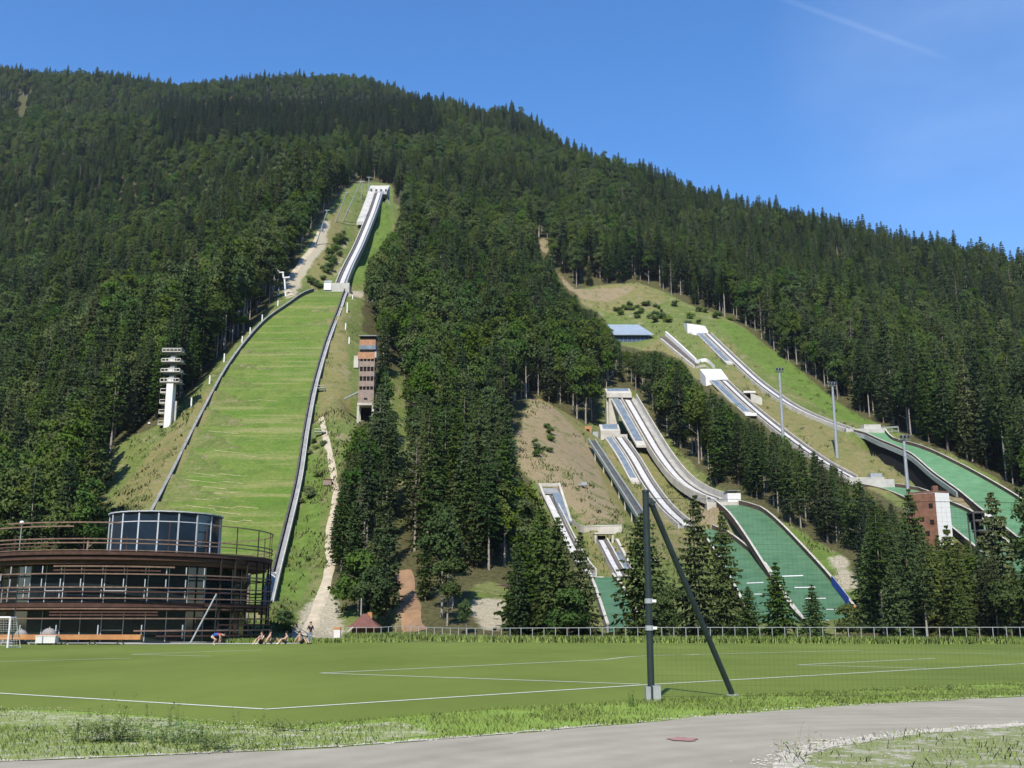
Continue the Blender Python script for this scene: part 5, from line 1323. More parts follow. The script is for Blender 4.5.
p = P(370, 618, Y + 1.8); MB().box((p.x, Y + 1.8, p.z - .1), (.5, .5, 1.5)).build('chimney', M['orange_wood'], rf)
p = P(361.5, 598, Y + 1.6); MB().tube((p.x, Y + 1.6, zr - .2), (p.x, Y + 1.6, p.z), .09, .07).build('flue_pipe', M['steel'], rf)
MB().bar(P(347.5, 632, Y - .5), P(353, 627, Y - .5), .25, .2).build('roof_trim', M['white_conc'], rf)
p = P(337.5, 629, 121); t = thing('bin', (p.x, 121, 0), 'white and orange bin standing left of the hut with the red roof', 'bin'); z = hz(p.x, 121)
MB().box((p.x, 121, z + .4), (.7, .6, .95)).build('body', M['plaster'], t); MB().box((p.x, 121, z + 1.0), (.75, .65, .25)).build('lid', M['orange_wood'], t)
p = on_ground(111, 480); t = thing('warning_buoy', p, 'small bright orange ball at the forest edge left of the long grass hill', 'ball')
mb = MB(); n = 10
bm = bmesh.new(); bmesh.ops.create_icosphere(bm, subdivisions=2, radius=.38); me_ = bpy.data.meshes.new('ball'); bm.to_mesh(me_); bm.free(); me_.materials.append(M['orange'])
o = bpy.data.objects.new('ball', me_); COL.objects.link(o); o.parent = t; o.location = (0, 0, .9)
MB().tube((p.x, p.y, p.z - .2), (p.x, p.y, p.z + .6), .05).build('stake', M['board'], t)
for px, py, lab in ((149, 423.5, 'white lamp ball at the forest edge just left of the white judges tower'), (22, 523, 'white lamp ball on a stake in front of the left woods above the round building')):
    p = on_ground(px, py + 3) if px > 100 else P(px, 523, 124)
    zg = hz(p.x, p.y); zt = P(px, py, p.y).z
    t = thing('lamp', (p.x, p.y, zg), lab, 'lamp')
    bm = bmesh.new(); bmesh.ops.create_icosphere(bm, subdivisions=2, radius=.28); me_ = bpy.data.meshes.new('globe'); bm.to_mesh(me_); bm.free(); me_.materials.append(M['white_paint'])
    o = bpy.data.objects.new('globe', me_); COL.objects.link(o); o.parent = t; o.location = (0, 0, zt - zg)
    MB().tube((p.x, p.y, zg - .2), (p.x, p.y, zt - .2), .06).build('post', M['steel'], t)
# bushes on the clearings
BU = [broad_mesh('crown', 500 + k, 2.4, 1.7, .15, 110, 6, .24, 'bush_leaf') for k in range(3)]
def bush(px, py, s, label, group):
    p = on_ground(px, py, 108)
    t = thing('bush', p, label, 'bush', group); t.rotation_euler.z = random.random() * 6; t.scale = (s * random.uniform(1.0, 1.7), s * random.uniform(1.0, 1.7), s)
    o = bpy.data.objects.new('foliage', random.choice(BU)); COL.objects.link(o); o.parent = t
for k in range(26): bush(612 + random.random() * 52, 305 + random.random() * 14, random.uniform(.4, .8), 'low green bush in the thicket at the top of the right clearing', 'bushes behind the blue roofed building')
for k in range(16): bush(655 + random.random() * 80, 300 + random.random() * 22 + 5, random.uniform(.5, 1.1), 'small scattered bush on the upper right clearing near the start block', 'bushes around the white start block')
for k in range(34):
    f_ = random.random(); bush(310 + f_ * 30 + random.random() * 12, 283 - f_ * 55 + random.random() * 8, random.uniform(.4, 1.0), 'scrubby bush on the rough bank left of the highest inrun', 'bushes left of the highest inrun')
for k in range(9): bush(530 + random.random() * 25, 425 + random.random() * 35, random.uniform(.3, .6), 'small bush on the brown bank', 'bushes on the brown bank')
for k in range(6): bush(278 + random.random() * 20, 618 + random.random() * 16, random.uniform(.25, .45), 'tall weedy bush at the foot of the long grass hill', 'bushes at the foot of the long grass hill')
for k in range(10): bush(300 + random.random() * 25, 440 + random.random() * 130, random.uniform(.3, .6), 'small bush on the bank right of the long slope', 'bushes on the bank right of the long slope')
# ------------------------------------------------------------------ round timber-slatted building
BX, BY, BR_ = P(129, 600, 109).x, 109.0, 14.1
NEAR = BY - BR_
def bz(py, Y=None): return P(BX and 130, py, Y or NEAR).z
bt = thing('round_building', (BX, BY, 0), 'round dark glazed building wrapped in stained timber slats with a glass pavilion on its roof', 'building')
def arc(r, z, a0=0, a1=360, n=None):
    n = n or max(6, int(abs(a1 - a0) / 3)); full = abs(a1 - a0) >= 359.9
    return [Vector((BX + r * math.cos(math.radians(a0 + (a1 - a0) * i / n)), BY + r * math.sin(math.radians(a0 + (a1 - a0) * i / n)), z)) for i in range(n + 1)]
def ring(name, r, z, w, h, m, a0=0, a1=360, parent=None):
    c = arc(r, z, a0, a1); mb = MB(); vs, fs = [], []
    for p in c:
        d = Vector((p.x - BX, p.y - BY, 0)).normalized()
        for a, b in rect(-w / 2, w / 2, -h / 2, h / 2): vs.append(p + d * a + Vector((0, 0, b)))
    n = len(c)
    for i in range(n - 1):
        for j in range(4): fs.append((i * 4 + j, i * 4 + (j + 1) % 4, (i + 1) * 4 + (j + 1) % 4, (i + 1) * 4 + j))
    fs += [(3, 2, 1, 0), tuple((n - 1) * 4 + j for j in range(4))]
    mb.add(vs, fs); return mb.build(name, m, parent or bt)
def disc(name, r, z0, z1, m, cx=BX, cy=BY, n=96, parent=None):
    return MB().prism([(cx + r * math.cos(2 * math.pi * i / n), cy + r * math.sin(2 * math.pi * i / n)) for i in range(n)], z0, z1, ).build(name, m, parent or bt)
RG = BR_ - 2.2
z_s0, z_s1, z_r0, z_r1 = bz(613.5), bz(601.5), bz(565.5), bz(549.5)
disc('plinth', RG + .6, 0.0, .12, M['grey_conc'])
disc('floor_slab', BR_ - .75, z_s0 + .25, z_s1 - .05, M['soffit'])
ring('slab_edge', BR_ - .55, (z_s0 + z_s1) / 2 + .25, .4, .42, M['slat']); ring('slab_edge', BR_ - .42, z_s0 + .42, .3, .12, M['slat_pale'])
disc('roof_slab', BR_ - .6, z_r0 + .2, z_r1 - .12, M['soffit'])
ring('roof_edge', BR_ - .3, z_r1 - .26, .45, .34, M['slat']); ring('roof_edge', BR_ - .45, z_r1 - .70, .35, .3, M['slat']); ring('roof_edge', BR_ - .15, z_r1 - .02, .3, .07, M['slat_pale'])
disc('roof_deck', BR_ - .9, z_r1 - .118, z_r1 - .06, M['grey_conc'])
# glazing, one pane per bay, with its frame
NB = 40
for zf, zt in ((.13, z_s0 + .24), (z_s1 - .04, z_r0 + .19)):
    for k in range(NB):
        a0, a1 = 2 * math.pi * k / NB, 2 * math.pi * (k + 1) / NB
        if math.sin((a0 + a1) / 2) > .25: continue
        pa = Vector((BX + RG * math.cos(a0), BY + RG * math.sin(a0), 0)); pb = Vector((BX + RG * math.cos(a1), BY + RG * math.sin(a1), 0))
        mid = (pa + pb) / 2; rz = math.atan2(pb.y - pa.y, pb.x - pa.x)
        pane = MB().box((mid.x, mid.y, (zf + zt) / 2), ((pb - pa).length - .08, .05, zt - zf - .02), rz).build('glass_pane', M['glass'], bt)
        f = MB(); f.box((pa.x, pa.y, (zf + zt) / 2), (.07, .12, zt - zf - .03), rz)
        if k % 3 == 1: f.box((mid.x, mid.y - .05, zf + 1.05), ((pb - pa).length - .1, .09, .06), rz)
        f.build('mullion', M['mullion'], pane)
disc('core_wall', RG - 3.5, .12, z_r0 + .19, M['dark_void'], n=40)
# entrance doors facing the pitch
dp = P(170, 640, NEAR); ang = math.atan2(-RG, dp.x - BX); 
dx = P(172, 640, BY - RG).x; DY = BY - math.sqrt(RG ** 2 - (dx + 1.2 - BX) ** 2) - .45
for s in (-1, 1):
    d = MB().box((dx + s * .62, DY - .06, 1.15), (1.15, .07, 2.1)).build('door', M['glass'], bt)
    MB().box((dx + s * .12, DY - .14, 1.1), (.05, .06, .9)).build('handle', M['steel'], d)
MB().box((dx, DY - .06, 2.3), (2.6, .12, .1)).build('door_frame', M['board'], bt)
for s in (-1.28, 1.28): MB().box((dx + s, DY - .06, 1.2), (.1, .12, 2.2)).build('door_frame', M['board'], bt)
# slat rings round the storeys
FRONT = (170, 372)
for py, mm in ((573.5, 'slat_pale'), (587, 'slat_pale'), (591.5, 'slat'), (598, 'slat_pale'), (618.5, 'slat_pale')): ring('slat_ring', BR_ - .05, bz(py), .10, .11, M[mm])
for py, a0, a1 in ((566, 262, 305), (570, 262, 300), (612, 262, 300), (615, 262, 300), (631, 292, 372), (636.5, 300, 372), (577, 318, 372), (605, 318, 372), (625, 325, 372)): ring('slat', BR_ - .02, bz(py), .12, .13, M['slat_pale' if py in (566, 631) else 'slat'], a0, a1)
for py in (538.5, 542.5): ring('roof_slat_ring', BR_ - .1, bz(py), .10, .10, M['slat_pale'])
ring('roof_slat_ring', BR_ - .1, bz(520.5), .1, .1, M['slat_pale'], -40, 95)
ring('roof_slat', BR_ - .1, bz(522), .1, .12, M['slat_pale'], 238, 285); ring('roof_slat', BR_ - .1, bz(526), .1, .12, M['slat_pale'], 215, 268); ring('roof_slat', BR_ - .1, bz(546), .1, .12, M['slat'], 225, 262)
# outer posts
for k in range(48):
    a = 2 * math.pi * (k + .3) / 48
    if math.sin(a) > .55: continue
    x, y = BX + (BR_ - .16) * math.cos(a), BY + (BR_ - .16) * math.sin(a)
    deg = math.degrees(a) % 360
    if deg > 322 or deg < 30 or (k % 4 == 0 and deg < 200): MB().box((x, y, z_r1 / 2), (.13, .13, z_r1 - .7), a).build('outer_post', M['slat_dark'], bt)
    else:
        mb = MB(); mb.box((x, y, bz(570)), (.07, .07, .75), a); mb.box((x, y, bz(583)), (.07, .07, .8), a)
        if k % 2: mb.box((x, y, bz(632)), (.08, .08, 1.2), a); mb.box((x, y, bz(594)), (.07, .07, .7), a)
        mb.build('slat_bracket', M['mullion'], bt)
    if k % 2 == 0:
        MB().box((x, y, (z_r1 + bz(536 if deg > 200 and deg < 300 else 519.5)) / 2), (.08, .08, bz(536 if deg > 200 and deg < 300 else 519.5) - z_r1), a).build('railing_post', M['slat'], bt)
# pavilion on the roof
PX, PY, PR = P(166, 530, 106).x, 106.0, (P(223, 530, 106).x - P(166, 530, 106).x) * .95
pz0, pz1 = z_r1 - .06, P(166, 511, PY - PR).z
pv = disc('pavilion', PR - .02, pz1 - .12, pz1 + .02, M['board'], PX, PY, 32); pv['label'] = 'glass pavilion roof'
NBp = 18
for k in range(NBp):
    a0, a1 = 2 * math.pi * k / NBp, 2 * math.pi * (k + 1) / NBp
    pa = Vector((PX + PR * .98 * math.cos(a0), PY + PR * .98 * math.sin(a0), 0)); pb = Vector((PX + PR * .98 * math.cos(a1), PY + PR * .98 * math.sin(a1), 0)); mid = (pa + pb) / 2; rz = math.atan2(pb.y - pa.y, pb.x - pa.x)
    hh = pz1 - pz0 - .15
    pane = MB().box((mid.x, mid.y, pz0 + hh / 2), ((pb - pa).length - .1, .05, hh), rz).build('glass_pane', M['glass_blue'], bt)
    f = MB(); f.box((pa.x, pa.y, pz0 + hh / 2), (.13, .16, hh), rz); f.box((mid.x, mid.y - .02, pz1 - .95), ((pb - pa).length - .1, .10, .08), rz)
    f.build('mullion', M['mullion'], pane)
ring_p = []
mb = MB()
for k in range(32):
    a0, a1 = 2 * math.pi * k / 32, 2 * math.pi * (k + 1) / 32
    mb.bar((PX + (PR + .05) * math.cos(a0), PY + (PR + .05) * math.sin(a0), pz1 + .02), (PX + (PR + .05) * math.cos(a1), PY + (PR + .05) * math.sin(a1), pz1 + .0), .09, .10)
mb.build('roof_trim', M['mullion'], bt)
# white scaffold-like stair at the right of the building
MB().sweep(crom([P(263, 612, 112), P(268, 590, 114), P(272, 572, 118)], 1), rect(-.5, .5, -.3, 0)).build('ramp', M['white_conc'], bt)

# ------------------------------------------------------------------ pitch, path, verges
def sheet(name, poly, z, m, sub=None):
    mb = MB(); mb.add([(p[0], p[1], z) for p in poly], [tuple(range(len(poly)))])
    o = mb.build(name, m); o['kind'] = 'structure'; return o
def turf_mat():
    m, nt, b = new_mat('artificial turf'); N, L = nt.nodes, nt.links
    tc = N.new('ShaderNodeTexCoord')
    def noise(s, d, sc=None):
        v = tc.outputs['Object']
        if sc: mp = N.new('ShaderNodeMapping'); mp.inputs['Scale'].default_value = sc; mp.inputs['Rotation'].default_value = (0, 0, .3); L.new(v, mp.inputs['Vector']); v = mp.outputs['Vector']
        n = N.new('ShaderNodeTexNoise'); n.inputs['Scale'].default_value = s; n.inputs['Detail'].default_value = d; n.inputs['Roughness'].default_value = .7; L.new(v, n.inputs['Vector']); return n.outputs['Fac']
    a = N.new('ShaderNodeMath'); a.operation = 'MULTIPLY_ADD'; a.inputs[1].default_value = .5; L.new(noise(14, 6), a.inputs[0]); L.new(noise(.09, 4, (1, .35, 1)), a.inputs[2])
    cr = N.new('ShaderNodeValToRGB'); cr.color_ramp.elements[0].position = .45; cr.color_ramp.elements[1].position = 1.1
    cr.color_ramp.elements[0].color = (.098, .138, .021, 1); cr.color_ramp.elements[1].color = (.182, .228, .044, 1)
    L.new(a.outputs[0], cr.inputs['Fac']); L.new(cr.outputs['Color'], b.inputs['Base Color']); b.inputs['Roughness'].default_value = .9; b.inputs['Specular IOR Level'].default_value = .15
    return m
edge_px = [(-60, 708), (60, 711), (150, 716), (215, 724), (285, 727), (350, 722), (460, 712), (560, 706), (645, 701), (740, 696.5), (880, 690), (1080, 680)]
pe = [PG(*p) for p in edge_px]
far = [PG(1080, 645.5, 0), PG(860, 645.5), PG(520, 644), PG(400, 642.8), PG(300, 643.2), PG(150, 643.4), PG(-60, 644.5)]
sheet('football_pitch', [(p.x, p.y) for p in pe + [Vector((62, 92, 0)), Vector((30, 97, 0)), Vector((0, 101, 0)), Vector((-12, 103, 0)), Vector((-24, 97, 0)), Vector((-40, 93.2, 0)), Vector((-62, 93, 0))]], .012, turf_mat())
M['line'] = mat('white pitch line', (.68, .70, .58), .9, .12, 6.0)
def line(px, w=.15, z=.022):
    pts = [PG(*p) for p in px]; mb = MB(); pts = crom(pts, 1.0) if len(pts) > 2 else [pts[0].lerp(pts[1], i / 20) for i in range(21)]
    vs = []; n = len(pts)
    for i, p in enumerate(pts):
        t = pts[min(n - 1, i + 1)] - pts[max(0, i - 1)]; l = Vector((t.y, -t.x, 0)).normalized() * w / 2
        vs += [(p.x - l.x, p.y - l.y, z), (p.x + l.x, p.y + l.y, z)]
    mb.add(vs, [(2 * i, 2 * i + 1, 2 * i + 3, 2 * i + 2) for i in range(n - 1)])
    LN.add(mb.v, mb.f)
LN = MB()
line([(-40, 691.5), (265, 710)]); line([(264, 710.2), (645, 685.4)]); line([(645, 685.4), (1060, 662)])
line([(320, 673.6), (640, 684.8)]); line([(320, 673.6), (604, 660)]); line([(604, 660), (640, 656.4), (700, 654.6)], .14); line([(690, 655), (860, 650.6)])
line([(797, 665.3), (926, 668.8)]); line([(797, 665.3), (935, 658.7)]); line([(131, 654.6), (210, 656.5)], .15); line([(131, 654.6), (262, 650)], .15); line([(-40, 663), (131, 658.5)], .14); line([(860, 652), (1060, 655)], .14)
o = LN.build('pitch_markings', M['line']); o['kind'] = 'structure'
def asphalt_mat():
    m, nt, b = new_mat('worn pale asphalt'); N, L = nt.nodes, nt.links
    tc = N.new('ShaderNodeTexCoord')
    def noise(s, d, vec=None, r=.65):
        n = N.new('ShaderNodeTexNoise'); n.inputs['Scale'].default_value = s; n.inputs['Detail'].default_value = d; n.inputs['Roughness'].default_value = r; L.new(vec or tc.outputs['Object'], n.inputs['Vector']); return n.outputs['Fac']
    wv = N.new('ShaderNodeTexWave'); wv.wave_type = 'RINGS'; wv.rings_direction = 'Z'; wv.inputs['Scale'].default_value = .42; wv.inputs['Distortion'].default_value = 2.5; wv.inputs['Detail'].default_value = 3
    mp = N.new('ShaderNodeMapping'); mp.inputs['Location'].default_value = (-9.5, -9.0, 0); L.new(tc.outputs['Object'], mp.inputs['Vector']); L.new(mp.outputs['Vector'], wv.inputs['Vector'])
    a = N.new('ShaderNodeMath'); a.operation = 'MULTIPLY_ADD'; a.inputs[1].default_value = .10; L.new(wv.outputs['Fac'], a.inputs[0]); L.new(noise(.5, 5), a.inputs[2])
    a2 = N.new('ShaderNodeMath'); a2.operation = 'MULTIPLY_ADD'; a2.inputs[1].default_value = .4; L.new(noise(40, 3), a2.inputs[0]); L.new(a.outputs[0], a2.inputs[2])
    cr = N.new('ShaderNodeValToRGB'); cr.color_ramp.elements[0].position = .45; cr.color_ramp.elements[1].position = 1.15
    cr.color_ramp.elements[0].color = (.272, .246, .186, 1); cr.color_ramp.elements[1].color = (.410, .370, .284, 1)
    L.new(a2.outputs[0], cr.inputs['Fac']); L.new(cr.outputs['Color'], b.inputs['Base Color']); b.inputs['Roughness'].default_value = .9; b.inputs['Specular IOR Level'].default_value = .2
    bp = N.new('ShaderNodeBump'); bp.inputs['Strength'].default_value = .4; bp.inputs['Distance'].default_value = .01; L.new(noise(60, 3), bp.inputs['Height']); L.new(bp.outputs['Normal'], b.inputs['Normal'])
    return m
top_px = [(-80, 765.5), (0, 763), (150, 757), (330, 748.5), (500, 735.5), (640, 723), (800, 709.5), (920, 702), (1024, 696.5), (1150, 690)]
isl_px = [(1150, 714.5), (1024, 724), (900, 734), (812, 746.5), (786, 756.5), (776, 770), (780, 800), (800, 850)]
tp = crom([PG(*p) for p in top_px], .8); ip = crom([PG(*p) for p in isl_px], .5)
rj = random.Random(3)
def jag(pts, a): return [Vector((p.x + rj.gauss(0, a), p.y + rj.gauss(0, a), 0)) for p in pts]
tpj, ipj = jag(tp, .06), jag(ip, .05)
sheet('asphalt_path', [(p.x, p.y) for p in tpj] + [(p.x, p.y) for p in ipj] + [(2.5, -3), (-14, -3), (-14, 6)], .012, asphalt_mat())
def verge_mat(name, g0, g1, p0, p1, amt):
    m, nt, b = new_mat(name); N, L = nt.nodes, nt.links
    tc = N.new('ShaderNodeTexCoord')
    def noise(s, d):
        n = N.new('ShaderNodeTexNoise'); n.inputs['Scale'].default_value = s; n.inputs['Detail'].default_value = d; n.inputs['Roughness'].default_value = .7; L.new(tc.outputs['Object'], n.inputs['Vector']); return n.outputs['Fac']
    def ramp(f, c0, c1, a, z):
        r = N.new('ShaderNodeValToRGB'); r.color_ramp.elements[0].color = (*c0, 1); r.color_ramp.elements[1].color = (*c1, 1); r.color_ramp.elements[0].position = a; r.color_ramp.elements[1].position = z; L.new(f, r.inputs['Fac']); return r.outputs['Color']
    x = N.new('ShaderNodeMix'); x.data_type = 'RGBA'; f = noise(9, 5)
    L.new(ramp(noise(2.2, 7), (0, 0, 0), (1, 1, 1), amt, amt + .12), x.inputs[0]); L.new(ramp(f, g0, g1, .3, .7), x.inputs[6]); L.new(ramp(f, p0, p1, .3, .7), x.inputs[7])
    L.new(x.outputs[2], b.inputs['Base Color']); b.inputs['Roughness'].default_value = .95; b.inputs['Specular IOR Level'].default_value = .1
    return m
vm = verge_mat('verge grass', (.17, .26, .04), (.26, .36, .075), (.22, .27, .08), (.33, .35, .16), .62)
vml = verge_mat('clover verge', (.19, .24, .07), (.29, .33, .12), (.36, .35, .23), (.50, .48, .36), .50)
vmi = verge_mat('stony grass', (.17, .20, .07), (.27, .29, .13), (.36, .33, .25), (.48, .45, .37), .50)
sheet('grass_verge', [(p.x, p.y) for p in pe[::-1]] + [(p.x, p.y) for p in tp], .008, vm)
sheet('grass_verge', [(p.x, p.y) for p in [PG(-60, 709.5), PG(60, 713), PG(150, 718), PG(215, 726), PG(300, 730), PG(400, 722), PG(440, 735), PG(330, 747), PG(150, 755.5), PG(0, 761.5), PG(-80, 764)]], .014, vml)
sheet('gravel_island', [(p.x, p.y) for p in ip] + [(22, 4), (22, 16)], .016, vmi)

# grass blades, clover and stones on the verges
def pip(x, y, poly): return in_poly(x, y, [(p[0], p[1]) for p in poly])
verge_poly = [(p.x, p.y) for p in pe[::-1]] + [(p.x, p.y) for p in tp]
isl_poly = [(p.x, p.y) for p in ip] + [(22, 4), (22, 16)]
def blades(x, y, z, hgt, w, lean):
    n = len(x); az = rng.random(n) * 6.283; d = np.stack([np.cos(az), np.sin(az), 0 * az], -1); s = np.stack([-np.sin(az), np.cos(az), 0 * az], -1)
    b = np.stack([x, y, z], -1); up = np.array([0, 0, 1.])
    tip = b + up * hgt[:, None] + d * (hgt * lean)[:, None]; mid = b + up * (hgt * .55)[:, None] + d * (hgt * lean * .35)[:, None]
    V = np.stack([b - s * w[:, None], b + s * w[:, None], mid + s * w[:, None] * .7, tip, mid - s * w[:, None] * .7], 1)
    return V.reshape(-1, 3), rng.random(n)
def scatter(poly, n):
    a = np.array(poly); x = rng.uniform(max(-16, a[:, 0].min()), min(24, a[:, 0].max()), n); y = rng.uniform(max(9, a[:, 1].min()), min(42, a[:, 1].max()), n)
    m = in_poly(x, y, poly); return x[m], y[m]
x, y = scatter(verge_poly, 640000)
pxx, pyy = project(x, y, 0 * x)
dens = np.clip(.45 + vnoise(x, y, 1.3, 31) * .9 + vnoise(x, y, .4, 32) * .5, .02, 1) * np.where(pxx < 430, .55, 1.0)
k = (rng.random(len(x)) < dens) & (pxx > -30) & (pxx < 1060) & (pyy < 790); x, y, pxx = x[k], y[k], pxx[k]
left = pxx < 430
hgt = (rng.gamma(3, .016, len(x)) + .015) * np.where(left, .9, 1.0) * (1 + 1.2 * np.clip(vnoise(x, y, .9, 33), 0, 1)); hgt = hgt.clip(.015, .095)
V, R_ = blades(x, y, 0 * x, hgt, rng.uniform(.003, .006, len(x)), rng.uniform(.2, 1.0, len(x)))
o = bpy.data.objects.new('grass', fast_mesh('grass', V, 5, [M['grass_blade']], R_, outn=np.tile([0, 0, 1.], (len(R_), 1)))); COL.objects.link(o); tag(o, 'bright green rough grass of the verge between pitch and path', None, None, 'stuff')
x, y = scatter(isl_poly, 90000); dens = np.clip(.25 + vnoise(x, y, .9, 35) * 1.1, .02, 1); k = rng.random(len(x)) < dens; x, y = x[k], y[k]
V, R_ = blades(x, y, 0 * x, rng.gamma(3, .018, len(x)).clip(.015, .16), rng.uniform(.003, .007, len(x)), rng.uniform(.2, .9, len(x)))
o = bpy.data.objects.new('grass', fast_mesh('grass', V, 5, [M['grass_blade']], R_, outn=np.tile([0, 0, 1.], (len(R_), 1)))); COL.objects.link(o); tag(o, 'thin grass on the stony island in front of the path', None, None, 'stuff')
# tall grass along the foot of the far fence
fx = rng.uniform(-18, 66, 42000); fy_line = np.interp(fx, [-30, -15.8, 0, 12, 46, 70], [118, 117, 104, 101.5, 95, 92])
fy = fy_line + rng.uniform(-2.2, 3.0, len(fx)); V, R_ = blades(fx, fy, H(fx, fy), rng.uniform(.15, .75, len(fx)), rng.uniform(.015, .035, len(fx)), rng.uniform(.1, .6, len(fx)))
o = bpy.data.objects.new('grass', fast_mesh('grass', V, 5, [M['grass_blade']], R_, outn=np.tile([0, 0, 1.], (len(R_), 1)))); COL.objects.link(o); tag(o, 'tall bright grass along the foot of the metal fence', None, None, 'stuff')
fx = rng.uniform(-26, -10, 8000); fy = np.interp(fx, [-26, -22, -10], [98, 99.5, 104]) + rng.uniform(-.6, 6.0, len(fx)); V, R_ = blades(fx, fy, H(fx, fy), rng.uniform(.1, .5, len(fx)), rng.uniform(.015, .035, len(fx)), rng.uniform(.1, .6, len(fx)))
o = bpy.data.objects.new('grass', fast_mesh('grass', V, 5, [M['grass_blade']], R_, outn=np.tile([0, 0, 1.], (len(R_), 1)))); COL.objects.link(o); tag(o, 'rough grass behind the people sitting at the edge of the pitch', None, None, 'stuff')
# clover heads
x, y = scatter(verge_poly, 60000); pxx, pyy = project(x, y, 0 * x); k = (pxx < 440) & (rng.random(len(x)) < np.clip(.18 + vnoise(x, y, 1.1, 41) * 1.2, 0, 1) * np.where(pyy < 740, 1, .35)); x, y = x[k], y[k]
def stones(x, y, z, s, flat=.7):
    n = len(x); base = np.array([[1, 0, 0], [0, 1, 0], [-1, 0, 0], [0, -1, 0], [0, 0, 1], [0, 0, -1]], float); f = [(0, 1, 4), (1, 2, 4), (2, 3, 4), (3, 0, 4)]
    pts = base[None] * s[:, None, None] * rng.uniform(.7, 1.3, (n, 6, 3)) * np.array([1, 1, flat]) + np.stack([x, y, z], -1)[:, None]
    return np.concatenate([pts[:, list(t)] for t in f], 1).reshape(-1, 3)
o = bpy.data.objects.new('clover_flowers', fast_mesh('clover', stones(x, y, rng.uniform(.03, .11, len(x)), rng.uniform(.006, .011, len(x)), 1.0), 3, [M['flower']])); COL.objects.link(o); tag(o, 'white clover heads scattered over the left verge', None, None, 'stuff')
# gravel along the path edges and on the island
gxl, gyl, gsl = [], [], []
for pts, nper, sp in ((tp, 26, .16), (ip, 46, .20)):
    for p in pts:
        m = nper; gxl.append(p.x + rng.normal(0, sp, m)); gyl.append(p.y + abs(rng.normal(0, sp, m)) * (1 if pts is tp else -1) + .05); gsl.append(rng.uniform(.008, .028, m))
x, y = scatter(isl_poly, 9000); k = vnoise(x, y, .9, 35) < -.05; gxl.append(x[k]); gyl.append(y[k]); gsl.append(rng.uniform(.005, .016, k.sum()))
x, y, s = map(np.concatenate, (gxl, gyl, gsl))
o = bpy.data.objects.new('gravel', fast_mesh('gravel', stones(x, y, 0 * x + .02, s, .6), 3, [M['stone']])); COL.objects.link(o); tag(o, 'pale gravel along the edges of the path and on the stony island', None, None, 'stuff')
def ribbon(name, pts, off, w, z, m):
    mb = MB(); vs = []; n = len(pts)
    for i, p in enumerate(pts):
        t_ = pts[min(n - 1, i + 1)] - pts[max(0, i - 1)]; l = Vector((-t_.y, t_.x, 0)).normalized()
        a_, b__ = off - w / 2 * (1 + rj.gauss(0, .25)), off + w / 2 * (1 + rj.gauss(0, .35)); vs += [(p.x + l.x * a_, p.y + l.y * a_, z), (p.x + l.x * b__, p.y + l.y * b__, z)]
    mb.add(vs, [(2 * i, 2 * i + 1, 2 * i + 3, 2 * i + 2) for i in range(n - 1)]); o = mb.build(name, m); o['kind'] = 'structure'
M['grit'] = mat('pale grit', (.36, .33, .25), .95, .3, 5.0, c2=(.50, .46, .37), bump=.5)
ribbon('gravel_strip', ip, .16, .40, .020, M['grit']); ribbon('gravel_strip', [p for p in tp if p.x < 2], .10, .13, .019, M['grit'])
# leafy weeds on the verge
def weed(px, py, hgt, n, label, group=None, dry=False, spread=.25):
    p = PG(px, py); t = thing('weed_plant', p, label, 'weed', group)
    V, T, MI = [], [], []
    for k in range(n):
        a = rng.random() * 6.28; L_ = hgt * rng.uniform(.5, 1.0); b = np.array([rng.normal(0, spread * .4), rng.normal(0, spread * .3), 0]); d = np.array([math.cos(a) * .35, math.sin(a) * .35, 1]) * L_
        sdv = np.array([-math.sin(a), math.cos(a), 0]) * .004; V += [b - sdv, b + sdv, b + d + sdv * .4, b + d - sdv * .4]; T.append(rng.random()); MI.append(1)
        for q in range(9 if not dry else 2):
            u = .2 + .8 * rng.random(); c = b + d * u; az = rng.random() * 6.28; w = rng.uniform(.02, .045); dd = np.array([math.cos(az), math.sin(az), rng.uniform(-.3, .5)]); ss = np.array([-math.sin(az), math.cos(az), 0])
            V += [c, c + dd * w + ss * w * .5, c + dd * w * 2.2, c + dd * w - ss * w * .5]; T.append(rng.random()); MI.append(0)
    o = bpy.data.objects.new('foliage', fast_mesh('foliage', np.array(V), 4, [M['bush_leaf'], M['pale_grass'] if dry else M['bush_leaf']], T, mi=MI, outn=np.tile([0, -.3, .95], (len(T), 1)))); COL.objects.link(o); o.parent = t
weed(100, 743, .45, 60, 'large leafy weed clump in the clover at the left, nearest the corner of the picture', None, False, .8)
weed(116, 742, .40, 40, 'leafy weed clump just right of the largest clump in the left verge', None, False, .7)
weed(180, 744, .38, 55, 'dark leafy weed clump in the verge below the pitch corner, left of the lowest one', None, False, .9)
weed(214, 751, .28, 40, 'low dark weed clump at the edge of the path in the left verge', None, False, .7)
weed(288, 732, .28, 24, 'small weed clump at the pitch edge right of the white corner', None, False, .5)
weed(140, 738, .32, 24, 'small pale weed clump in the middle of the left verge', None, False, .5)
for px, py, h_ in ((101, 722, .5), (124, 722, .6), (148, 723, .55), (170, 727, .5), (180, 726, .62), (260, 728, .35), (85, 727, .4), (238, 731, .4)):
    weed(px, py, h_, 5, 'tall thin weed stem standing up against the pitch in the left verge', 'thin weed stems at the edge of the pitch', False, .08)
weed(812, 752, .42, 14, 'dry wiry weed at the gravel tip of the stony island, larger of the two', None, True, .35); weed(784, 754, .28, 10, 'low dry weed beside the asphalt at the tip of the stony island', None, True, .3)
weed(632, 707, .35, 8, 'thin weed at the pitch edge left of the grey post base', None, False, .15)
for k in range(5): weed(690 + k * 60 + random.random() * 30, 702 - k * 3, .25, 6, 'small grass-like weed on the bright verge right of the leaning strut', 'small weeds on the bright verge', False, .15)
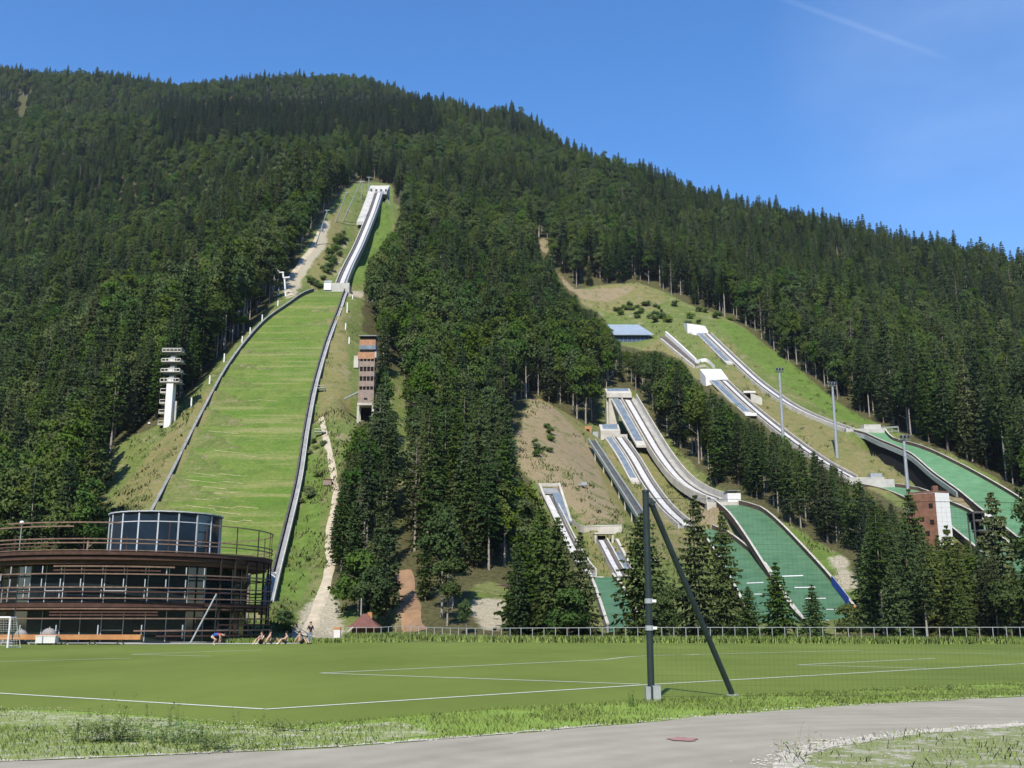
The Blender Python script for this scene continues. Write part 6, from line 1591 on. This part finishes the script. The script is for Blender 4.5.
# red patch on the asphalt
p = PG(683, 740.5); mb = MB(); n = 14
mb.add([(p.x + math.cos(i / n * 6.283) * .25 * (1 + .25 * math.sin(i * 2.3)), p.y + math.sin(i / n * 6.283) * .28 * (1 + .2 * math.cos(i * 1.7)), .026) for i in range(n)], [tuple(range(n))])
o = mb.build('red_paint_mark', mat('faded red paint', (.36, .20, .17), .9, .2, 8.0)); o['kind'] = 'structure'

# ------------------------------------------------------------------ ball stop net
pb = PG(651.5, 701); ptop = P(644.5, 492, pb.y)
t = thing('ball_stop_net', pb, 'tall black steel post with a leaning strut and grey base box carrying a fine net', 'net')
MB().tube((pb.x, pb.y, .05), (pb.x, pb.y, ptop.z), .085, .085, 14).build('post', M['dark_steel'], t, smooth=False)
MB().tube((pb.x, pb.y, ptop.z), (pb.x, pb.y, ptop.z + .05), .10, .09, 14).build('post_cap', M['dark_steel'], t)
fs = PG(732, 696.5); fd = Vector((fs.x, fs.y, .08))
st = MB().tube((pb.x + .12, pb.y, ptop.z - .25), fd, .075, .075, 14).build('strut', M['dark_steel'], t)
MB().box((fd.x, fd.y, .03), (.30, .30, .05)).build('foot_plate', M['steel'], st)
MB().bar((pb.x - .05, pb.y, ptop.z - .12), (pb.x + .22, pb.y + .0, ptop.z - .32), .12, .14).build('bracket', M['dark_steel'], t)
MB().box((pb.x - .10, pb.y - .16, .18), (.13, .30, .34)).build('base_box', M['steel'], t); MB().box((pb.x + .10, pb.y - .12, .19), (.20, .34, .36)).build('base_box', M['steel'], t)
MB().box((pb.x - .02, pb.y - .30, .2), (.05, .04, .34)).build('clamp', M['dark_steel'], t)
for py in (601, 628):
    z = P(649, py, pb.y).z; c = MB().tube((pb.x, pb.y, z - .06), (pb.x, pb.y, z + .06), .105, .105, 12).build('collar', M['steel'], t); MB().box((pb.x + .13, pb.y - .05, z), (.1, .06, .07)).build('clamp_bolt', M['white_paint'], c)
n0 = Vector((pb.x + .05, pb.y + .1, 0)); n1 = Vector((17.5, 28.3, 0)); Ln = (n1 - n0).length; dn_ = (n1 - n0) / Ln; ht = ptop.z - .15
mb = MB(); th = .0011; cell = .125
perp = Vector((-dn_.y, dn_.x, 0))
k = 0
while k * cell < Ln:
    p = n0 + dn_ * k * cell; mb.add([p - dn_ * th + Vector((0, 0, .1)), p + dn_ * th + Vector((0, 0, .1)), p + dn_ * th + Vector((0, 0, ht)), p - dn_ * th + Vector((0, 0, ht))], [(0, 1, 2, 3)]); k += 1
k = 1
while k * cell < ht:
    z = Vector((0, 0, .1 + k * cell)); mb.add([n0 + z - Vector((0, 0, th)), n1 + z - Vector((0, 0, th)), n1 + z + Vector((0, 0, th)), n0 + z + Vector((0, 0, th))], [(0, 1, 2, 3)]); k += 1
mb.build('net_mesh', M['dark_steel'], t)
MB().tube(n0 + Vector((0, 0, ht)), n1 + Vector((0, 0, ht - .02)), .006, .006, 6).build('top_rope', M['dark_steel'], t)
MB().tube(n0 + Vector((0, 0, .1)), n1 + Vector((0, 0, .1)), .003, .003, 6).build('bottom_rope', M['dark_steel'], t)
MB().tube((17.5, 28.35, 0), (17.5, 28.35, ptop.z), .085, .085, 14).build('post', M['dark_steel'], t)
# small grey net post in front of the building
pb2 = PG(214, 644.0); zt2_ = P(214, 594, pb2.y).z; s2 = PG(190, 644.3)
t = thing('net_post', pb2, 'thin grey post with a pale leaning stay in front of the round building', 'post')
MB().tube((pb2.x, pb2.y, 0), (pb2.x, pb2.y, zt2_), .05, .05, 8).build('post', M['dark_steel'], t); MB().tube((s2.x, s2.y, .05), (pb2.x - .05, pb2.y, zt2_), .075, .075, 8).build('stay', M['steel'], t)
p = PG(11.5, 646); z = P(11.5, 588, p.y).z
t = thing('net_post', p, 'thin dark post beside the white goal at the far left', 'post'); MB().tube((p.x, p.y, 0), (p.x, p.y, z), .05, .045, 8).build('pole', M['dark_steel'], t); MB().box((p.x, p.y, .05), (.3, .3, .08)).build('base_plate', M['steel'], t)

# ------------------------------------------------------------------ far fence
fpts = [Vector((x, float(np.interp(x, [-30, -15.8, 0, 12, 46, 70], [118, 117, 104, 101.5, 95, 92])), 0)) for x in np.arange(-18, 66, 1.0)]
t = thing('metal_fence', fpts[0], 'long low galvanised rail fence at the far side of the pitch', 'fence')
def fh(x): return float(np.interp(x, [-18, -5, 12, 46, 70], [1.2, 1.3, 1.4, 1.45, 1.45]))
sp = 0
acc = []
d = 0.0; nextd = 0.0
for a, b in zip(fpts, fpts[1:]):
    L_ = (b - a).length
    while nextd <= d + L_: acc.append(a.lerp(b, (nextd - d) / L_)); nextd += 1.12
    d += L_
acc = [p for p in acc if p.x < 56][:100]
zz = [hz(p.x, p.y) for p in acc]
for p, z in zip(acc, zz): MB().box((p.x, p.y, z + fh(p.x) / 2 - .1), (.06, .06, fh(p.x) + .2)).build('post', M['steel'], t)
top = [Vector((p.x, p.y, z + fh(p.x))) for p, z in zip(acc, zz)]
mb = MB()
for a, b in zip(top, top[1:]): mb.bar(a, b, .05, .055)
mb.build('top_rail', M['steel'], t)
mb = MB()
for a, b in zip(top, top[1:]): mb.bar(a - Vector((0, 0, fh(a.x) * .86)), b - Vector((0, 0, fh(b.x) * .86)), .04, .04)
mb.build('bottom_rail', M['steel'], t)


# ------------------------------------------------------------------ things in front of the building
def gpos(px, py): return PG(px, py)
# goal
g = PG(7.5, 648); Y = g.y; zt = P(6, 617.5, Y).z
t = thing('football_goal', g, 'white football goal with net, cut by the left edge of the picture', 'goal')
gl = Vector((g.x - 5.0, Y - .6, 0)); 
MB().tube((g.x, Y, 0), (g.x, Y, zt), .08, .08, 10).build('post', M['white_paint'], t); MB().tube((gl.x, gl.y, 0), (gl.x, gl.y, zt), .08, .08, 10).build('post', M['white_paint'], t)
MB().tube((gl.x, gl.y, zt), (g.x, Y, zt), .08, .08, 10).build('crossbar', M['white_paint'], t)
bk = Vector((.25, 1.6, 0))
MB().tube(g + bk, Vector((g.x + .1, Y + .7, zt)), .04, .04, 8).build('back_stay', M['white_paint'], t); MB().tube(Vector((g.x, Y, zt)), Vector((g.x + .1, Y + .7, zt)), .04, .04, 8).build('back_stay', M['white_paint'], t)
MB().tube(g, g + bk, .04, .04, 8).build('ground_bar', M['white_paint'], t)
mb = MB()
for k in range(28):
    u_ = k / 27; a = gl.lerp(g, u_); mb.tube(Vector((a.x, a.y + 1.5, .02)), Vector((a.x + .1, a.y + .7, zt)), .008, .008, 4, cap=False)
for k in range(13):
    z = zt * k / 13; yo = 1.5 - .8 * k / 13; mb.tube(gl + Vector((0, yo, z)), g + Vector((.1, yo, z)), .008, .008, 4, cap=False)
mb.build('net', M['white_paint'], t)
# long orange timber beam on trestles
a, b = P(-12, 638, 93.0), P(142, 637, 92.6); z = P(70, 637, 93).z
t = thing('timber_beam', ((a.x + b.x) / 2, 92.8, 0), 'very long orange timber bench lying on low trestles in front of the round building', 'bench')
MB().bar((a.x, 92.9, z), (b.x, 92.5, z), .55, .42).build('seat_board', M['orange_wood'], t)
mb = MB(); mb.bar((a.x, 93.2, z - .6), (b.x - 2, 92.9, z - .62), .3, .12); mb.build('lower_board', M['slat_pale'], t)
for u_ in (.12, .3, .5, .68, .86):
    x = a.x + (b.x - a.x) * u_; mb = MB(); mb.bar((x - .35, 92.75, 0), (x, 92.75, z - .2), .09, .09); mb.bar((x + .35, 92.75, 0), (x, 92.75, z - .2), .09, .09); mb.build('trestle', M['steel'], t)
def dome(px, pyt, pyb, wpx, Y, label):
    x = P(px, pyb, Y).x; zt = P(px, pyt, Y).z; r = wpx / 2 * Y / F
    t = thing('covered_mound', (x, Y, 0), label, 'cover'); mb = MB(); n, m_ = 16, 6; vs = []; fs = []
    zc = max(0.0, zt - r)
    for j in range(m_ + 1):
        f_ = j / m_ * math.pi / 2
        for i in range(n): vs.append((x + r * math.cos(f_) * math.cos(i / n * 6.283) * (1 if j else 1.02), Y + r * .8 * math.cos(f_) * math.sin(i / n * 6.283), zc + r * math.sin(f_)))
    for j in range(m_):
        for i in range(n): fs.append((j * n + i, j * n + (i + 1) % n, (j + 1) * n + (i + 1) % n, (j + 1) * n + i))
    mb.add(vs, fs); mb.prism([(x + r * math.cos(i / n * 6.283), Y + r * .8 * math.sin(i / n * 6.283)) for i in range(n)], 0, zc + .002)
    c = mb.build('canvas', M['grey_cover'], t, smooth=False); MB().tube((x, Y, zc + r - .02), (x, Y, zc + r + .12), .05, .03, 6).build('knob', M['steel'], t)
dome(20.5, 629.5, 640, 13, 93.8, 'grey rounded canvas cover behind the long orange bench, beside the goal'); dome(48.5, 628, 640, 15, 93.6, 'grey rounded canvas cover behind the white crate on the long orange bench')
x = P(47, 640, 91.9).x; z0, z1 = P(47, 645.5, 91.9).z, P(47, 636.5, 91.9).z; w_ = 19 * 91.9 / F
t = thing('white_crate', (x, 91.9, 0), 'white crate standing in front of the long orange bench', 'crate')
MB().box((x, 91.9, (z1 + .15) / 2), (w_, .7, z1 - .15)).build('body', M['plaster'], t); MB().box((x, 91.9, z1 + .04), (w_ + .06, .76, .07)).build('lid', M['white_paint'], t)
for s in (-1, 1): MB().box((x + s * w_ * .42, 91.9, .07), (.12, .6, .14)).build('skid', M['board'], t)
sheet('kerb_strip', [(p.x, p.y) for p in [PG(100, 644.6), PG(268, 644.2), PG(300, 643.8), PG(300, 643.2), PG(268, 643.3), PG(100, 643.7)]], .03, M['concrete'])

# ------------------------------------------------------------------ people
def person(loc, rz, joints, label, looks, scale=1.0, hair='hair'):
    """one skinned body; joints: name -> (pos, radius, parent, cloth)"""
    t = thing('person', loc, label, 'person'); t.rotation_euler.z = rz
    names = list(joints); me_ = bpy.data.meshes.new('body')
    me_.from_pydata([Vector(joints[k][0]) * scale for k in names], [(names.index(joints[k][2]), names.index(k)) for k in names if joints[k][2]], [])
    o = bpy.data.objects.new('tmp_body', me_); COL.objects.link(o)
    sk = o.modifiers.new('skin', 'SKIN')
    for i, k in enumerate(names):
        r = joints[k][1] * scale; me_.skin_vertices[0].data[i].radius = (r, r); me_.skin_vertices[0].data[i].use_root = (k == 'pelvis')
    sb = o.modifiers.new('sub', 'SUBSURF'); sb.levels = 2; sb.render_levels = 2
    dg = bpy.context.evaluated_depsgraph_get(); nm = bpy.data.meshes.new_from_object(o.evaluated_get(dg)); nm.name = 'body'
    bpy.data.objects.remove(o)
    mats = list(dict.fromkeys(looks.values())); nm.materials.clear()
    for m in mats: nm.materials.append(M[m])
    segs = [(Vector(joints[k][0]) * scale, Vector(joints[joints[k][2]][0]) * scale, k) for k in names if joints[k][2]]
    for p in nm.polygons:
        c = p.center; best, bk_ = 9, None
        for a, b, k in segs:
            ab = b - a; u_ = max(0, min(1, (c - a).dot(ab) / max(1e-6, ab.length_squared))); d_ = (c - (a + ab * u_)).length - .02
            if d_ < best: best, bk_ = d_, k
        p.material_index = mats.index(looks[joints[bk_][3]]); p.use_smooth = True
    ob = bpy.data.objects.new('body', nm); COL.objects.link(ob); ob.parent = t
    hp = Vector(joints['head'][0]) * scale
    bm = bmesh.new(); bmesh.ops.create_icosphere(bm, subdivisions=2, radius=.112 * scale)
    for v in bm.verts:
        if v.co.z < -.01 * scale and v.co.y < .03 * scale: v.co *= .80
        v.co.z *= 1.08
    m2 = bpy.data.meshes.new('hair'); bm.to_mesh(m2); bm.free(); m2.materials.append(M[hair]); h = bpy.data.objects.new('hair', m2); COL.objects.link(h); h.parent = t; h.location = hp + Vector((0, .018, .03)) * scale
    return t
def standing():
    J = {'pelvis': ((0, 0, .95), .13, None, 'legs'), 'waist': ((0, 0, 1.10), .125, 'pelvis', 'top'), 'chest': ((0, .01, 1.32), .15, 'waist', 'top'), 'neck': ((0, 0, 1.50), .055, 'chest', 'skin'), 'chin': ((0, -.02, 1.57), .08, 'neck', 'skin'), 'head': ((0, -.01, 1.66), .10, 'chin', 'skin'), 'crown': ((0, 0, 1.73), .07, 'head', 'skin')}
    for s, n_ in ((-1, 'l'), (1, 'r')):
        J['sh' + n_] = ((.17 * s, 0, 1.43), .065, 'chest', 'top'); J['el' + n_] = ((.24 * s, .03, 1.16), .045, 'sh' + n_, 'top'); J['wr' + n_] = ((.22 * s, -.10, .95), .03, 'el' + n_, 'skin'); J['ha' + n_] = ((.21 * s, -.13, .86), .035, 'wr' + n_, 'skin')
        J['hip' + n_] = ((.09 * s, 0, .88), .095, 'pelvis', 'legs'); J['kn' + n_] = ((.10 * s, -.02, .50), .062, 'hip' + n_, 'legs'); J['an' + n_] = ((.10 * s, .02, .09), .042, 'kn' + n_, 'legs'); J['to' + n_] = ((.11 * s, -.15, .04), .035, 'an' + n_, 'shoe')
    return J
def sitting(lean=0.0, armback=False):
    J = {'pelvis': ((0, .05, .12), .14, None, 'legs'), 'waist': ((0, .06 + lean * .3, .28), .125, 'pelvis', 'top'), 'chest': ((0, .05 + lean, .50), .145, 'waist', 'top'), 'neck': ((0, .02 + lean * 1.3, .67), .055, 'chest', 'skin'), 'chin': ((0, 0 + lean * 1.35, .73), .08, 'neck', 'skin'), 'head': ((0, .0 + lean * 1.4, .82), .10, 'chin', 'skin'), 'crown': ((0, .01 + lean * 1.4, .89), .07, 'head', 'skin')}
    for s, n_ in ((-1, 'l'), (1, 'r')):
        J['sh' + n_] = ((.17 * s, .04 + lean * 1.1, .60), .062, 'chest', 'top')
        if armback: J['el' + n_] = ((.25 * s, .22 + lean, .34), .045, 'sh' + n_, 'skin'); J['wr' + n_] = ((.27 * s, .32 + lean, .10), .032, 'el' + n_, 'skin'); J['ha' + n_] = ((.28 * s, .36 + lean, .04), .035, 'wr' + n_, 'skin')
        else: J['el' + n_] = ((.24 * s, -.12, .42), .045, 'sh' + n_, 'skin'); J['wr' + n_] = ((.14 * s, -.32, .42), .032, 'el' + n_, 'skin'); J['ha' + n_] = ((.09 * s, -.38, .40), .035, 'wr' + n_, 'skin')
        J['hip' + n_] = ((.10 * s, -.02, .12), .095, 'pelvis', 'legs'); J['kn' + n_] = ((.14 * s, -.36, .42), .062, 'hip' + n_, 'legs'); J['an' + n_] = ((.13 * s, -.58, .09), .045, 'kn' + n_, 'skin'); J['to' + n_] = ((.14 * s, -.74, .04), .035, 'an' + n_, 'shoe')
    return J
def bending():
    J = {'pelvis': ((-.35, 0, .62), .13, None, 'legs'), 'waist': ((-.12, 0, .74), .125, 'pelvis', 'top'), 'chest': ((.18, 0, .76), .15, 'waist', 'top'), 'neck': ((.40, 0, .74), .055, 'chest', 'skin'), 'chin': ((.47, 0, .70), .08, 'neck', 'skin'), 'head': ((.55, 0, .72), .10, 'chin', 'skin'), 'crown': ((.62, 0, .74), .07, 'head', 'skin')}
    for s, n_ in ((-1, 'l'), (1, 'r')):
        J['sh' + n_] = ((.26, .16 * s, .74), .062, 'chest', 'sleeve'); J['el' + n_] = ((.28, .19 * s, .48), .045, 'sh' + n_, 'skin'); J['wr' + n_] = ((.22, .17 * s, .25), .032, 'el' + n_, 'skin'); J['ha' + n_] = ((.2, .16 * s, .17), .035, 'wr' + n_, 'skin')
        J['hip' + n_] = ((-.34, .09 * s, .57), .095, 'pelvis', 'legs'); J['kn' + n_] = ((-.06, .11 * s, .38), .062, 'hip' + n_, 'skin'); J['an' + n_] = ((-.26, .11 * s, .09), .043, 'kn' + n_, 'skin'); J['to' + n_] = ((-.08, .11 * s, .04), .035, 'an' + n_, 'shoe')
    return J
p = PG(310, 644.2); person((p.x, p.y, 0), .3, standing(), 'person standing in a dark top and pale jeans at the edge of the pitch', dict(skin='skin', top='cloth_dark', legs='cloth_denim', shoe='cloth_dark'), 1.08)
p = PG(216.5, 645); person((p.x, p.y, 0), 0, bending(), 'person in a blue shirt bending over in front of the round building', dict(skin='skin', top='cloth_blue', sleeve='cloth_red', legs='cloth_white', shoe='cloth_white'), 1.15)
p = PG(261, 644.6); person((p.x, p.y, 0), -.5, sitting(.02), 'person in dark clothes sitting on the grass, nearest the building', dict(skin='skin', top='cloth_dark', legs='cloth_dark', shoe='cloth_white'), 1.2)
p = PG(270.5, 644.4); person((p.x, p.y, 0), 1.9, sitting(.02, True), 'bare chested person sitting upright with back to the fence, second from the building', dict(skin='skin', top='skin', legs='cloth_dark', shoe='cloth_white'), 1.3)
p = PG(286, 644.4); person((p.x, p.y, 0), -1.2, sitting(.0), 'bare chested person sitting with knees drawn up left of the last sitting one', dict(skin='skin', top='skin', legs='cloth_dark', shoe='cloth_white'), 1.15)
p = PG(301, 644.4); person((p.x, p.y, 0), 1.2, sitting(.10, True), 'bare chested person leaning back on the hands beside the standing one', dict(skin='skin', top='skin', legs='cloth_dark', shoe='cloth_dark'), 1.2)

# rough tufts and scrub over the open banks
def tufts(polys, n, label, lo, hi, mkey, skip):
    X, Y = [], []
    for poly in polys:
        a = np.array(poly); m = int(n)
        px_ = rng.uniform(a[:, 0].min(), a[:, 0].max(), m); py_ = rng.uniform(a[:, 1].min(), a[:, 1].max(), m); k = in_poly(px_, py_, poly)
        for g_ in GR: k &= ~in_poly(px_, py_, g_)
        px_, py_ = px_[k], py_[k]
        for u_, v_ in zip(px_, py_):
            p = on_ground(u_, v_); X.append(p.x); Y.append(p.y)
    X, Y = np.array(X), np.array(Y); k = np.ones(len(X), bool)
    for Lp, Rp in skip:
        c, h, _, _ = strip_center(Lp, Rp, 60)
        for a, hh in zip(c, h): k &= (X - a[0]) ** 2 + (Y - a[1]) ** 2 > (hh + .9) ** 2
    k &= rng.random(len(X)) < np.clip(.35 + vnoise(X, Y, 9, 71) * 1.4, .03, 1); X, Y = X[k], Y[k]
    m = 9; X, Y = np.repeat(X, m) + rng.normal(0, .45, len(X) * m), np.repeat(Y, m) + rng.normal(0, .45, len(Y) * m)
    V, R_ = blades(X, Y, H(X, Y), rng.uniform(lo, hi, len(X)), rng.uniform(.06, .16, len(X)), rng.uniform(.2, 1.0, len(X)))
    o = bpy.data.objects.new('grass', fast_mesh('grass', V, 5, [M[mkey]], R_, outn=np.tile([0, -.45, .9], (len(R_), 1)))); COL.objects.link(o); tag(o, label, None, None, 'stuff')
M['rough_grass'] = leaf_mat('rough bank grass', (0.085, 0.115, 0.03), (0.19, 0.215, 0.065), 0.06, .2, True, 3.0)
tufts([V1], 6500, 'rough tufted grass on the banks beside the long grass hill', .2, .7, 'rough_grass', ((BL, BR),))
tufts([V3], 3600, 'rough tufted grass and scrub on the upper right clearing', .2, .8, 'rough_grass', ((DL, DR), (CL_, CR_)))
tufts([V4], 3600, 'rough tufted grass on the banks around the middle jumps', .2, .7, 'rough_grass', ((G1L, G1R), (G2L, G2R), (AL_, AR_)))
# ------------------------------------------------------------------ camera, light, sky
cam = bpy.data.cameras.new('camera'); co_ = bpy.data.objects.new('camera', cam); COL.objects.link(co_)
cam.sensor_width = 36; cam.lens = F * 36 / 1024; cam.clip_end = 6000; cam.clip_start = 0.1
co_.location = (0, 0, HC); co_.rotation_euler = (math.pi / 2 + PITCH, 0, 0)
scene.camera = co_
SUN_EL, SUN_AZ = math.radians(46), math.radians(180 + 13)
sd = Vector((math.sin(SUN_AZ) * math.cos(SUN_EL), math.cos(SUN_AZ) * math.cos(SUN_EL), math.sin(SUN_EL)))
sl = bpy.data.lights.new('sun', 'SUN'); sl.energy = 5.0; sl.angle = math.radians(0.5); sl.color = (1.0, 0.93, 0.82)
so = bpy.data.objects.new('sun', sl); COL.objects.link(so); so.rotation_euler = sd.to_track_quat('Z', 'Y').to_euler(); so.location = (0, -50, 200)
w = bpy.data.worlds.new('World'); scene.world = w; w.use_nodes = True
nt = w.node_tree; N, L = nt.nodes, nt.links
bg = N['Background']; sky = N.new('ShaderNodeTexSky'); sky.sky_type = 'NISHITA'; sky.sun_disc = False
sky.sun_elevation = SUN_EL; sky.sun_rotation = SUN_AZ; sky.altitude = 900; sky.air_density = 1.0; sky.dust_density = 0.2; sky.ozone_density = 3.0
# a thin veil of cirrus high on the right and a faded contrail
tc = N.new('ShaderNodeTexCoord')
mp = N.new('ShaderNodeMapping'); mp.inputs['Scale'].default_value = (3.0, 3.0, 9.0); mp.inputs['Rotation'].default_value = (0, math.radians(30), 0); L.new(tc.outputs['Generated'], mp.inputs['Vector'])
nz = N.new('ShaderNodeTexNoise'); nz.inputs['Scale'].default_value = 1.6; nz.inputs['Detail'].default_value = 7; nz.inputs['Roughness'].default_value = .55; L.new(mp.outputs['Vector'], nz.inputs['Vector'])
def dirv(px, py):
    v = P(px, py, 1.0) - Vector((0, 0, HC)); return v.normalized()
def dotn(v):
    d = N.new('ShaderNodeVectorMath'); d.operation = 'DOT_PRODUCT'; d.inputs[1].default_value = v; L.new(tc.outputs['Generated'], d.inputs[0]); return d.outputs['Value']
def mrange(s, a, b, c, d):
    r = N.new('ShaderNodeMapRange'); r.interpolation_type = 'SMOOTHSTEP'; r.inputs['From Min'].default_value = a; r.inputs['From Max'].default_value = b; r.inputs['To Min'].default_value = c; r.inputs['To Max'].default_value = d
    L.new(s, r.inputs['Value']); return r.outputs['Result']
def mul(a, b):
    r = N.new('ShaderNodeMath'); r.operation = 'MULTIPLY'; L.new(a, r.inputs[0]); L.new(b, r.inputs[1]); return r.outputs[0]
veil = mul(mrange(dotn(dirv(1030, 50)), .974, .9995, 0, .10), mrange(nz.outputs['Fac'], .2, .8, .3, 1))
a, b_ = dirv(770, -6), dirv(950, 60)
nrm = a.cross(b_).normalized(); mid = (a + b_).normalized(); half = mid.dot(a)
dn = dotn(nrm); ab = N.new('ShaderNodeMath'); ab.operation = 'ABSOLUTE'; L.new(dn, ab.inputs[0])
trail = mul(mul(mrange(ab.outputs[0], 0.0002, .0038, .045, 0), mrange(dotn(mid), half - .002, 1, 0, 1)), mrange(nz.outputs['Fac'], .2, .6, .6, 1))
ad = N.new('ShaderNodeMath'); ad.operation = 'ADD'; L.new(veil, ad.inputs[0]); L.new(trail, ad.inputs[1])
mx = N.new('ShaderNodeMix'); mx.data_type = 'RGBA'; L.new(ad.outputs[0], mx.inputs[0]); hsv = N.new('ShaderNodeHueSaturation'); hsv.inputs['Saturation'].default_value = 1.27; hsv.inputs['Hue'].default_value = 0.504; hsv.inputs['Value'].default_value = 1.3; L.new(sky.outputs['Color'], hsv.inputs['Color']); L.new(hsv.outputs['Color'], mx.inputs[6]); mx.inputs[7].default_value = (7.5, 8.2, 9.0, 1)
L.new(mx.outputs[2], bg.inputs['Color']); bg.inputs['Strength'].default_value = 0.15
vs = scene.view_settings; vs.view_transform = 'Standard'; vs.look = 'None'; vs.gamma = 1; vs.exposure = 0.27; vs.use_curve_mapping = False
scene.cycles.max_bounces = 6; scene.cycles.diffuse_bounces = 3; scene.cycles.transparent_max_bounces = 8; scene.cycles.caustics_reflective = False; scene.cycles.caustics_refractive = False

# the air of the valley
hm = bpy.data.materials.new('valley air'); hm.use_nodes = True; hn = hm.node_tree
hn.nodes.remove(hn.nodes['Principled BSDF']); pv_ = hn.nodes.new('ShaderNodeVolumePrincipled')
pv_.inputs['Color'].default_value = (.78, .87, 1.0, 1); pv_.inputs['Density'].default_value = 0.000065; pv_.inputs['Anisotropy'].default_value = 0.2
hn.links.new(pv_.outputs[0], hn.nodes['Material Output'].inputs['Volume'])
hz_o = MB().box((0, 250, 398), (3400, 3200, 804)).build('haze', hm); hz_o['kind'] = 'stuff'; hz_o['label'] = 'thin bluish summer haze over the valley'
